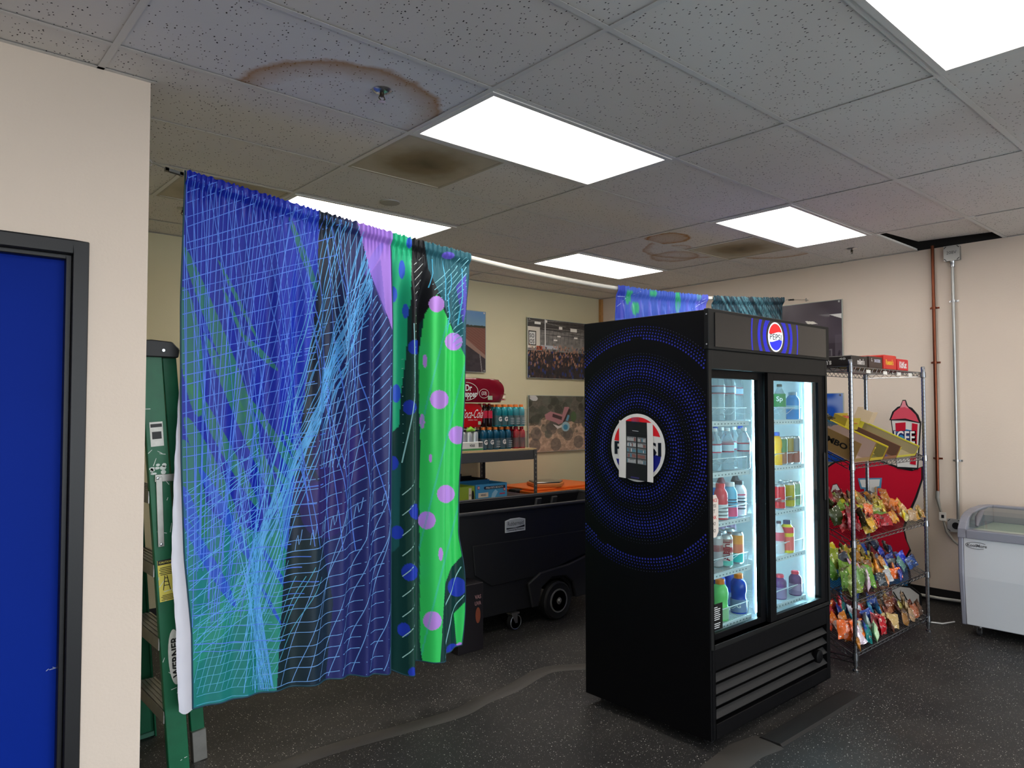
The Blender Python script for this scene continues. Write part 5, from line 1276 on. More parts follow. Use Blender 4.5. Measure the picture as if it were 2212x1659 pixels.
def jbox(name, label, y0, y1, z0, z1, txt=None):
    t = thing(name, label, 'junction box', (XR, (y0 + y1) / 2, z0))
    MB().box(XR - 0.045, XR, y0 + 0.003, y1 - 0.003, z0 + 0.003, z1 - 0.003).build('housing', mat('galvanised box', (150, 152, 150), 0.45, 0.7), t, bevel=0.004)
    MB().box(XR - 0.0475, XR - 0.045, y0, y1, z0, z1).build('cover', mat('box cover', (186, 188, 186), 0.42, 0.55), t, bevel=0.001)
    n_ = MB()
    for yy, zz, s in ((y0 + 0.012, z0 + 0.012, 1), (y1 - 0.012, z1 - 0.012, 1), (y0 + 0.012, z1 - 0.012, -1), (y1 - 0.012, z0 + 0.012, -1)): n_.bar((XR - 0.0478, yy - 0.008, zz + 0.008 * s), (XR - 0.0478, yy + 0.008, zz - 0.008 * s), 0.0006, 0.005, (0, s, 1))
    n_.build('cover_slots', MATS['label black'], t)
    if txt: MB().text(txt, (XR - 0.0482, (y0 + y1) / 2, (z0 + z1) / 2 + 0.005), (0, -1, 0), (0, 0, 1), width=0.07, bold=-0.005).build('lettering', mat('marker pen', (60, 60, 62), 0.6), t)
    return t
jbox('junction_box', 'square grey electrical box marked 208V at the top of the conduit', 0.292, 0.405, 2.675, 2.795, '208V')
lb_ = jbox('outlet_box', 'grey outlet box with a round black socket at the foot of the conduit', 0.325, 0.42, 0.565, 0.665)
MB().lathe([(0.026, XR - 0.0475), (0.026, XR - 0.052), (0.016, XR - 0.052), (0.016, XR - 0.049), (0.0, XR - 0.049)], (0, 0.36, 0.615), 20, 'x').build('socket', M_black, lb_, smooth=0.6)
t = thing('power_whip', 'flexible metal cable with a white tag curving from the copper pipe to the freezer', 'cable', (XR - 0.03, 0.49, 0.55))
MB().tube([(XR - 0.024, 0.49, 0.87), (XR - 0.03, 0.492, 0.82), (XR - 0.03, 0.476, 0.74), (XR - 0.035, 0.452, 0.65), (XR - 0.04, 0.425, 0.56), (XR - 0.05, 0.38, 0.50), (XR - 0.07, 0.30, 0.44)], [0.015, 0.015, 0.009, 0.008, 0.012, 0.008, 0.008], 10).build('hose', mat('grey flexible hose', (140, 138, 132), 0.5), t, smooth=0.8)
MB().box(XR - 0.052, XR - 0.05, 0.425, 0.475, 0.645, 0.71).build('tag', M_white, t)
MB().box(XR - 0.0526, XR - 0.0521, 0.44, 0.46, 0.665, 0.69).build('tag_print', MATS['label black'], t)
tag(MB().tube([(XR - 0.06, y, 0.045 + 0.006 * math.sin(y * 9)) for y in np.linspace(0.1, 1.1, 16)], 0.011, 8).build('white_hose', mat('white hose', (206, 206, 200), 0.45), smooth=0.8), 'thick white hose lying along the foot of the right wall', 'hose')
pts = [tuple(at(x, y, 2, 0.008)) for x, y in ((1965, 1330), (1990, 1338), (2012, 1344), (2036, 1347), (2062, 1343))]
tag(MB().tube(pts, 0.005, 8).build('extension_cord', M_white, smooth=0.8), 'thin white cord lying on the floor between the rack and the freezer', 'cord')

# ------------------------------------------------------------------ grey chest freezer in the right corner
ZX0, ZX1, ZY0, ZY1 = 3.66, 4.30, -1.15, 0.105
M_zg = mat('grey freezer plastic', (136, 137, 148), 0.42); M_zw = mat('silver white freezer skin', (208, 211, 215), 0.25, coat=0.3)
fz = thing('chest_freezer', 'silver chest freezer with a grey rim and curved glass lid', 'freezer', (ZX0, -0.5, 0))
MB().prism([(ZX0 + 0.03, 0.075), (ZX1, 0.075), (ZX1, 0.66), (ZX0, 0.66), (ZX0, 0.4)], 'y', ZY0 + 0.035, ZY1 - 0.03).build('body', M_zw, fz, bevel=0.004)
for ya, yb in ((ZY1 - 0.03, ZY1), (ZY0, ZY0 + 0.03)):
    MB().prism([(ZX0 + 0.035, 0.07), (ZX1, 0.07), (ZX1, 0.665), (ZX0 - 0.006, 0.665), (ZX0 - 0.008, 0.42)], 'y', ya, yb).build('corner_post', M_zg, fz, bevel=0.006)
prof = [(ZX0 - 0.012, 0.655), (ZX1, 0.655), (ZX1, 0.82), (4.1, 0.832), (3.92, 0.828), (3.80, 0.812), (3.73, 0.79), (3.685, 0.755), (3.656, 0.715)]
def rim(ya, yb): return MB().prism(prof, 'y', ya, yb).build('rim_end', M_zg, fz, bevel=0.006, seg=2)
rim(ZY1 - 0.05, ZY1 + 0.002); rim(ZY0 - 0.002, ZY0 + 0.05)
fr = MB().box(ZX0 - 0.012, ZX0 + 0.05, ZY0 + 0.05, ZY1 - 0.05, 0.655, 0.712).box(ZX1 - 0.06, ZX1, ZY0 + 0.05, ZY1 - 0.05, 0.655, 0.822)
fr.build('rim', M_zg, fz, bevel=0.006, seg=2)
gl = MB(); gp = [(3.70, 0.722), (3.735, 0.772), (3.80, 0.802), (3.92, 0.816), (4.1, 0.82), (ZX1 - 0.06, 0.81)]
for (a, b2) in zip(gp, gp[1:]): gl.poly([(a[0], ZY0 + 0.05, a[1]), (a[0], ZY1 - 0.05, a[1]), (b2[0], ZY1 - 0.05, b2[1]), (b2[0], ZY0 + 0.05, b2[1])])
lid = gl.build('glass_lid', pane_mat('freezer glass', (214, 224, 222), 0.18), fz, smooth=1.0)
MB().tube([(3.70, ZY1 - 0.10, 0.735), (3.735, ZY1 - 0.10, 0.787), (3.79, ZY1 - 0.10, 0.815), (3.84, ZY1 - 0.10, 0.824)], [0.010, 0.02, 0.018, 0.009], 10).build('lid_grip', mat('grip grey', (104, 102, 108), 0.5), lid, smooth=0.8)
MB().box(ZX0 + 0.05, ZX1 - 0.06, ZY0 + 0.05, ZY1 - 0.05, 0.661, 0.70).build('inner_liner', mat('freezer liner', (206, 208, 196), 0.5), fz)
lt_ = MB().text('KoolMore', (ZX0 - 0.0012, -0.005, 0.612), (0, -1, 0), (0, 0, 1), width=0.115, bold=0.02, shear=0.15)
lt_.tube([(ZX0 - 0.001, -0.005 + 0.066 * math.cos(a), 0.612 + 0.022 * math.sin(a)) for a in np.linspace(-2.2, 2.4, 24)], 0.0016, 5)
lt_.build('badge', mat('badge grey', (82, 82, 84), 0.4), fz)
for yy in (ZY1 - 0.09, ZY0 + 0.09):
    for xx in (ZX0 + 0.10, ZX1 - 0.08):
        c_ = MB().box(xx - 0.025, xx + 0.025, yy - 0.025, yy + 0.025, 0.066, 0.075).cyl((xx, yy, 0.066), (xx, yy, 0.05), 0.01, 10).bar((xx - 0.012, yy - 0.013, 0.052), (xx - 0.016, yy - 0.013, 0.02), 0.003, 0.02).bar((xx - 0.012, yy + 0.013, 0.052), (xx - 0.016, yy + 0.013, 0.02), 0.003, 0.02)
        ca = c_.build('caster', M_steel, fz); MB().lathe([(0.006, -0.010), (0.023, -0.010), (0.023, 0.010), (0.006, 0.010)], (xx - 0.014, yy, 0.023), 16, 'y').build('wheel', M_rubber, ca, smooth=0.6)

# ------------------------------------------------------------------ rubber cover strips on the floor
def floor_strip(name, px_pts, w_, rgb, h, label, cat='floor strip'):
    P_ = np.array([at(x, y, 2, 0.0)[:2] for x, y in px_pts]); n = 60
    tt_ = np.linspace(0, len(P_) - 1, n); X = np.interp(tt_, range(len(P_)), P_[:, 0]); Y = np.interp(tt_, range(len(P_)), P_[:, 1])
    for _ in range(6): X[1:-1] = (X[:-2] + X[1:-1] * 2 + X[2:]) / 4; Y[1:-1] = (Y[:-2] + Y[1:-1] * 2 + Y[2:]) / 4
    dx, dy = np.gradient(X), np.gradient(Y); l = np.hypot(dx, dy); nx_, ny_ = -dy / l, dx / l
    b_ = MB(); rows_ = []
    for i in range(n):
        rows_.append([b_.addv((X[i] + nx_[i] * s * w_ / 2, Y[i] + ny_[i] * s * w_ / 2, z)) for s, z in ((-1, 0.0005), (-0.8, h), (0.8, h), (1, 0.0005))])
    for a, c in zip(rows_, rows_[1:]):
        for k in range(3): b_.face((a[k], a[k + 1], c[k + 1], c[k]))
    b_.face(rows_[0][::-1]); b_.face(rows_[-1])
    return tag(b_.build(name, mat(name + ' rubber', rgb, 0.6, bump=0.1, bscale=150), smooth=0.5), label, cat)
floor_strip('floor_tape', [(560, 1676), (600, 1660), (700, 1622), (860, 1578), (1000, 1540), (1040, 1512), (1100, 1492), (1160, 1455), (1190, 1444), (1262, 1440), (1320, 1436)], 0.10, (62, 59, 56), 0.004, 'plain grey tape band winding across the speckled floor under the curtain')
floor_strip('cable_cover', [(1664, 1604), (1700, 1583), (1770, 1542), (1842, 1498)], 0.12, (22, 21, 21), 0.010, 'black rubber cable cover lying in front of the cooler')
floor_strip('floor_tape', [(1500, 1720), (1560, 1662), (1610, 1622), (1662, 1603)], 0.16, (46, 45, 44), 0.003, 'short grey tape band leading to the black cable cover')

# ------------------------------------------------------------------ cut-out display board behind the rack (the mascot it carried is left out)
XS = 4.22
sb = thing('display_board', 'red cut-out display board with a frozen drink cup standing behind the rack', 'display board', (XS, 0.85, 0))
def bp(px_, py_): p_ = at(px_, py_, 0, XS); return (float(p_[1]), float(p_[2]))
def grow(poly, g_):
    P_ = np.array(poly); c = P_.mean(0); d_ = P_ - c; l = np.hypot(d_[:, 0], d_[:, 1])[:, None]; return [tuple(p_) for p_ in c + d_ * (1 + g_ / l)]
def cut(name, poly, m_, x, g_=0.016, outline=True):
    if outline: o = MB().prism(grow(poly, g_), 'x', x, x + 0.010).build(name + '_edge', MATS['label black'], sb)
    return MB().prism(poly, 'x', x - 0.003, x - 0.0005).build(name, m_, sb)
M_red = mat('display red', (190, 8, 40), 0.45)
cut('red_panel', [bp(*q) for q in ((1770, 1040), (1782, 1015), (1805, 1000), (1850, 992), (1900, 998), (1940, 1012), (1970, 1018), (1990, 1010), (1990, 1035), (1976, 1075), (1958, 1115), (1950, 1140), (1956, 1165), (1965, 1186), (1955, 1204), (1880, 1208), (1770, 1205))], M_red, XS)
cut('blue_panel', [bp(*q) for q in ((1770, 1200), (1955, 1205), (1962, 1250), (1958, 1270), (1780, 1275))], mat('display blue', (26, 104, 160), 0.45), XS + 0.012)
cut('white_base', [bp(*q) for q in ((1890, 1300), (1900, 1276), (1930, 1266), (1965, 1270), (1985, 1285), (1986, 1306), (1970, 1322), (1895, 1326))], mat('display white', (214, 212, 206), 0.5), XS + 0.002)
o = MB().bar((XS - 0.004, bp(1930, 1278)[0], bp(1930, 1278)[1]), (XS - 0.004, bp(1944, 1300)[0], bp(1944, 1300)[1]), 0.001, 0.008).bar((XS - 0.004, bp(1950, 1278)[0], bp(1950, 1278)[1]), (XS - 0.004, bp(1962, 1300)[0], bp(1962, 1300)[1]), 0.001, 0.008); o.build('drawn_line', MATS['label black'], sb)
cut('cup', [bp(*q) for q in ((1928, 908), (1960, 906), (1988, 914), (1982, 1010), (1940, 1008))], MATS['display white'], XS - 0.012)
cut('cup_stripe', [bp(*q) for q in ((1972, 914), (1984, 916), (1980, 1004), (1968, 1002))], M_red, XS - 0.0155, outline=False)
cut('cup_stripe', [bp(*q) for q in ((1936, 914), (1958, 912), (1958, 930), (1937, 932))], M_red, XS - 0.0155, outline=False)
cut('cup_patch', [bp(*q) for q in ((1931, 940), (1942, 930), (1960, 927), (1972, 930), (1970, 972), (1936, 970))], mat('display cyan', (40, 130, 180), 0.45), XS - 0.0153, outline=False)
cut('dome_lid', [bp(*q) for q in ((1927, 906), (1934, 890), (1944, 882), (1956, 879), (1968, 884), (1980, 896), (1987, 912), (1958, 904))], mat('display pink', (214, 78, 96), 0.35), XS - 0.018)
cut('swirl', [bp(*q) for q in ((1946, 881), (1950, 874), (1952, 866), (1957, 866), (1959, 875), (1966, 883), (1956, 879))], mat('display light pink', (226, 140, 150), 0.4), XS - 0.016, 0.008)
c_ = bp(1956, 944); MB().text('ICEE', (XS - 0.0185, c_[0], c_[1] - 0.004), (0, -1, 0), (0, 0, 1), width=0.165, height=0.112, bold=0.09).build('lettering_edge', mat('lettering navy', (30, 34, 96), 0.5), sb)
MB().text('ICEE', (XS - 0.0195, c_[0], c_[1]), (0, -1, 0), (0, 0, 1), width=0.150, height=0.095, bold=0.015).build('lettering', M_white, sb)
for lab_, pl, m_, x in (('letter_edge', ((1854, 1033), (1906, 1032), (1904, 1054), (1896, 1054), (1896, 1100), (1868, 1100), (1868, 1056), (1860, 1056)), mat('display sky', (80, 140, 172), 0.45), XS - 0.006), ('letter', ((1858, 1036), (1902, 1035), (1900, 1050), (1891, 1052), (1891, 1098), (1872, 1098), (1873, 1053), (1863, 1052)), MATS['display white'], XS - 0.0085)):
    cut(lab_, [bp(*q) for q in pl], m_, x, outline=False)
cut('letter', [bp(*q) for q in ((1796, 1062), (1800, 1048), (1808, 1046), (1816, 1060), (1816, 1080), (1796, 1080))], MATS['display white'], XS - 0.005, 0.006)
MB().bar((XS + 0.012, 0.85, 0.9), (XS + 0.22, 0.85, 0.004), 0.10, 0.006, (0, 1, 0)).build('back_stay', mat('cardboard', (168, 132, 88), 0.8), sb)

# ------------------------------------------------------------------ grey steel shelving on the back wall
M_gs = mat('grey shelving steel', (84, 84, 86), 0.45, 0.3); M_hole = mat('slot light', (176, 172, 156), 0.7)
GX0, GX1, GY0, GY1 = 1.30, 2.692, 3.205, 3.985
unit = thing('shelving_unit', 'grey boltless steel shelving unit with a chipboard top along the back wall', 'shelving', ((GX0 + GX1) / 2, (GY0 + GY1) / 2, 0))
for xx, sx_ in ((GX0, 1), (GX1, -1)):
    for yy, sy_ in ((GY0, 1), (GY1, -1)):
        p_ = MB(); wv = 0.038
        p_.box(min(xx, xx + sx_ * wv), max(xx, xx + sx_ * wv), min(yy, yy + sy_ * 0.003), max(yy, yy + sy_ * 0.003), 0, 1.155).box(min(xx, xx + sx_ * 0.003), max(xx, xx + sx_ * 0.003), min(yy + sy_ * 0.003, yy + sy_ * wv), max(yy + sy_ * 0.003, yy + sy_ * wv), 0, 1.155)
        po = p_.build('post', M_gs, unit)
        h_ = MB()
        for k in range(27):
            zz = 0.06 + k * 0.04
            h_.box(xx + sx_ * 0.016 - 0.0035, xx + sx_ * 0.016 + 0.0035, yy - 0.0008 if sy_ > 0 else yy - sy_ * -0.0022 - 0.002, yy - 0.0002 if sy_ > 0 else yy - 0.0032, zz, zz + 0.014)
        h_.build('keyhole_slots', M_hole, po)
for zt, dk in ((1.152, True), (0.70, True)):
    for yy in (GY0, GY1):
        s_ = 1 if yy == GY0 else -1
        b_ = MB().box(GX0 + 0.004, GX1 - 0.038, min(yy + s_ * 0.004, yy + s_ * 0.03), max(yy + s_ * 0.004, yy + s_ * 0.03), zt - 0.085, zt - 0.0005); b_.build('beam', M_gs, unit, bevel=0.002)
    for xx in (GX0 + 0.004, GX1 - 0.03): MB().box(xx, xx + 0.026, GY0 + 0.038, GY1 - 0.038, zt - 0.085, zt - 0.0005).build('beam', M_gs, unit)
    MB().box(GX0 + 0.004, GX1 - 0.002, GY0 + 0.0045, GY1 - 0.004, zt, zt + 0.014).build('deck_board', mat('chipboard', (206, 176, 128), 0.7, noise=0.25, nscale=90), unit)
DK = 1.1665; DK2 = 0.7145
# wrapped packs of bottles
M_wrap = pane_mat('shrink wrap', (244, 246, 246), 0.25, 0.12)
def pack(label, x0, y0, z, nx_, ny_, sp, h_, r_, body, capc, lab, text=None, group=None):
    t = thing('bottle_pack', label, 'bottle pack', (x0, y0, z), 0, group)
    first = None
    for j in range(ny_):
        for i in range(nx_):
            cx, cy = x0 + sp * (i + 0.5), y0 + sp * (j + 0.5)
            if first is None:
                bo = MB().lathe([(a * r_, c * h_) for a, c in BOT['sport']], (0, 0, 0), 14).build('bottle', colm(body, 0.2), None, smooth=0.9)
                cp = MB().lathe([(r_ * 0.56, h_ * 0.885), (r_ * 0.56, h_ * 0.98), (r_ * 0.5, h_), (0, h_)], (0, 0, 0), 14).build('cap', colm(capc), None, smooth=0.6); cp.parent = bo
                lo_ = MB().lathe([(r_ * 1.012, h_ * 0.06), (r_ * 1.012, h_ * 0.50)], (0, 0, 0), 16).build('label', colm(lab, 0.35), None, smooth=0.9); lo_.parent = bo
                bo.parent = t; bo.location = (cx - x0, cy - y0, 0); first = bo
            else:
                dup(first, (cx - x0, cy - y0, 0), parent=t)
    e = 0.004
    wz = z + h_ * 0.80
    w_ = MB(); X0, X1, Y0, Y1 = x0 - e, x0 + nx_ * sp + e, y0 - e, y0 + ny_ * sp + e
    w_.poly([(X0, Y0, z), (X1, Y0, z), (X1, Y0, wz), (X0, Y0, wz)]).poly([(X0, Y0, z), (X0, Y0, wz), (X0, Y1, wz), (X0, Y1, z)]) if False else None
    for a, b2 in (((X0, Y0), (X1, Y0)), ((X1, Y0), (X1, Y1)), ((X1, Y1), (X0, Y1)), ((X0, Y1), (X0, Y0))): w_.poly([(a[0], a[1], z + 0.002), (b2[0], b2[1], z + 0.002), (b2[0], b2[1], wz), (a[0], a[1], wz)])
    w_.build('shrink_wrap', M_wrap, t)
    if text:
        tx = MB()
        for i in text: tx.text('G', (x0 + sp * (i + 0.5), y0 - e - 0.0015, z + h_ * 0.34), (1, 0, 0), (0, 0, 1), height=0.040, bold=0.04)
        tx.build('lettering', MATS['white plastic'], t)
        t2 = MB()
        for i in range(nx_):
            if i in text: continue
            for q in range(4): t2.box(x0 + sp * (i + 0.22), x0 + sp * (i + 0.8), y0 - e - 0.0014, y0 - e - 0.001, z + h_ * (0.12 + 0.08 * q), z + h_ * (0.12 + 0.08 * q) + 0.004)
        t2.build('small_print', mat('label print pale', (196, 206, 206), 0.5), t)
    return t
pack('shrink-wrapped pack of dark blue drink bottles on the grey shelving', 2.098, 3.262, DK, 5, 3, 0.0705, 0.196, 0.0335, (16, 92, 124), (236, 128, 48), (92, 112, 124), (0, 1, 3))
pack('shrink-wrapped pack of red drink bottles at the right end of the grey shelving', 2.475, 3.262, DK, 2, 3, 0.0745, 0.196, 0.0345, (186, 26, 40), (186, 30, 40), (126, 92, 92))
pack('shrink-wrapped pack of turquoise drink bottles on top of the blue pack', 2.262, 3.262, DK + 0.2, 5, 3, 0.0705, 0.196, 0.0335, (36, 160, 172), (240, 126, 44), (92, 128, 132), (0, 1))
pack('pack of dark purple drink bottles beside the white can tray', 1.945, 3.34, DK, 2, 2, 0.072, 0.196, 0.0335, (70, 22, 44), (226, 108, 40), (90, 60, 70))
# white tray of cans
t = thing('can_tray', 'white and green tray of silver cans at the curtain edge of the grey shelving', 'can tray', (1.80, 3.3, DK))
MB().box(1.66, 2.085, 3.235, 3.335, DK, DK + 0.075).build('tray', mat('tray white', (222, 222, 216), 0.5), t, bevel=0.004)
MB().box(1.66, 2.085, 3.2342, 3.235, DK + 0.004, DK + 0.02).build('green_band', mat('tray green', (70, 140, 84), 0.5), t)
MB().text('VOUS', (1.965, 3.2338, DK + 0.045), (1, 0, 0), (0, 0, 1), width=0.055, height=0.022, bold=0.03).build('lettering', MATS['label black'], t)
bc = MB()
for k in range(9): bc.box(2.035 + k * 0.005, 2.0375 + k * 0.005, 3.2336, 3.234, DK + 0.03, DK + 0.066)
bc.box(2.033, 2.08, 3.2337, 3.2341, DK + 0.066, DK + 0.0675).build('barcode', MATS['label black'], t)
cn = None
for i in range(6):
    if cn is None:
        cn = MB().lathe([(0.028, 0), (0.031, 0.006), (0.031, 0.128), (0.025, 0.14), (0.0, 0.139)], (0, 0, 0), 14).build('can', mat('silver can', (206, 210, 210), 0.3, 0.6), None, smooth=0.6); cn.parent = t; cn.location = (1.70 - 1.80 + 0.0, 3.285 - 3.3, 0.02)
    else:
        c2 = cn.copy(); COL.objects.link(c2); c2.parent = t; c2.location = (1.70 - 1.80 + i * 0.066, 3.285 - 3.3, 0.02)
fl = MB(); fl.tube([(1.93, 3.27, DK + 0.17), (1.97, 3.262, DK + 0.185), (2.02, 3.27, DK + 0.172)], [0.01, 0.024, 0.008], 8).build('green_wrap', mat('lime wrap', (140, 206, 60), 0.4), t, smooth=0.8)
wp = MB().box(1.88, 2.07, 3.255, 3.33, DK + 0.155, DK + 0.19); wp.build('plastic_wrap', M_wrap, t, bevel=0.012)
def lumpy(x0, x1, y0, y1, z0, z1, amp, seed, taper=0.0, n=16, rnd=0.10):
    """crumpled soft pack: a rounded block with dents"""
    bm = bmesh.new(); bmesh.ops.create_cube(bm, size=2.0); bmesh.ops.subdivide_edges(bm, edges=bm.edges[:], cuts=n, use_grid_fill=True)
    r_ = np.random.RandomState(seed); ph = r_.rand(8) * 6; b_ = MB(); idx = {}
    for v in bm.verts:
        x, y, z = v.co; k = 1 - rnd * (x ** 4 * y ** 4 + y ** 4 * z ** 4 + x ** 4 * z ** 4) - 0.04 * x * x * y * y * z * z
        w_ = math.sin(x * 7 + ph[0] + 3 * z) * math.sin(y * 9 + ph[1] + 2 * x) + 0.6 * math.sin(z * 13 + ph[2] + 4 * x) * math.sin(x * 15 + ph[3]) + 0.4 * math.sin(x * 27 + y * 19 + ph[4])
        k += amp * w_
        X = x * k * (1 - taper * max(0, z)); idx[v.index] = b_.addv(((x0 + x1) / 2 + X * (x1 - x0) / 2, (y0 + y1) / 2 + y * k * (y1 - y0) / 2, max(z0, (z0 + z1) / 2 + z * (k if z > 0 else 1) * (z1 - z0) / 2)))
    for f in bm.faces: b_.face([idx[v.index] for v in f.verts])
    bm.free(); return b_
t = thing('soda_multipack', 'bright red film-wrapped soda multipack in the middle layer of the stack', 'soda pack', (2.0, 3.35, DK + 0.2))
lumpy(1.62, 2.112, 3.262, 3.50, DK + 0.2, DK + 0.405, 0.005, 3, rnd=0.03).build('wrap', mat('red film', (196, 18, 28), 0.22, coat=0.4), t, smooth=1.2)
MB().text('Coca-Cola', (1.985, 3.2535, DK + 0.315), (1, 0, 0), (0, 0, 1), width=0.235, height=0.075, bold=0.0, shear=0.35).text('ORIGINAL TASTE', (1.985, 3.2535, DK + 0.262), (1, 0, 0), (0, 0, 1), width=0.10, height=0.008).build('lettering', M_white, t)
so = None
for i in range(2):
    for j in range(3):
        lx, ly = 2.146 + i * 0.060 - 2.0, 3.30 + j * 0.062 - 3.35
        if so is None:
            so = MB().lathe([(a * 0.028, c * 0.205) for a, c in BOT['soda']], (0, 0, 0), 12).build('bottle', mat('cola dark', (44, 26, 24), 0.12), None, smooth=0.9); so.parent = t; so.location = (lx, ly, 0)
            lo_ = MB().lathe([(0.0284, 0.075), (0.0286, 0.14)], (0, 0, 0), 14).build('label', mat('cola label', (206, 40, 70), 0.35), None, smooth=0.9); lo_.parent = so
            cp = MB().lathe([(0.0125, 0.188), (0.0125, 0.203), (0, 0.205)], (0, 0, 0), 12).build('cap', colm((206, 30, 40)), None, smooth=0.6); cp.parent = so
        else: dup(so, (lx, ly, 0), parent=t)
MB().box(2.045, 2.075, 3.2532, 3.2540, DK + 0.222, DK + 0.25).build('barcode', mat('barcode pale', (176, 196, 166), 0.5), t)
t = thing('soda_multipack', 'crumpled dark red soda multipack on top of the stack', 'soda pack', (2.0, 3.35, DK + 0.41))
lumpy(1.60, 2.345, 3.245, 3.52, DK + 0.412, DK + 0.622, 0.016, 9, 0.06, rnd=0.035).build('wrap', mat('maroon film', (128, 12, 34), 0.2, coat=0.5), t, smooth=1.2)
rg = MB()
for k in range(7):
    zz = DK + 0.43 + k * 0.024; rg.poly([(2.30, 3.27 + 0.03 * (k % 3), zz), (2.385 - 0.018 * abs(k - 1), 3.255 + 0.02 * (k % 2), zz + 0.006), (2.31, 3.30 + 0.02 * (k % 2), zz + 0.03)])
rg.build('torn_film', MATS['maroon film'], t)
tx = MB().text('Dr', (1.925, 3.231, DK + 0.535), (1, 0, 0), (0, 0, 1), width=0.07, height=0.055, bold=0.03).text('Pepper', (1.935, 3.231, DK + 0.475), (1, 0, 0), (0, 0, 1), width=0.16, height=0.07, bold=0.03).text('(23)', (2.092, 3.231, DK + 0.488), (1, 0, 0), (0, 0, 1), width=0.055, height=0.036, bold=0.01)
tx.tube([(2.092 + 0.052 * math.cos(a), 3.2315, DK + 0.488 + 0.038 * math.sin(a)) for a in np.linspace(0, 2 * PI, 24)], 0.0016, 5)
tx.tube([(1.90 + 0.125 * math.cos(a), 3.2315, DK + 0.505 + 0.075 * math.sin(a)) for a in np.linspace(-1.6, 1.6, 24)], 0.0022, 5)
tx.build('lettering', M_white, t)
MB().box(2.135, 2.185, 3.2305, 3.2312, DK + 0.435, DK + 0.47).build('barcode', MATS['barcode pale'], t)
# cartons on the lower shelf
def carton(name, label, x0, x1, y0, y1, z0, z1, m_, open_=True):
    t = thing(name, label, 'carton', ((x0 + x1) / 2, (y0 + y1) / 2, z0)); q = 0.004
    MB().box(x0, x1, y0, y0 + q, z0, z1).build('front', m_, t); MB().box(x0, x1, y1 - q, y1, z0, z1 + 0.01).build('back', m_, t)
    MB().box(x0, x0 + q, y0 + q, y1 - q, z0, z1).build('side', m_, t); MB().box(x1 - q, x1, y0 + q, y1 - q, z0, z1).build('side', m_, t); MB().box(x0 + q, x1 - q, y0 + q, y1 - q, z0, z0 + q).build('bottom', m_, t)
    return t
t = carton('snack_carton', 'open blue snack carton with a dark lettered panel on the lower shelf', 2.03, 2.385, 3.27, 3.52, DK2, 0.872, mat('carton blue', (70, 156, 206), 0.5))
b_ = MB().slot(0).prism([(2.13, 0.826), (2.36, 0.826), (2.365, 0.84), (2.36, 0.852), (2.13, 0.852), (2.12, 0.84)], 'y', 3.2685, 3.2695); b_.slot(1).text("PIRATE'S BOOTY", (2.243, 3.2678, 0.839), (1, 0, 0), (0, 0, 1), width=0.20, height=0.016, bold=0.02)
b_.slot(2).box(2.06, 2.17, 3.2685, 3.2695, 0.76, 0.80).slot(0).text('WHO', (2.115, 3.2678, 0.78), (1, 0, 0), (0, 0, 1), width=0.06, bold=0.03)
b_.slot(3).disc((2.355, 3.2688, 0.815), (1, 0, 0), (0, 0, 1), 0.014, 14).disc((2.062, 3.2688, 0.845), (1, 0, 0), (0, 0, 1), 0.014, 14).box(2.30, 2.36, 3.2685, 3.2695, 0.775, 0.784)
b_.slot(1).text('40', (2.355, 3.2678, 0.815), (1, 0, 0), (0, 0, 1), width=0.02, bold=0.02).text('40', (2.062, 3.2678, 0.845), (1, 0, 0), (0, 0, 1), width=0.02, bold=0.02)
b_.slot(4).poly([(2.20, 3.2689, 0.74), (2.24, 3.2689, 0.742), (2.28, 3.2689, 0.80), (2.25, 3.2689, 0.82), (2.215, 3.2689, 0.79)])
b_.build('printed_panel', [mat('print navy dark', (24, 34, 66), 0.5), M_white, mat('print cream', (222, 214, 196), 0.5), mat('print crimson', (206, 40, 60), 0.5), mat('print sky', (150, 200, 228), 0.5)], t)
t = carton('snack_carton', 'open green carton next to the curtain on the lower shelf', 1.83, 2.02, 3.27, 3.50, DK2, 0.865, mat('carton lime', (150, 176, 60), 0.5))
b_ = MB().box(1.955, 1.985, 3.2685, 3.2695, 0.735, 0.85); b_.slot(1).text('10', (1.97, 3.2678, 0.79), (1, 0, 0), (0, 0, 1), width=0.02, bold=0.02); b_.slot(2).disc((2.0, 3.2689, 0.78), (1, 0, 0), (0, 0, 1), 0.014, 14, 0.05)
b_.build('printed_panel', [MATS['print cream'], MATS['label black'], MATS['label black']], t)
carton('black_carton', 'plain black open carton behind the green carton', 1.80, 2.10, 3.56, 3.80, DK2, 0.945, mat('carton black', (26, 24, 24), 0.6))
carton('black_carton', 'plain black open carton behind the blue snack carton', 2.12, 2.40, 3.56, 3.80, DK2, 0.885, mat('carton black', (26, 24, 24), 0.6))

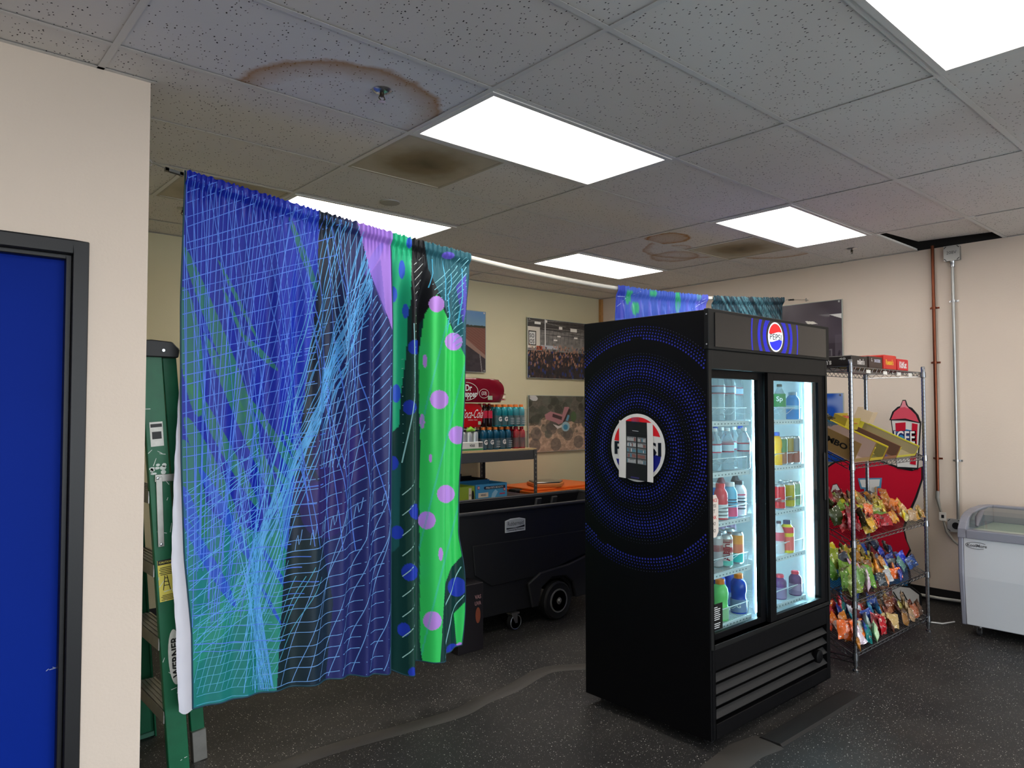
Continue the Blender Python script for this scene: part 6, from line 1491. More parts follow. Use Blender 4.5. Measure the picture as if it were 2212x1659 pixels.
# ------------------------------------------------------------------ storage totes beside the shelving
M_or = mat('orange tote plastic', (238, 112, 34), 0.4)
def tote(label, x0, x1, y0, y1, z1, bodym, lidm, latches):
    t = thing('storage_tote', label, 'tote', ((x0 + x1) / 2, (y0 + y1) / 2, 0)); i_ = 0.05
    b_ = MB(); n = []
    for z, q in ((0.0, i_ + 0.03), (z1 - 0.06, i_ * 0.5)):
        n.append([b_.addv(p_) for p_ in ((x0 + q, y0 + q, z), (x1 - q, y0 + q, z), (x1 - q, y1 - q, z), (x0 + q, y1 - q, z))])
    b_.face(n[0][::-1]); b_.face(n[1])
    for k in range(4): b_.face((n[0][k], n[0][(k + 1) % 4], n[1][(k + 1) % 4], n[1][k]))
    b_.build('bin', bodym, t, bevel=0.012, seg=2)
    l_ = MB().box(x0, x1, y0, y1, z1 - 0.06, z1 - 0.022).box(x0 + 0.03, x1 - 0.03, y0 + 0.03, y1 - 0.03, z1 - 0.022, z1); ld = l_.build('lid', lidm, t, bevel=0.008, seg=2)
    for (lx, ly) in latches: MB().box(lx - 0.055, lx + 0.055, ly - 0.055, ly + 0.055, z1 - 0.12, z1 - 0.012).build('latch', M_black, t, bevel=0.01)
    return t
tote('storage tote with a bright orange lid beside the grey shelving', 2.75, 3.70, 3.29, 3.88, 0.775, mat('smoke tote plastic', (60, 58, 60), 0.45), M_or, ((2.752, 3.56),))
tote('storage tote with a lime green lid beyond the black cart', 2.85, 3.55, 2.92, 3.22, 0.745, mat('smoke tote plastic', (60, 58, 60), 0.45), mat('lime tote plastic', (126, 190, 60), 0.4), ())
t = thing('wrapped_tray', 'glossy film-topped orange tray lying on the orange tote lid', 'tray', (3.0, 3.5, 0.776), 0.0)
MB().prism([(2.86, 3.40), (3.10, 3.30), (3.26, 3.42), (3.24, 3.60), (2.98, 3.66)], 'z', 0.776, 0.812).build('tray', mat('amber tray', (222, 132, 66), 0.5), t, bevel=0.006)
MB().prism([(2.88, 3.41), (3.10, 3.32), (3.24, 3.42), (3.22, 3.59), (2.99, 3.64)], 'z', 0.8125, 0.826).build('film', mat('glossy film', (110, 108, 104), 0.08, 0.4), t, bevel=0.004)
tag(MB().prism([(2.42, 3.25), (2.668, 3.25), (2.668, 3.62), (2.42, 3.60)], 'z', DK2, 0.742).build('purple_folder', mat('purple folder', (62, 46, 74), 0.5), bevel=0.003), 'flat dark purple folder lying at the end of the lower shelf', 'folder')

# ------------------------------------------------------------------ black tilt truck
M_tt = mat('black polyethylene', (20, 20, 22), 0.55, bump=0.12, bscale=260); M_rim = mat('scuffed black rim', (52, 52, 54), 0.5, noise=0.35, nscale=40)
tt = thing('tilt_cart', 'large black plastic tilt cart with a grey maker plate and spoked wheels', 'cart', (1.7, 2.5, 0))
CY0, CY1 = 2.19, 2.72
side = [(0.80, 0.83), (2.72, 0.815), (2.62, 0.60), (2.36, 0.24), (2.22, 0.125), (2.08, 0.125), (2.05, 0.22), (1.97, 0.285), (1.86, 0.29), (1.77, 0.24), (1.74, 0.125), (1.02, 0.13), (0.90, 0.32)]
for ya, yb in ((CY0, CY0 + 0.014), (CY1 - 0.014, CY1)): MB().prism(side, 'y', ya, yb).build('side_wall', M_tt, tt, bevel=0.003)
fl_ = MB()
for (a, b2) in (((0.80, 0.83), (0.90, 0.32)), ((0.90, 0.32), (1.02, 0.135)), ((1.02, 0.135), (1.74, 0.13)), ((1.74, 0.30), (2.05, 0.30)), ((2.08, 0.135), (2.22, 0.13)), ((2.22, 0.13), (2.36, 0.24)), ((2.36, 0.24), (2.62, 0.60)), ((2.62, 0.60), (2.72, 0.815)), ((1.74, 0.13), (1.74, 0.30)), ((2.05, 0.30), (2.08, 0.135))):
    fl_.bar((a[0], (CY0 + CY1) / 2, a[1]), (b2[0], (CY0 + CY1) / 2, b2[1]), CY1 - CY0 - 0.03, 0.014)
fl_.build('tub_floor', M_tt, tt)
rm = MB()
rm.tube([(0.80, CY0 - 0.004, 0.832), (2.72, CY0 - 0.004, 0.817)], 0.014, 8).tube([(0.80, CY1 + 0.004, 0.832), (2.72, CY1 + 0.004, 0.817)], 0.014, 8).tube([(0.80, CY0 - 0.004, 0.832), (0.80, CY1 + 0.004, 0.832)], 0.014, 8).tube([(2.72, CY0 - 0.004, 0.817), (2.72, CY1 + 0.004, 0.817)], 0.014, 8)
rm.build('rim', M_rim, tt, smooth=0.9)
rs = MB().prism([(1.14, 0.62), (2.70, 0.60), (2.60, 0.50), (1.72, 0.335), (1.30, 0.33), (1.16, 0.42)], 'y', CY0 - 0.012, CY0 - 0.001); rs.build('raised_panel', M_tt, tt, bevel=0.008)
rb = MB().prism([(1.62, 0.30), (1.74, 0.36), (2.02, 0.38), (2.5, 0.47), (2.36, 0.24), (2.22, 0.125), (2.10, 0.125), (2.07, 0.24), (1.99, 0.30), (1.85, 0.31), (1.75, 0.25), (1.72, 0.125), (1.66, 0.125)], 'y', CY0 - 0.03, CY0 - 0.001); rb.build('wheel_arch', mat('charcoal polyethylene', (30, 30, 32), 0.5), tt, bevel=0.008)
for xx in (2.18, 2.36): MB().prism([(xx - 0.04, 0.60), (xx + 0.02, 0.60), (xx + 0.075, 0.80), (xx + 0.015, 0.80)], 'y', CY1 - 0.04, CY1 - 0.015).build('inner_rib', M_rim, tt, bevel=0.006)
MB().prism([(0.82, 0.80), (1.12, 0.80), (0.92, 0.60)], 'y', CY0 + 0.02, CY0 + 0.03).build('inner_gusset', M_rim, tt)
pl = MB(); py0 = CY0 - 0.006
pl.slot(0).prism([(1.428, 0.672), (1.612, 0.672), (1.612, 0.752), (1.56, 0.764), (1.48, 0.764), (1.428, 0.752)], 'y', py0, CY0)
pl.slot(1).prism([(1.433, 0.677), (1.607, 0.677), (1.607, 0.748), (1.56, 0.759), (1.48, 0.759), (1.433, 0.748)], 'y', py0 - 0.001, py0)
pl.slot(2).poly([(1.436, py0 - 0.0015, 0.704), (1.52, py0 - 0.0015, 0.700), (1.604, py0 - 0.0015, 0.712), (1.604, py0 - 0.0015, 0.698), (1.436, py0 - 0.0015, 0.694)])
pl.slot(2).text('Rubbermaid', (1.52, py0 - 0.0015, 0.73), (1, 0, 0), (0, 0, 1), width=0.145, height=0.028, bold=0.0).text('Commercial Products', (1.52, py0 - 0.0015, 0.686), (1, 0, 0), (0, 0, 1), width=0.15, height=0.012, bold=0.02)
pl.build('maker_plate', [mat('plate pale', (206, 208, 210), 0.4), mat('plate grey', (164, 168, 172), 0.4), MATS['label black']], tt)
for yy, s_ in ((CY0 - 0.012, -1), (CY1 + 0.012, 1)):
    wh = MB().lathe([(0.085, -0.026), (0.125, -0.03), (0.137, -0.018), (0.137, 0.018), (0.125, 0.03), (0.085, 0.026)], (1.905, yy, 0.137), 32, 'y').build('wheel', M_rubber, tt, smooth=0.7)
    hb_ = MB(); yo = yy + s_ * 0.03
    hb_.lathe([(0.074, yo - 0.004), (0.084, yo - 0.004), (0.084, yo + 0.004), (0.074, yo + 0.004), (0.074, yo - 0.004)], (1.905, 0, 0.137), 32, 'y')
    for k in range(5):
        a = 2 * PI * k / 5 + PI / 2; pts = []
        for (rr_, da) in ((0.016, -0.9), (0.076, -0.34), (0.076, 0.34), (0.016, 0.9)): pts.append((1.905 + rr_ * math.cos(a + da), 0.137 + rr_ * math.sin(a + da)))
        hb_.prism(pts, 'y', yo - 0.003, yo + 0.003)
    hb_.lathe([(0.024, yo - 0.006), (0.024, yo + 0.006), (0.012, yo + s_ * 0.012), (0, yo + s_ * 0.012)], (1.905, 0, 0.137), 16, 'y')
    hb_.build('hub', mat('grey hub', (132, 132, 132), 0.4, 0.4), wh, smooth=0.5)
    MB().lathe([(0.013, yo + s_ * 0.010), (0.010, yo + s_ * 0.016), (0, yo + s_ * 0.016)], (1.905, 0, 0.137), 10, 'y').build('axle_nut', M_steel, wh)
for yy in (CY0 + 0.06, CY1 - 0.06):
    for xx in (1.50,):
        yq = yy - 0.06 if yy < 2.4 else yy
        fk = MB().box(xx - 0.035, xx + 0.035, yq - 0.03, yq + 0.03, 0.112, 0.124).prism([(xx - 0.03, 0.112), (xx + 0.02, 0.112), (xx + 0.022, 0.05), (xx + 0.002, 0.05)], 'y', yq - 0.026, yq - 0.021).prism([(xx - 0.03, 0.112), (xx + 0.02, 0.112), (xx + 0.022, 0.05), (xx + 0.002, 0.05)], 'y', yq + 0.021, yq + 0.026)
        ca = fk.build('caster', M_steel, tt); w2 = MB().lathe([(0.045, -0.016), (0.055, -0.016), (0.055, 0.016), (0.045, 0.016), (0.012, 0.012), (0.012, -0.012), (0.045, -0.016)], (xx + 0.012, yq, 0.055), 24, 'y').build('wheel', M_rubber, ca, smooth=0.7)
        MB().tube([(xx + 0.012 + 0.047 * math.cos(a), yq - 0.0175, 0.055 + 0.047 * math.sin(a)) for a in np.linspace(0, 2 * PI, 24)], 0.003, 6, cap=False).build('wheel_ring', M_steel, ca)
# a dark drink carton standing on the floor by the cart, half behind the curtain
t = thing('dark_carton', 'dark printed carton on the floor between the curtain edge and the cart', 'carton', (1.02, 2.08, 0))
MB().box(0.90, 1.10, 2.02, 2.17, 0.0, 0.42).build('box', mat('dark carton', (24, 20, 24), 0.5), t, bevel=0.003)
MB().text('VAS', (1.055, 2.0192, 0.335), (1, 0, 0), (0, 0, 1), width=0.05, height=0.025, bold=0.02).text('UVA', (1.055, 2.0192, 0.295), (1, 0, 0), (0, 0, 1), width=0.05, height=0.025, bold=0.02).build('lettering', mat('faded print', (150, 110, 110), 0.5), t)
MB().disc((1.055, 2.0190, 0.22), (1, 0, 0), (0, 0, 1), 0.02, 16, 0.05).build('picture', mat('faded orange', (120, 60, 40), 0.5), t)

# ------------------------------------------------------------------ chrome wire rack
RX0, RX1, RY0, RY1 = 2.462, 3.605, 0.282, 0.668
rack = thing('wire_rack', 'chrome wire rack with one flat and four slanted shelves of snacks', 'rack', ((RX0 + RX1) / 2, (RY0 + RY1) / 2, 0))
pp_ = [(0.0, 0.0), (0.016, 0.0), (0.016, 0.01), (0.008, 0.016), (0.008, 0.03), (0.0127, 0.032)]
z = 0.05
while z < 1.80: pp_ += [(0.0127, z), (0.0112, z + 0.001), (0.0112, z + 0.004), (0.0127, z + 0.005)]; z += 0.0254
pp_ += [(0.0127, 1.805), (0.011, 1.81), (0.0, 1.81)]
po = MB().lathe(pp_, (0, 0, 0), 10).build('post', M_chrome, None, smooth=0.5); po.parent = rack
for k, (xx, yy) in enumerate(((RX0, RY0), (RX1, RY0), (RX0, RY1), (RX1, RY1))):
    o = po if k == 0 else po.copy()
    if k: COL.objects.link(o)
    o.parent = rack; o.location = (xx - rack.location.x, yy - rack.location.y, 0)
def truss(b_, p0, p1, up, gap, n):
    p0, p1, up = Vector(p0), Vector(p1), Vector(up)
    b_.tube([p0, p1], 0.0032, 6); b_.tube([p0 - up * gap, p1 - up * gap], 0.0028, 6)
    pts = [p0 + (p1 - p0) * (i / n) - up * (gap if i % 2 else 0) for i in range(n + 1)]
    b_.tube(pts, 0.0020, 5)
SH = [(1.768, 0.0), (1.193, 0.175), (0.745, 0.175), (0.398, 0.165), (0.098, 0.165)]
for zf, rise in SH:
    zb = zf + rise; dv = Vector((0, RY1 - RY0, rise)).normalized(); nv = Vector((0, -dv.z, dv.y))
    b_ = MB(); x0, x1 = RX0 + 0.016, RX1 - 0.016
    truss(b_, (x0, RY0, zf), (x1, RY0, zf), nv, 0.028, 36); truss(b_, (x0, RY1, zb), (x1, RY1, zb), nv, 0.028, 36)
    truss(b_, (RX0, RY0 + 0.014, zf), (RX0, RY1 - 0.014, zb), nv, 0.028, 12); truss(b_, (RX1, RY0 + 0.014, zf), (RX1, RY1 - 0.014, zb), nv, 0.028, 12)
    sh = b_.build('shelf', M_chrome, rack, smooth=0.9)
    w_ = MB(); k = 0; xx = x0 + 0.01
    while xx < x1: w_.tube([(xx, RY0 - 0.002, zf + 0.001), (xx, RY1 + 0.002, zb + 0.001)], 0.0018, 5); xx += 0.0235
    for s_ in (0.33, 0.66): w_.tube([(x0, RY0 + (RY1 - RY0) * s_, zf + rise * s_ - 0.004), (x1, RY0 + (RY1 - RY0) * s_, zf + rise * s_ - 0.004)], 0.0028, 6)
    w_.build('wire_deck', M_chrome, sh, smooth=0.9)
    c_ = MB()
    for xx in (RX0, RX1):
        for yy, zz in ((RY0, zf), (RY1, zb)): c_.lathe([(0.0165, zz - 0.034), (0.0185, zz - 0.032), (0.0165, zz + 0.006)], (xx, yy, 0), 12)
    c_.build('corner_collars', M_chrome, sh, smooth=0.5)
b_ = MB(); truss(b_, (RX0, RY0 + 0.014, 0.075), (RX0, RY1 - 0.014, 0.075), (0, 0, 1), 0.03, 6); truss(b_, (RX1, RY0 + 0.014, 0.075), (RX1, RY1 - 0.014, 0.075), (0, 0, 1), 0.03, 6); b_.build('end_brace', M_chrome, rack)
pt_ = MB()
for xx in (2.70, 2.95, 3.17, 3.36): pt_.box(xx - 0.03, xx + 0.03, RY0 - 0.006, RY0 - 0.0045, 1.736, 1.756)
for xx in (2.7, 2.95, 3.17, 3.36): pass
pt_.build('price_tags', M_white, rack)
# cartons along the top shelf
def top_box(label, x0, x1, y0, y1, h_, rgb, side, top=None, texts=()):
    z0 = 1.7735
    t = thing('candy_box', label, 'candy box', ((x0 + x1) / 2, (y0 + y1) / 2, z0), 0, 'candy boxes on the top wire shelf')
    MB().box(x0, x1, y0, y1, z0, z0 + h_).build('box', mat('candy box %d %d %d' % rgb, rgb, 0.4), t, bevel=0.002)
    if top: MB().box(x0 + 0.004, x1 - 0.004, y0 + 0.004, y1 - 0.004, z0 + h_, z0 + h_ + 0.002).build('lid', mat('candy lid %d %d %d' % top, top, 0.4), t)
    for k, (s, ax, a, zz, w_, hh, c_, bo) in enumerate(texts):
        if ax == 'f': MB().text(s, (a, y0 - 0.001, z0 + zz), (1, 0, 0), (0, 0, 1), width=w_, height=hh, bold=bo).build('lettering', colm(c_), t)
        else: MB().text(s, (x0 - 0.001, a, z0 + zz), (0, -1, 0), (0, 0, 1), width=w_, height=hh, bold=bo).build('lettering', colm(c_), t)
    return t
top_box('black candy box at the left front corner of the top wire shelf', 2.500, 2.725, 0.292, 0.52, 0.062, (30, 25, 25), (30, 25, 25), (46, 36, 34), (("m&m's", 'f', 2.63, 0.03, 0.10, 0.036, (206, 200, 196), 0.04), ("m&m's", 's', 0.46, 0.03, 0.10, 0.036, (190, 186, 182), 0.04), ('48', 's', 0.345, 0.045, 0.04, 0.013, (190, 190, 186), 0.02)))
top_box('dark brown candy box with a small white panel on the top wire shelf', 2.752, 2.948, 0.292, 0.50, 0.070, (58, 40, 34), (58, 40, 34), (196, 40, 36), (('SNICKERS', 'f', 2.87, 0.045, 0.09, 0.02, (206, 206, 226), 0.03), ('L', 'f', 2.79, 0.05, 0.015, 0.02, (226, 226, 226), 0.02)))
top_box('tall red and orange candy box on the top wire shelf', 2.972, 3.172, 0.292, 0.48, 0.088, (206, 40, 28), (206, 40, 28), (214, 60, 34), (("Reese's", 'f', 3.06, 0.045, 0.12, 0.036, (240, 190, 40), 0.03),))
top_box('small red candy box at the right end of the top wire shelf', 3.192, 3.372, 0.292, 0.46, 0.072, (206, 20, 34), (206, 20, 34), (214, 40, 48), (('KitKat', 'f', 3.28, 0.036, 0.12, 0.044, (240, 236, 236), 0.03),))
# slanted display boxes on the second shelf
def sl(zf, rise):
    dv = Vector((0, RY1 - RY0, rise)).normalized(); nv = Vector((0, -dv.z, dv.y)); o_ = Vector((0, RY0, zf + 0.006))
    return lambda x, s, n: tuple(Vector((x, 0, 0)) + o_ + dv * s + nv * n)
S2 = sl(*SH[1])
def slant_box(label, x0, x1, s0, s1, h_, outer, inner, rim_=None, extra=None):
    q = 0.004
    base = S2((x0 + x1) / 2, (s0 + s1) / 2, 0)
    t = thing('display_carton', label, 'display carton', base, 0, 'slanted candy cartons on the second wire shelf')
    def blk(a0, a1, b0, b1, c0, c1):
        m = MB(); i = [m.addv(S2(a, b, c)) for c in (c0, c1) for a, b in ((a0, b0), (a1, b0), (a1, b1), (a0, b1))]
        for f in ((0, 3, 2, 1), (4, 5, 6, 7), (0, 1, 5, 4), (1, 2, 6, 5), (2, 3, 7, 6), (3, 0, 4, 7)): m.face([i[k] for k in f])
        return m
    mo, mi_ = mat('carton %d %d %d' % outer, outer, 0.55), mat('carton %d %d %d' % inner, inner, 0.6)
    blk(x0, x1, s0, s1, 0, q).build('bottom', mi_, t)
    blk(x0, x0 + q, s0, s1, q, h_).build('side', mo, t); blk(x1 - q, x1, s0, s1, q, h_).build('side', mo, t)
    blk(x0 + q, x1 - q, s0, s0 + q, q, h_ * 0.22).build('front', mo, t); blk(x0 + q, x1 - q, s1 - q, s1, q, h_ * 1.25).build('back', mo, t)
    blk(x0 + q, x0 + q + 0.002, s0 + q, s1 - q, q, h_ * 0.98).build('inner_face', mi_, t); blk(x1 - q - 0.002, x1 - q, s0 + q, s1 - q, q, h_ * 0.98).build('inner_face', mi_, t)
    if rim_:
        mr = mat('carton rim %d %d %d' % rim_, rim_, 0.5)
        blk(x0 - 0.001, x0 + q + 0.004, s0, s1, h_, h_ + 0.008).build('torn_edge', mr, t); blk(x1 - q - 0.004, x1 + 0.001, s0, s1, h_, h_ + 0.008).build('torn_edge', mr, t)
    return t
bx = slant_box('brown cardboard display carton lettered on its left side, next to the cooler', 2.486, 2.700, 0.005, 0.400, 0.125, (150, 118, 70), (176, 152, 140))
c0 = Vector(S2(2.4852, 0.17, 0.062)); e1 = (Vector(S2(2.4852, 0.10, 0.062)) - Vector(S2(2.4852, 0.20, 0.062))).normalized(); e2 = (Vector(S2(2.4852, 0.17, 0.09)) - Vector(S2(2.4852, 0.17, 0.03))).normalized()
MB().text('JUMBO', c0, e1, e2, width=0.20, height=0.045, bold=0.04).build('lettering', MATS['label black'], bx)
slant_box('yellow-edged display carton between the two brown cartons', 2.712, 2.905, 0.005, 0.400, 0.085, (190, 164, 40), (126, 116, 66), (226, 206, 52))
slant_box('reddish brown display carton in the middle of the second wire shelf', 2.915, 3.115, 0.005, 0.400, 0.085, (142, 92, 60), (104, 74, 56))
bx = slant_box('yellow display carton with black lettering at the right end', 3.125, 3.44, 0.005, 0.395, 0.068, (196, 184, 48), (150, 138, 104), (206, 198, 60))
c0 = Vector(S2(3.1296 + 0.0022, 0.18, 0.06)); 
MB().text('SOUR', Vector(S2(3.1315, 0.20, 0.035)) + Vector((0.003, 0, 0)), e1 * -1 * -1, e2, width=0.14, height=0.05, bold=0.03).build('lettering', MATS['label black'], bx)
MB().text('SOUR', Vector(S2(3.1238, 0.20, 0.035)), e1, e2, width=0.14, height=0.05, bold=0.03).build('lettering', MATS['label black'], bx)
def loose_box(label, x, s, n, dims, rgb, inner, rx=0.4, rz=0.0):
    t = thing('torn_carton', label, 'carton', S2(x, s, n)); a, b2, c = dims; q = 0.004
    m = MB(); P_ = t.location
    m.box(P_[0] - a / 2, P_[0] + a / 2, P_[1] - b2 / 2, P_[1] - b2 / 2 + q, P_[2], P_[2] + c).box(P_[0] - a / 2, P_[0] - a / 2 + q, P_[1] - b2 / 2 + q, P_[1] + b2 / 2, P_[2], P_[2] + c).box(P_[0] + a / 2 - q, P_[0] + a / 2, P_[1] - b2 / 2 + q, P_[1] + b2 / 2, P_[2], P_[2] + c * 0.8).box(P_[0] - a / 2 + q, P_[0] + a / 2 - q, P_[1] + b2 / 2 - q, P_[1] + b2 / 2, P_[2], P_[2] + c)
    m.build('walls', [mat('loose carton %d %d %d' % rgb, rgb, 0.5)], t)
    MB().box(P_[0] - a / 2 + q, P_[0] + a / 2 - q, P_[1] - b2 / 2 + q, P_[1] + b2 / 2 - q, P_[2] + 0.002, P_[2] + 0.006).build('floor_panel', mat('loose inner %d %d %d' % inner, inner, 0.6), t)
    t.rotation_euler = (rx, 0, rz); return t
loose_box('open carton with a yellow side behind the slanted cartons', 2.98, 0.33, 0.07, (0.14, 0.10, 0.08), (176, 156, 50), (170, 150, 130), 0.35, -0.2)
loose_box('small tan carton behind the yellow display carton', 3.26, 0.34, 0.11, (0.17, 0.10, 0.08), (206, 184, 150), (190, 166, 130), 0.4, 0.2)

# ------------------------------------------------------------------ packets
def packet_mesh(name, seed, nu=8, nv=11):
    """crimped pillow packet, unit wide and high, standing on its lower crimp"""
    r_ = np.random.RandomState(seed); b_ = MB(); P_ = {}
    bumps = r_.randn(4, nv, nu) * 0.028
    for sd in (0, 1):
        for j in range(nv):
            for i in range(nu):
                u, v = i / (nu - 1), j / (nv - 1)
                th = 0.0 if j in (0, nv - 1) else (math.sin(PI * u) ** 0.55) * (math.sin(PI * min(1, max(0, (v - 0.06) / 0.88))) ** 0.5) * 0.20
                edge = 1 - 0.10 * math.sin(PI * v)
                x = (u - 0.5) * edge + bumps[0, j, i] * 0.5; z = v + bumps[1, j, i] * 0.3 * (0 < j < nv - 1) + 0.03 * math.sin(u * 9 + seed) * (j in (0, nv - 1))
                y = (1 if sd else -1) * th + bumps[2 + sd, j, i] * (1.6 if th > 0.05 else 0.3) + 0.05 * math.sin(u * 5 + seed) * (v > 0.85)
                if i in (0, nu - 1) or j in (0, nv - 1):
                    if sd == 1: P_[1, j, i] = P_[0, j, i]; continue
                    y = 0.05 * math.sin(u * 7 + v * 5 + seed)
                P_[sd, j, i] = b_.addv((x, y, z))
    for sd in (0, 1):
        for j in range(nv - 1):
            for i in range(nu - 1):
                q = (P_[sd, j, i], P_[sd, j, i + 1], P_[sd, j + 1, i + 1], P_[sd, j + 1, i]); b_.face(q if sd == 0 else q[::-1])
    return b_
def packet_material():
    m, nt, b = nodes('printed foil packet'); N = nt.nodes; K = nt.links
    oi = N.new('ShaderNodeObjectInfo'); tc = N.new('ShaderNodeTexCoord')
    ad = N.new('ShaderNodeVectorMath'); ad.operation = 'ADD'; K.new(tc.outputs['Object'], ad.inputs[0])
    sc_ = N.new('ShaderNodeMath'); sc_.operation = 'MULTIPLY'; sc_.inputs[1].default_value = 50; K.new(oi.outputs['Random'], sc_.inputs[0]); K.new(sc_.outputs[0], ad.inputs[1])
    n = N.new('ShaderNodeTexNoise'); n.inputs['Scale'].default_value = 3.2; n.inputs['Detail'].default_value = 2; K.new(ad.outputs[0], n.inputs['Vector'])
    rp = N.new('ShaderNodeValToRGB'); rp.color_ramp.interpolation = 'CONSTANT'; e = rp.color_ramp.elements
    e[0].position = 0.0; e[0].color = (0, 0, 0, 1); e[1].position = 0.58; e[1].color = (1, 1, 1, 1); K.new(n.outputs['Fac'], rp.inputs['Fac'])
    # the second ink: paler or darker than the first, by packet
    hs = N.new('ShaderNodeHueSaturation'); K.new(oi.outputs['Color'], hs.inputs['Color']); hs.inputs['Saturation'].default_value = 0.75
    vr = N.new('ShaderNodeMapRange'); vr.inputs['To Min'].default_value = 0.25; vr.inputs['To Max'].default_value = 2.2; K.new(oi.outputs['Random'], vr.inputs['Value']); K.new(vr.outputs[0], hs.inputs['Value'])
    mx = N.new('ShaderNodeMix'); mx.data_type = 'RGBA'; K.new(rp.outputs['Color'], mx.inputs['Factor']); K.new(oi.outputs['Color'], mx.inputs['A']); K.new(hs.outputs['Color'], mx.inputs['B'])
    n3 = N.new('ShaderNodeTexNoise'); n3.inputs['Scale'].default_value = 7; K.new(ad.outputs[0], n3.inputs['Vector'])
    gt = N.new('ShaderNodeMath'); gt.operation = 'GREATER_THAN'; gt.inputs[1].default_value = 0.66; K.new(n3.outputs['Fac'], gt.inputs[0])
    m2 = N.new('ShaderNodeMix'); m2.data_type = 'RGBA'; K.new(gt.outputs[0], m2.inputs['Factor']); K.new(mx.outputs['Result'], m2.inputs['A']); m2.inputs['B'].default_value = L(226, 222, 210)
    K.new(m2.outputs['Result'], b.inputs['Base Color']); b.inputs['Roughness'].default_value = 0.32; b.inputs['Metallic'].default_value = 0.1
    return m
M_pk = packet_material()
PK = []
for s in range(5):
    o = packet_mesh('packet', s + 3).build('packet', M_pk, None, smooth=1.1); PK.append(o.data); bpy.data.objects.remove(o)
prn = random.Random(21)
def packet(p, w_, h_, rgb, rot, label, group, d_=1.0):
    o = bpy.data.objects.new('snack_packet', PK[prn.randrange(5)]); COL.objects.link(o)
    o.location = p; w_, h_ = w_ * 0.86, h_ * 0.86; o.scale = (w_, min(w_, h_) * 0.8 * d_, h_); o.rotation_euler = rot
    c = [min(255, max(0, v + prn.randint(-14, 14))) for v in rgb]; o.color = L(*[v * prn.uniform(0.72, 0.95) for v in c])
    return tag(o, label, 'snack packet', group)
HEAPS = {}
def heap(shelf, zones):
    S = sl(*SH[shelf])
    for (x0, x1, s0, s1, n, w_, h_, cols_, label, lean, lift) in zones:
        for k in range(n):
            x = x0 + (x1 - x0) * ((k * 0.618 + prn.random() * 0.25) % 1.0); s = s0 - 0.012 + (s1 - s0) * ((k + 0.5) / n) ** 1.7 + prn.uniform(-0.012, 0.012)
            s = min(max(s, 0.004), s1)
            nn = 0.004 + lift * prn.random()
            cname, rgb = cols_[k % len(cols_)]
            o = packet(S(x, s, nn), w_ * prn.uniform(0.88, 1.12), h_ * prn.uniform(0.88, 1.12), rgb, (lean + prn.uniform(-0.3, 0.25), prn.uniform(-0.4, 0.4), prn.uniform(-0.7, 0.7)), '%s snack packet in the %s' % (cname, label), 'packets, ' + label)
            HEAPS.setdefault((label, cname), []).append((x, s, o))
RED, YEL, ORG, GRE, BRN, BLU, TEA, WHI, DKG, GLD, TAN, GRY, MAR = ('red', (196, 26, 40)), ('yellow', (236, 200, 40)), ('orange', (232, 120, 30)), ('green', (110, 160, 50)), ('brown', (120, 70, 44)), ('blue', (30, 70, 170)), ('teal', (30, 136, 130)), ('white', (222, 222, 214)), ('dark green', (40, 62, 36)), ('gold', (206, 150, 40)), ('tan', (206, 170, 110)), ('grey', (110, 116, 120)), ('dark red', (120, 18, 34))
heap(2, [(2.50, 2.70, 0.05, 0.36, 20, 0.114, 0.132, [RED, RED, MAR, DKG, GRE], 'red heap by the cooler, third shelf', -0.4, 0.05),
         (2.70, 2.95, 0.02, 0.36, 27, 0.088, 0.092, [YEL, RED, BRN, GRE, ORG], 'mixed heap in the middle of the third shelf', -0.4, 0.05),
         (2.95, 3.56, 0.02, 0.34, 51, 0.077, 0.077, [ORG, GLD, YEL, GLD, TAN], 'orange heap right, third shelf', -0.4, 0.035),
         (2.74, 3.05, 0.24, 0.38, 11, 0.088, 0.088, [BRN, MAR, BRN], 'brown pile at the back, third shelf', -0.3, 0.06)])
heap(3, [(2.50, 2.78, 0.03, 0.36, 22, 0.114, 0.141, [GRE, WHI, ('lime', (176, 200, 60)), GRE, GRY], 'green and white group, fourth shelf', -0.35, 0.03),
         (2.76, 3.16, 0.12, 0.37, 24, 0.097, 0.106, [GLD, YEL, ('olive', (126, 110, 50)), GLD], 'golden heap, fourth shelf', -0.4, 0.04),
         (2.86, 3.30, 0.02, 0.14, 13, 0.088, 0.088, [GLD, BLU, WHI, ('dark grey', (50, 46, 50)), ORG], 'front rail line, fourth shelf', -0.35, 0.01),
         (3.20, 3.56, 0.06, 0.36, 15, 0.097, 0.097, [('dark blue', (30, 44, 100)), BLU, GRY], 'blue heap right, fourth shelf', -0.4, 0.03)])
heap(4, [(2.49, 2.66, 0.02, 0.30, 18, 0.114, 0.123, [ORG, ('rust orange', (196, 84, 30)), WHI, ORG], 'orange heap by the cooler, lowest shelf', -0.4, 0.03),
         (2.50, 2.84, 0.24, 0.37, 11, 0.106, 0.106, [RED, MAR, RED, ORG], 'red pile back left, lowest shelf', -0.3, 0.04),
         (2.66, 2.98, 0.02, 0.26, 16, 0.106, 0.128, [TEA, RED, WHI, BLU, MAR], 'mixed middle group, lowest shelf', -0.35, 0.01),
         (2.86, 3.14, 0.10, 0.36, 11, 0.097, 0.114, [BLU, ('light blue', (70, 130, 200)), BLU], 'blue cluster, lowest shelf', -0.35, 0.02),
         (2.96, 3.56, 0.02, 0.36, 37, 0.088, 0.101, [BRN, TAN, ('bronze', (150, 104, 56)), BRN], 'brown rows right, lowest shelf', -0.35, 0.01)])
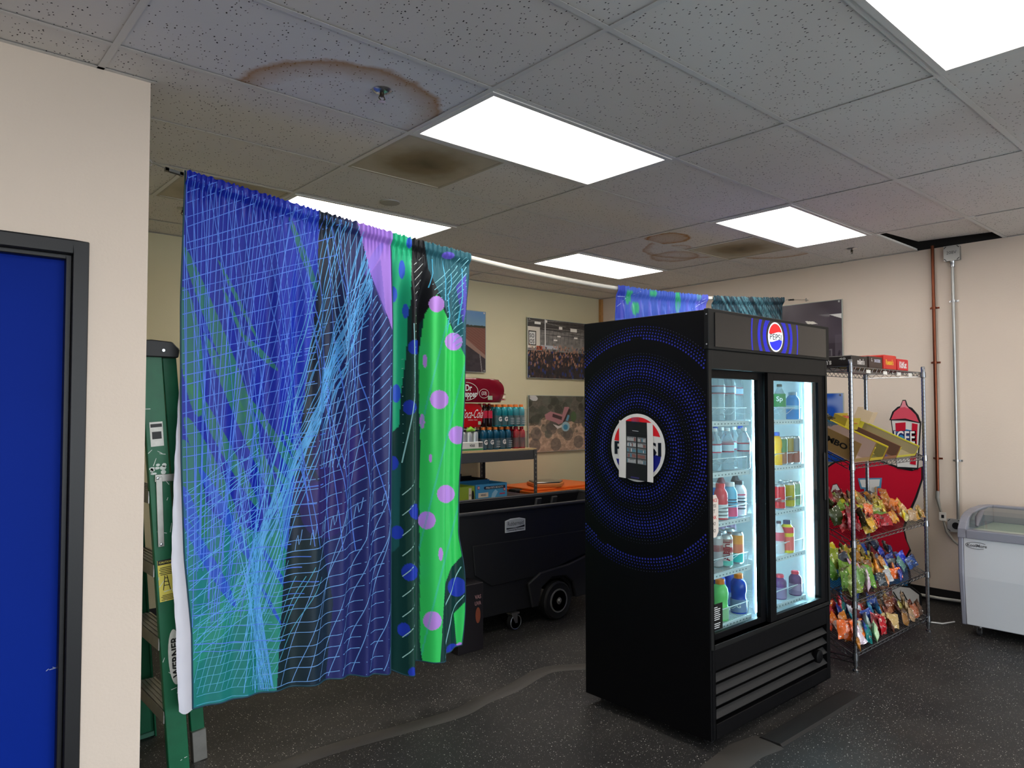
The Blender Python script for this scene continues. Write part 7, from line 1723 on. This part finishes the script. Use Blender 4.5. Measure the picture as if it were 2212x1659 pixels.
for k, (x, s, n, w_, h_, rgb, rz, nm) in enumerate(((2.50, 0.34, 0.15, 0.13, 0.22, (206, 60, 80), 0.5, 'pink and white flat packet lying on the brown display carton'), (2.58, 0.33, 0.16, 0.14, 0.22, (40, 70, 160), -0.3, 'blue and white flat packet lying on the brown display carton'), (2.66, 0.32, 0.165, 0.14, 0.24, (214, 218, 222), 0.3, 'white flat packet lying across the display cartons'), (2.54, 0.22, 0.14, 0.12, 0.20, (60, 150, 190), 1.0, 'light blue flat packet at the cooler side of the second shelf'), (2.80, 0.35, 0.12, 0.12, 0.2, (70, 50, 100), 0.9, 'purple flat packet behind the yellow-edged carton'), (2.98, 0.28, 0.12, 0.08, 0.16, (206, 50, 70), -0.5, 'thin red packet leaning behind the reddish carton'))):
    packet(S2(x, s, n), w_, h_, rgb, (-1.1, 0.15, rz), nm, 'flat packets on the second wire shelf', 0.4)
for k, (x, s, n, rgb, nm) in enumerate(((2.80, 0.03, 0.02, (206, 206, 50), 'yellow green sour candy packet at the front of the yellow-edged carton'), (2.84, 0.05, 0.02, (226, 180, 50), 'orange candy packet at the front of the yellow-edged carton'), (2.97, 0.02, 0.01, (40, 50, 130), 'small blue packet at the front rail of the second shelf'), (2.78, 0.30, 0.02, (120, 110, 40), 'olive candy packet at the back of the yellow-edged carton'))):
    packet(S2(x, s, n), 0.10, 0.11, rgb, (-0.9, 0.1, 0.4 - 0.3 * k), nm, 'candy packets in the second shelf cartons', 0.6)

ORD = ['leftmost', 'second from left', 'third from left', 'fourth from left', 'fifth from left', 'sixth from left', 'seventh from left', 'eighth from left', 'ninth from left', 'tenth from left']
for (label, cname), mem in HEAPS.items():
    if len(mem) == 1: continue
    mem.sort(key=lambda q: q[1]); h2 = (len(mem) + 1) // 2
    for rowname, part in (('front row', mem[:h2]), ('back row', mem[h2:])):
        part = sorted(part, key=lambda q: q[0])
        for k, (_, _, o) in enumerate(part):
            place = ORD[k] if k < 10 else 'right end'
            o['label'] = '%s packet, %s %s, %s' % (cname, rowname, place, label)
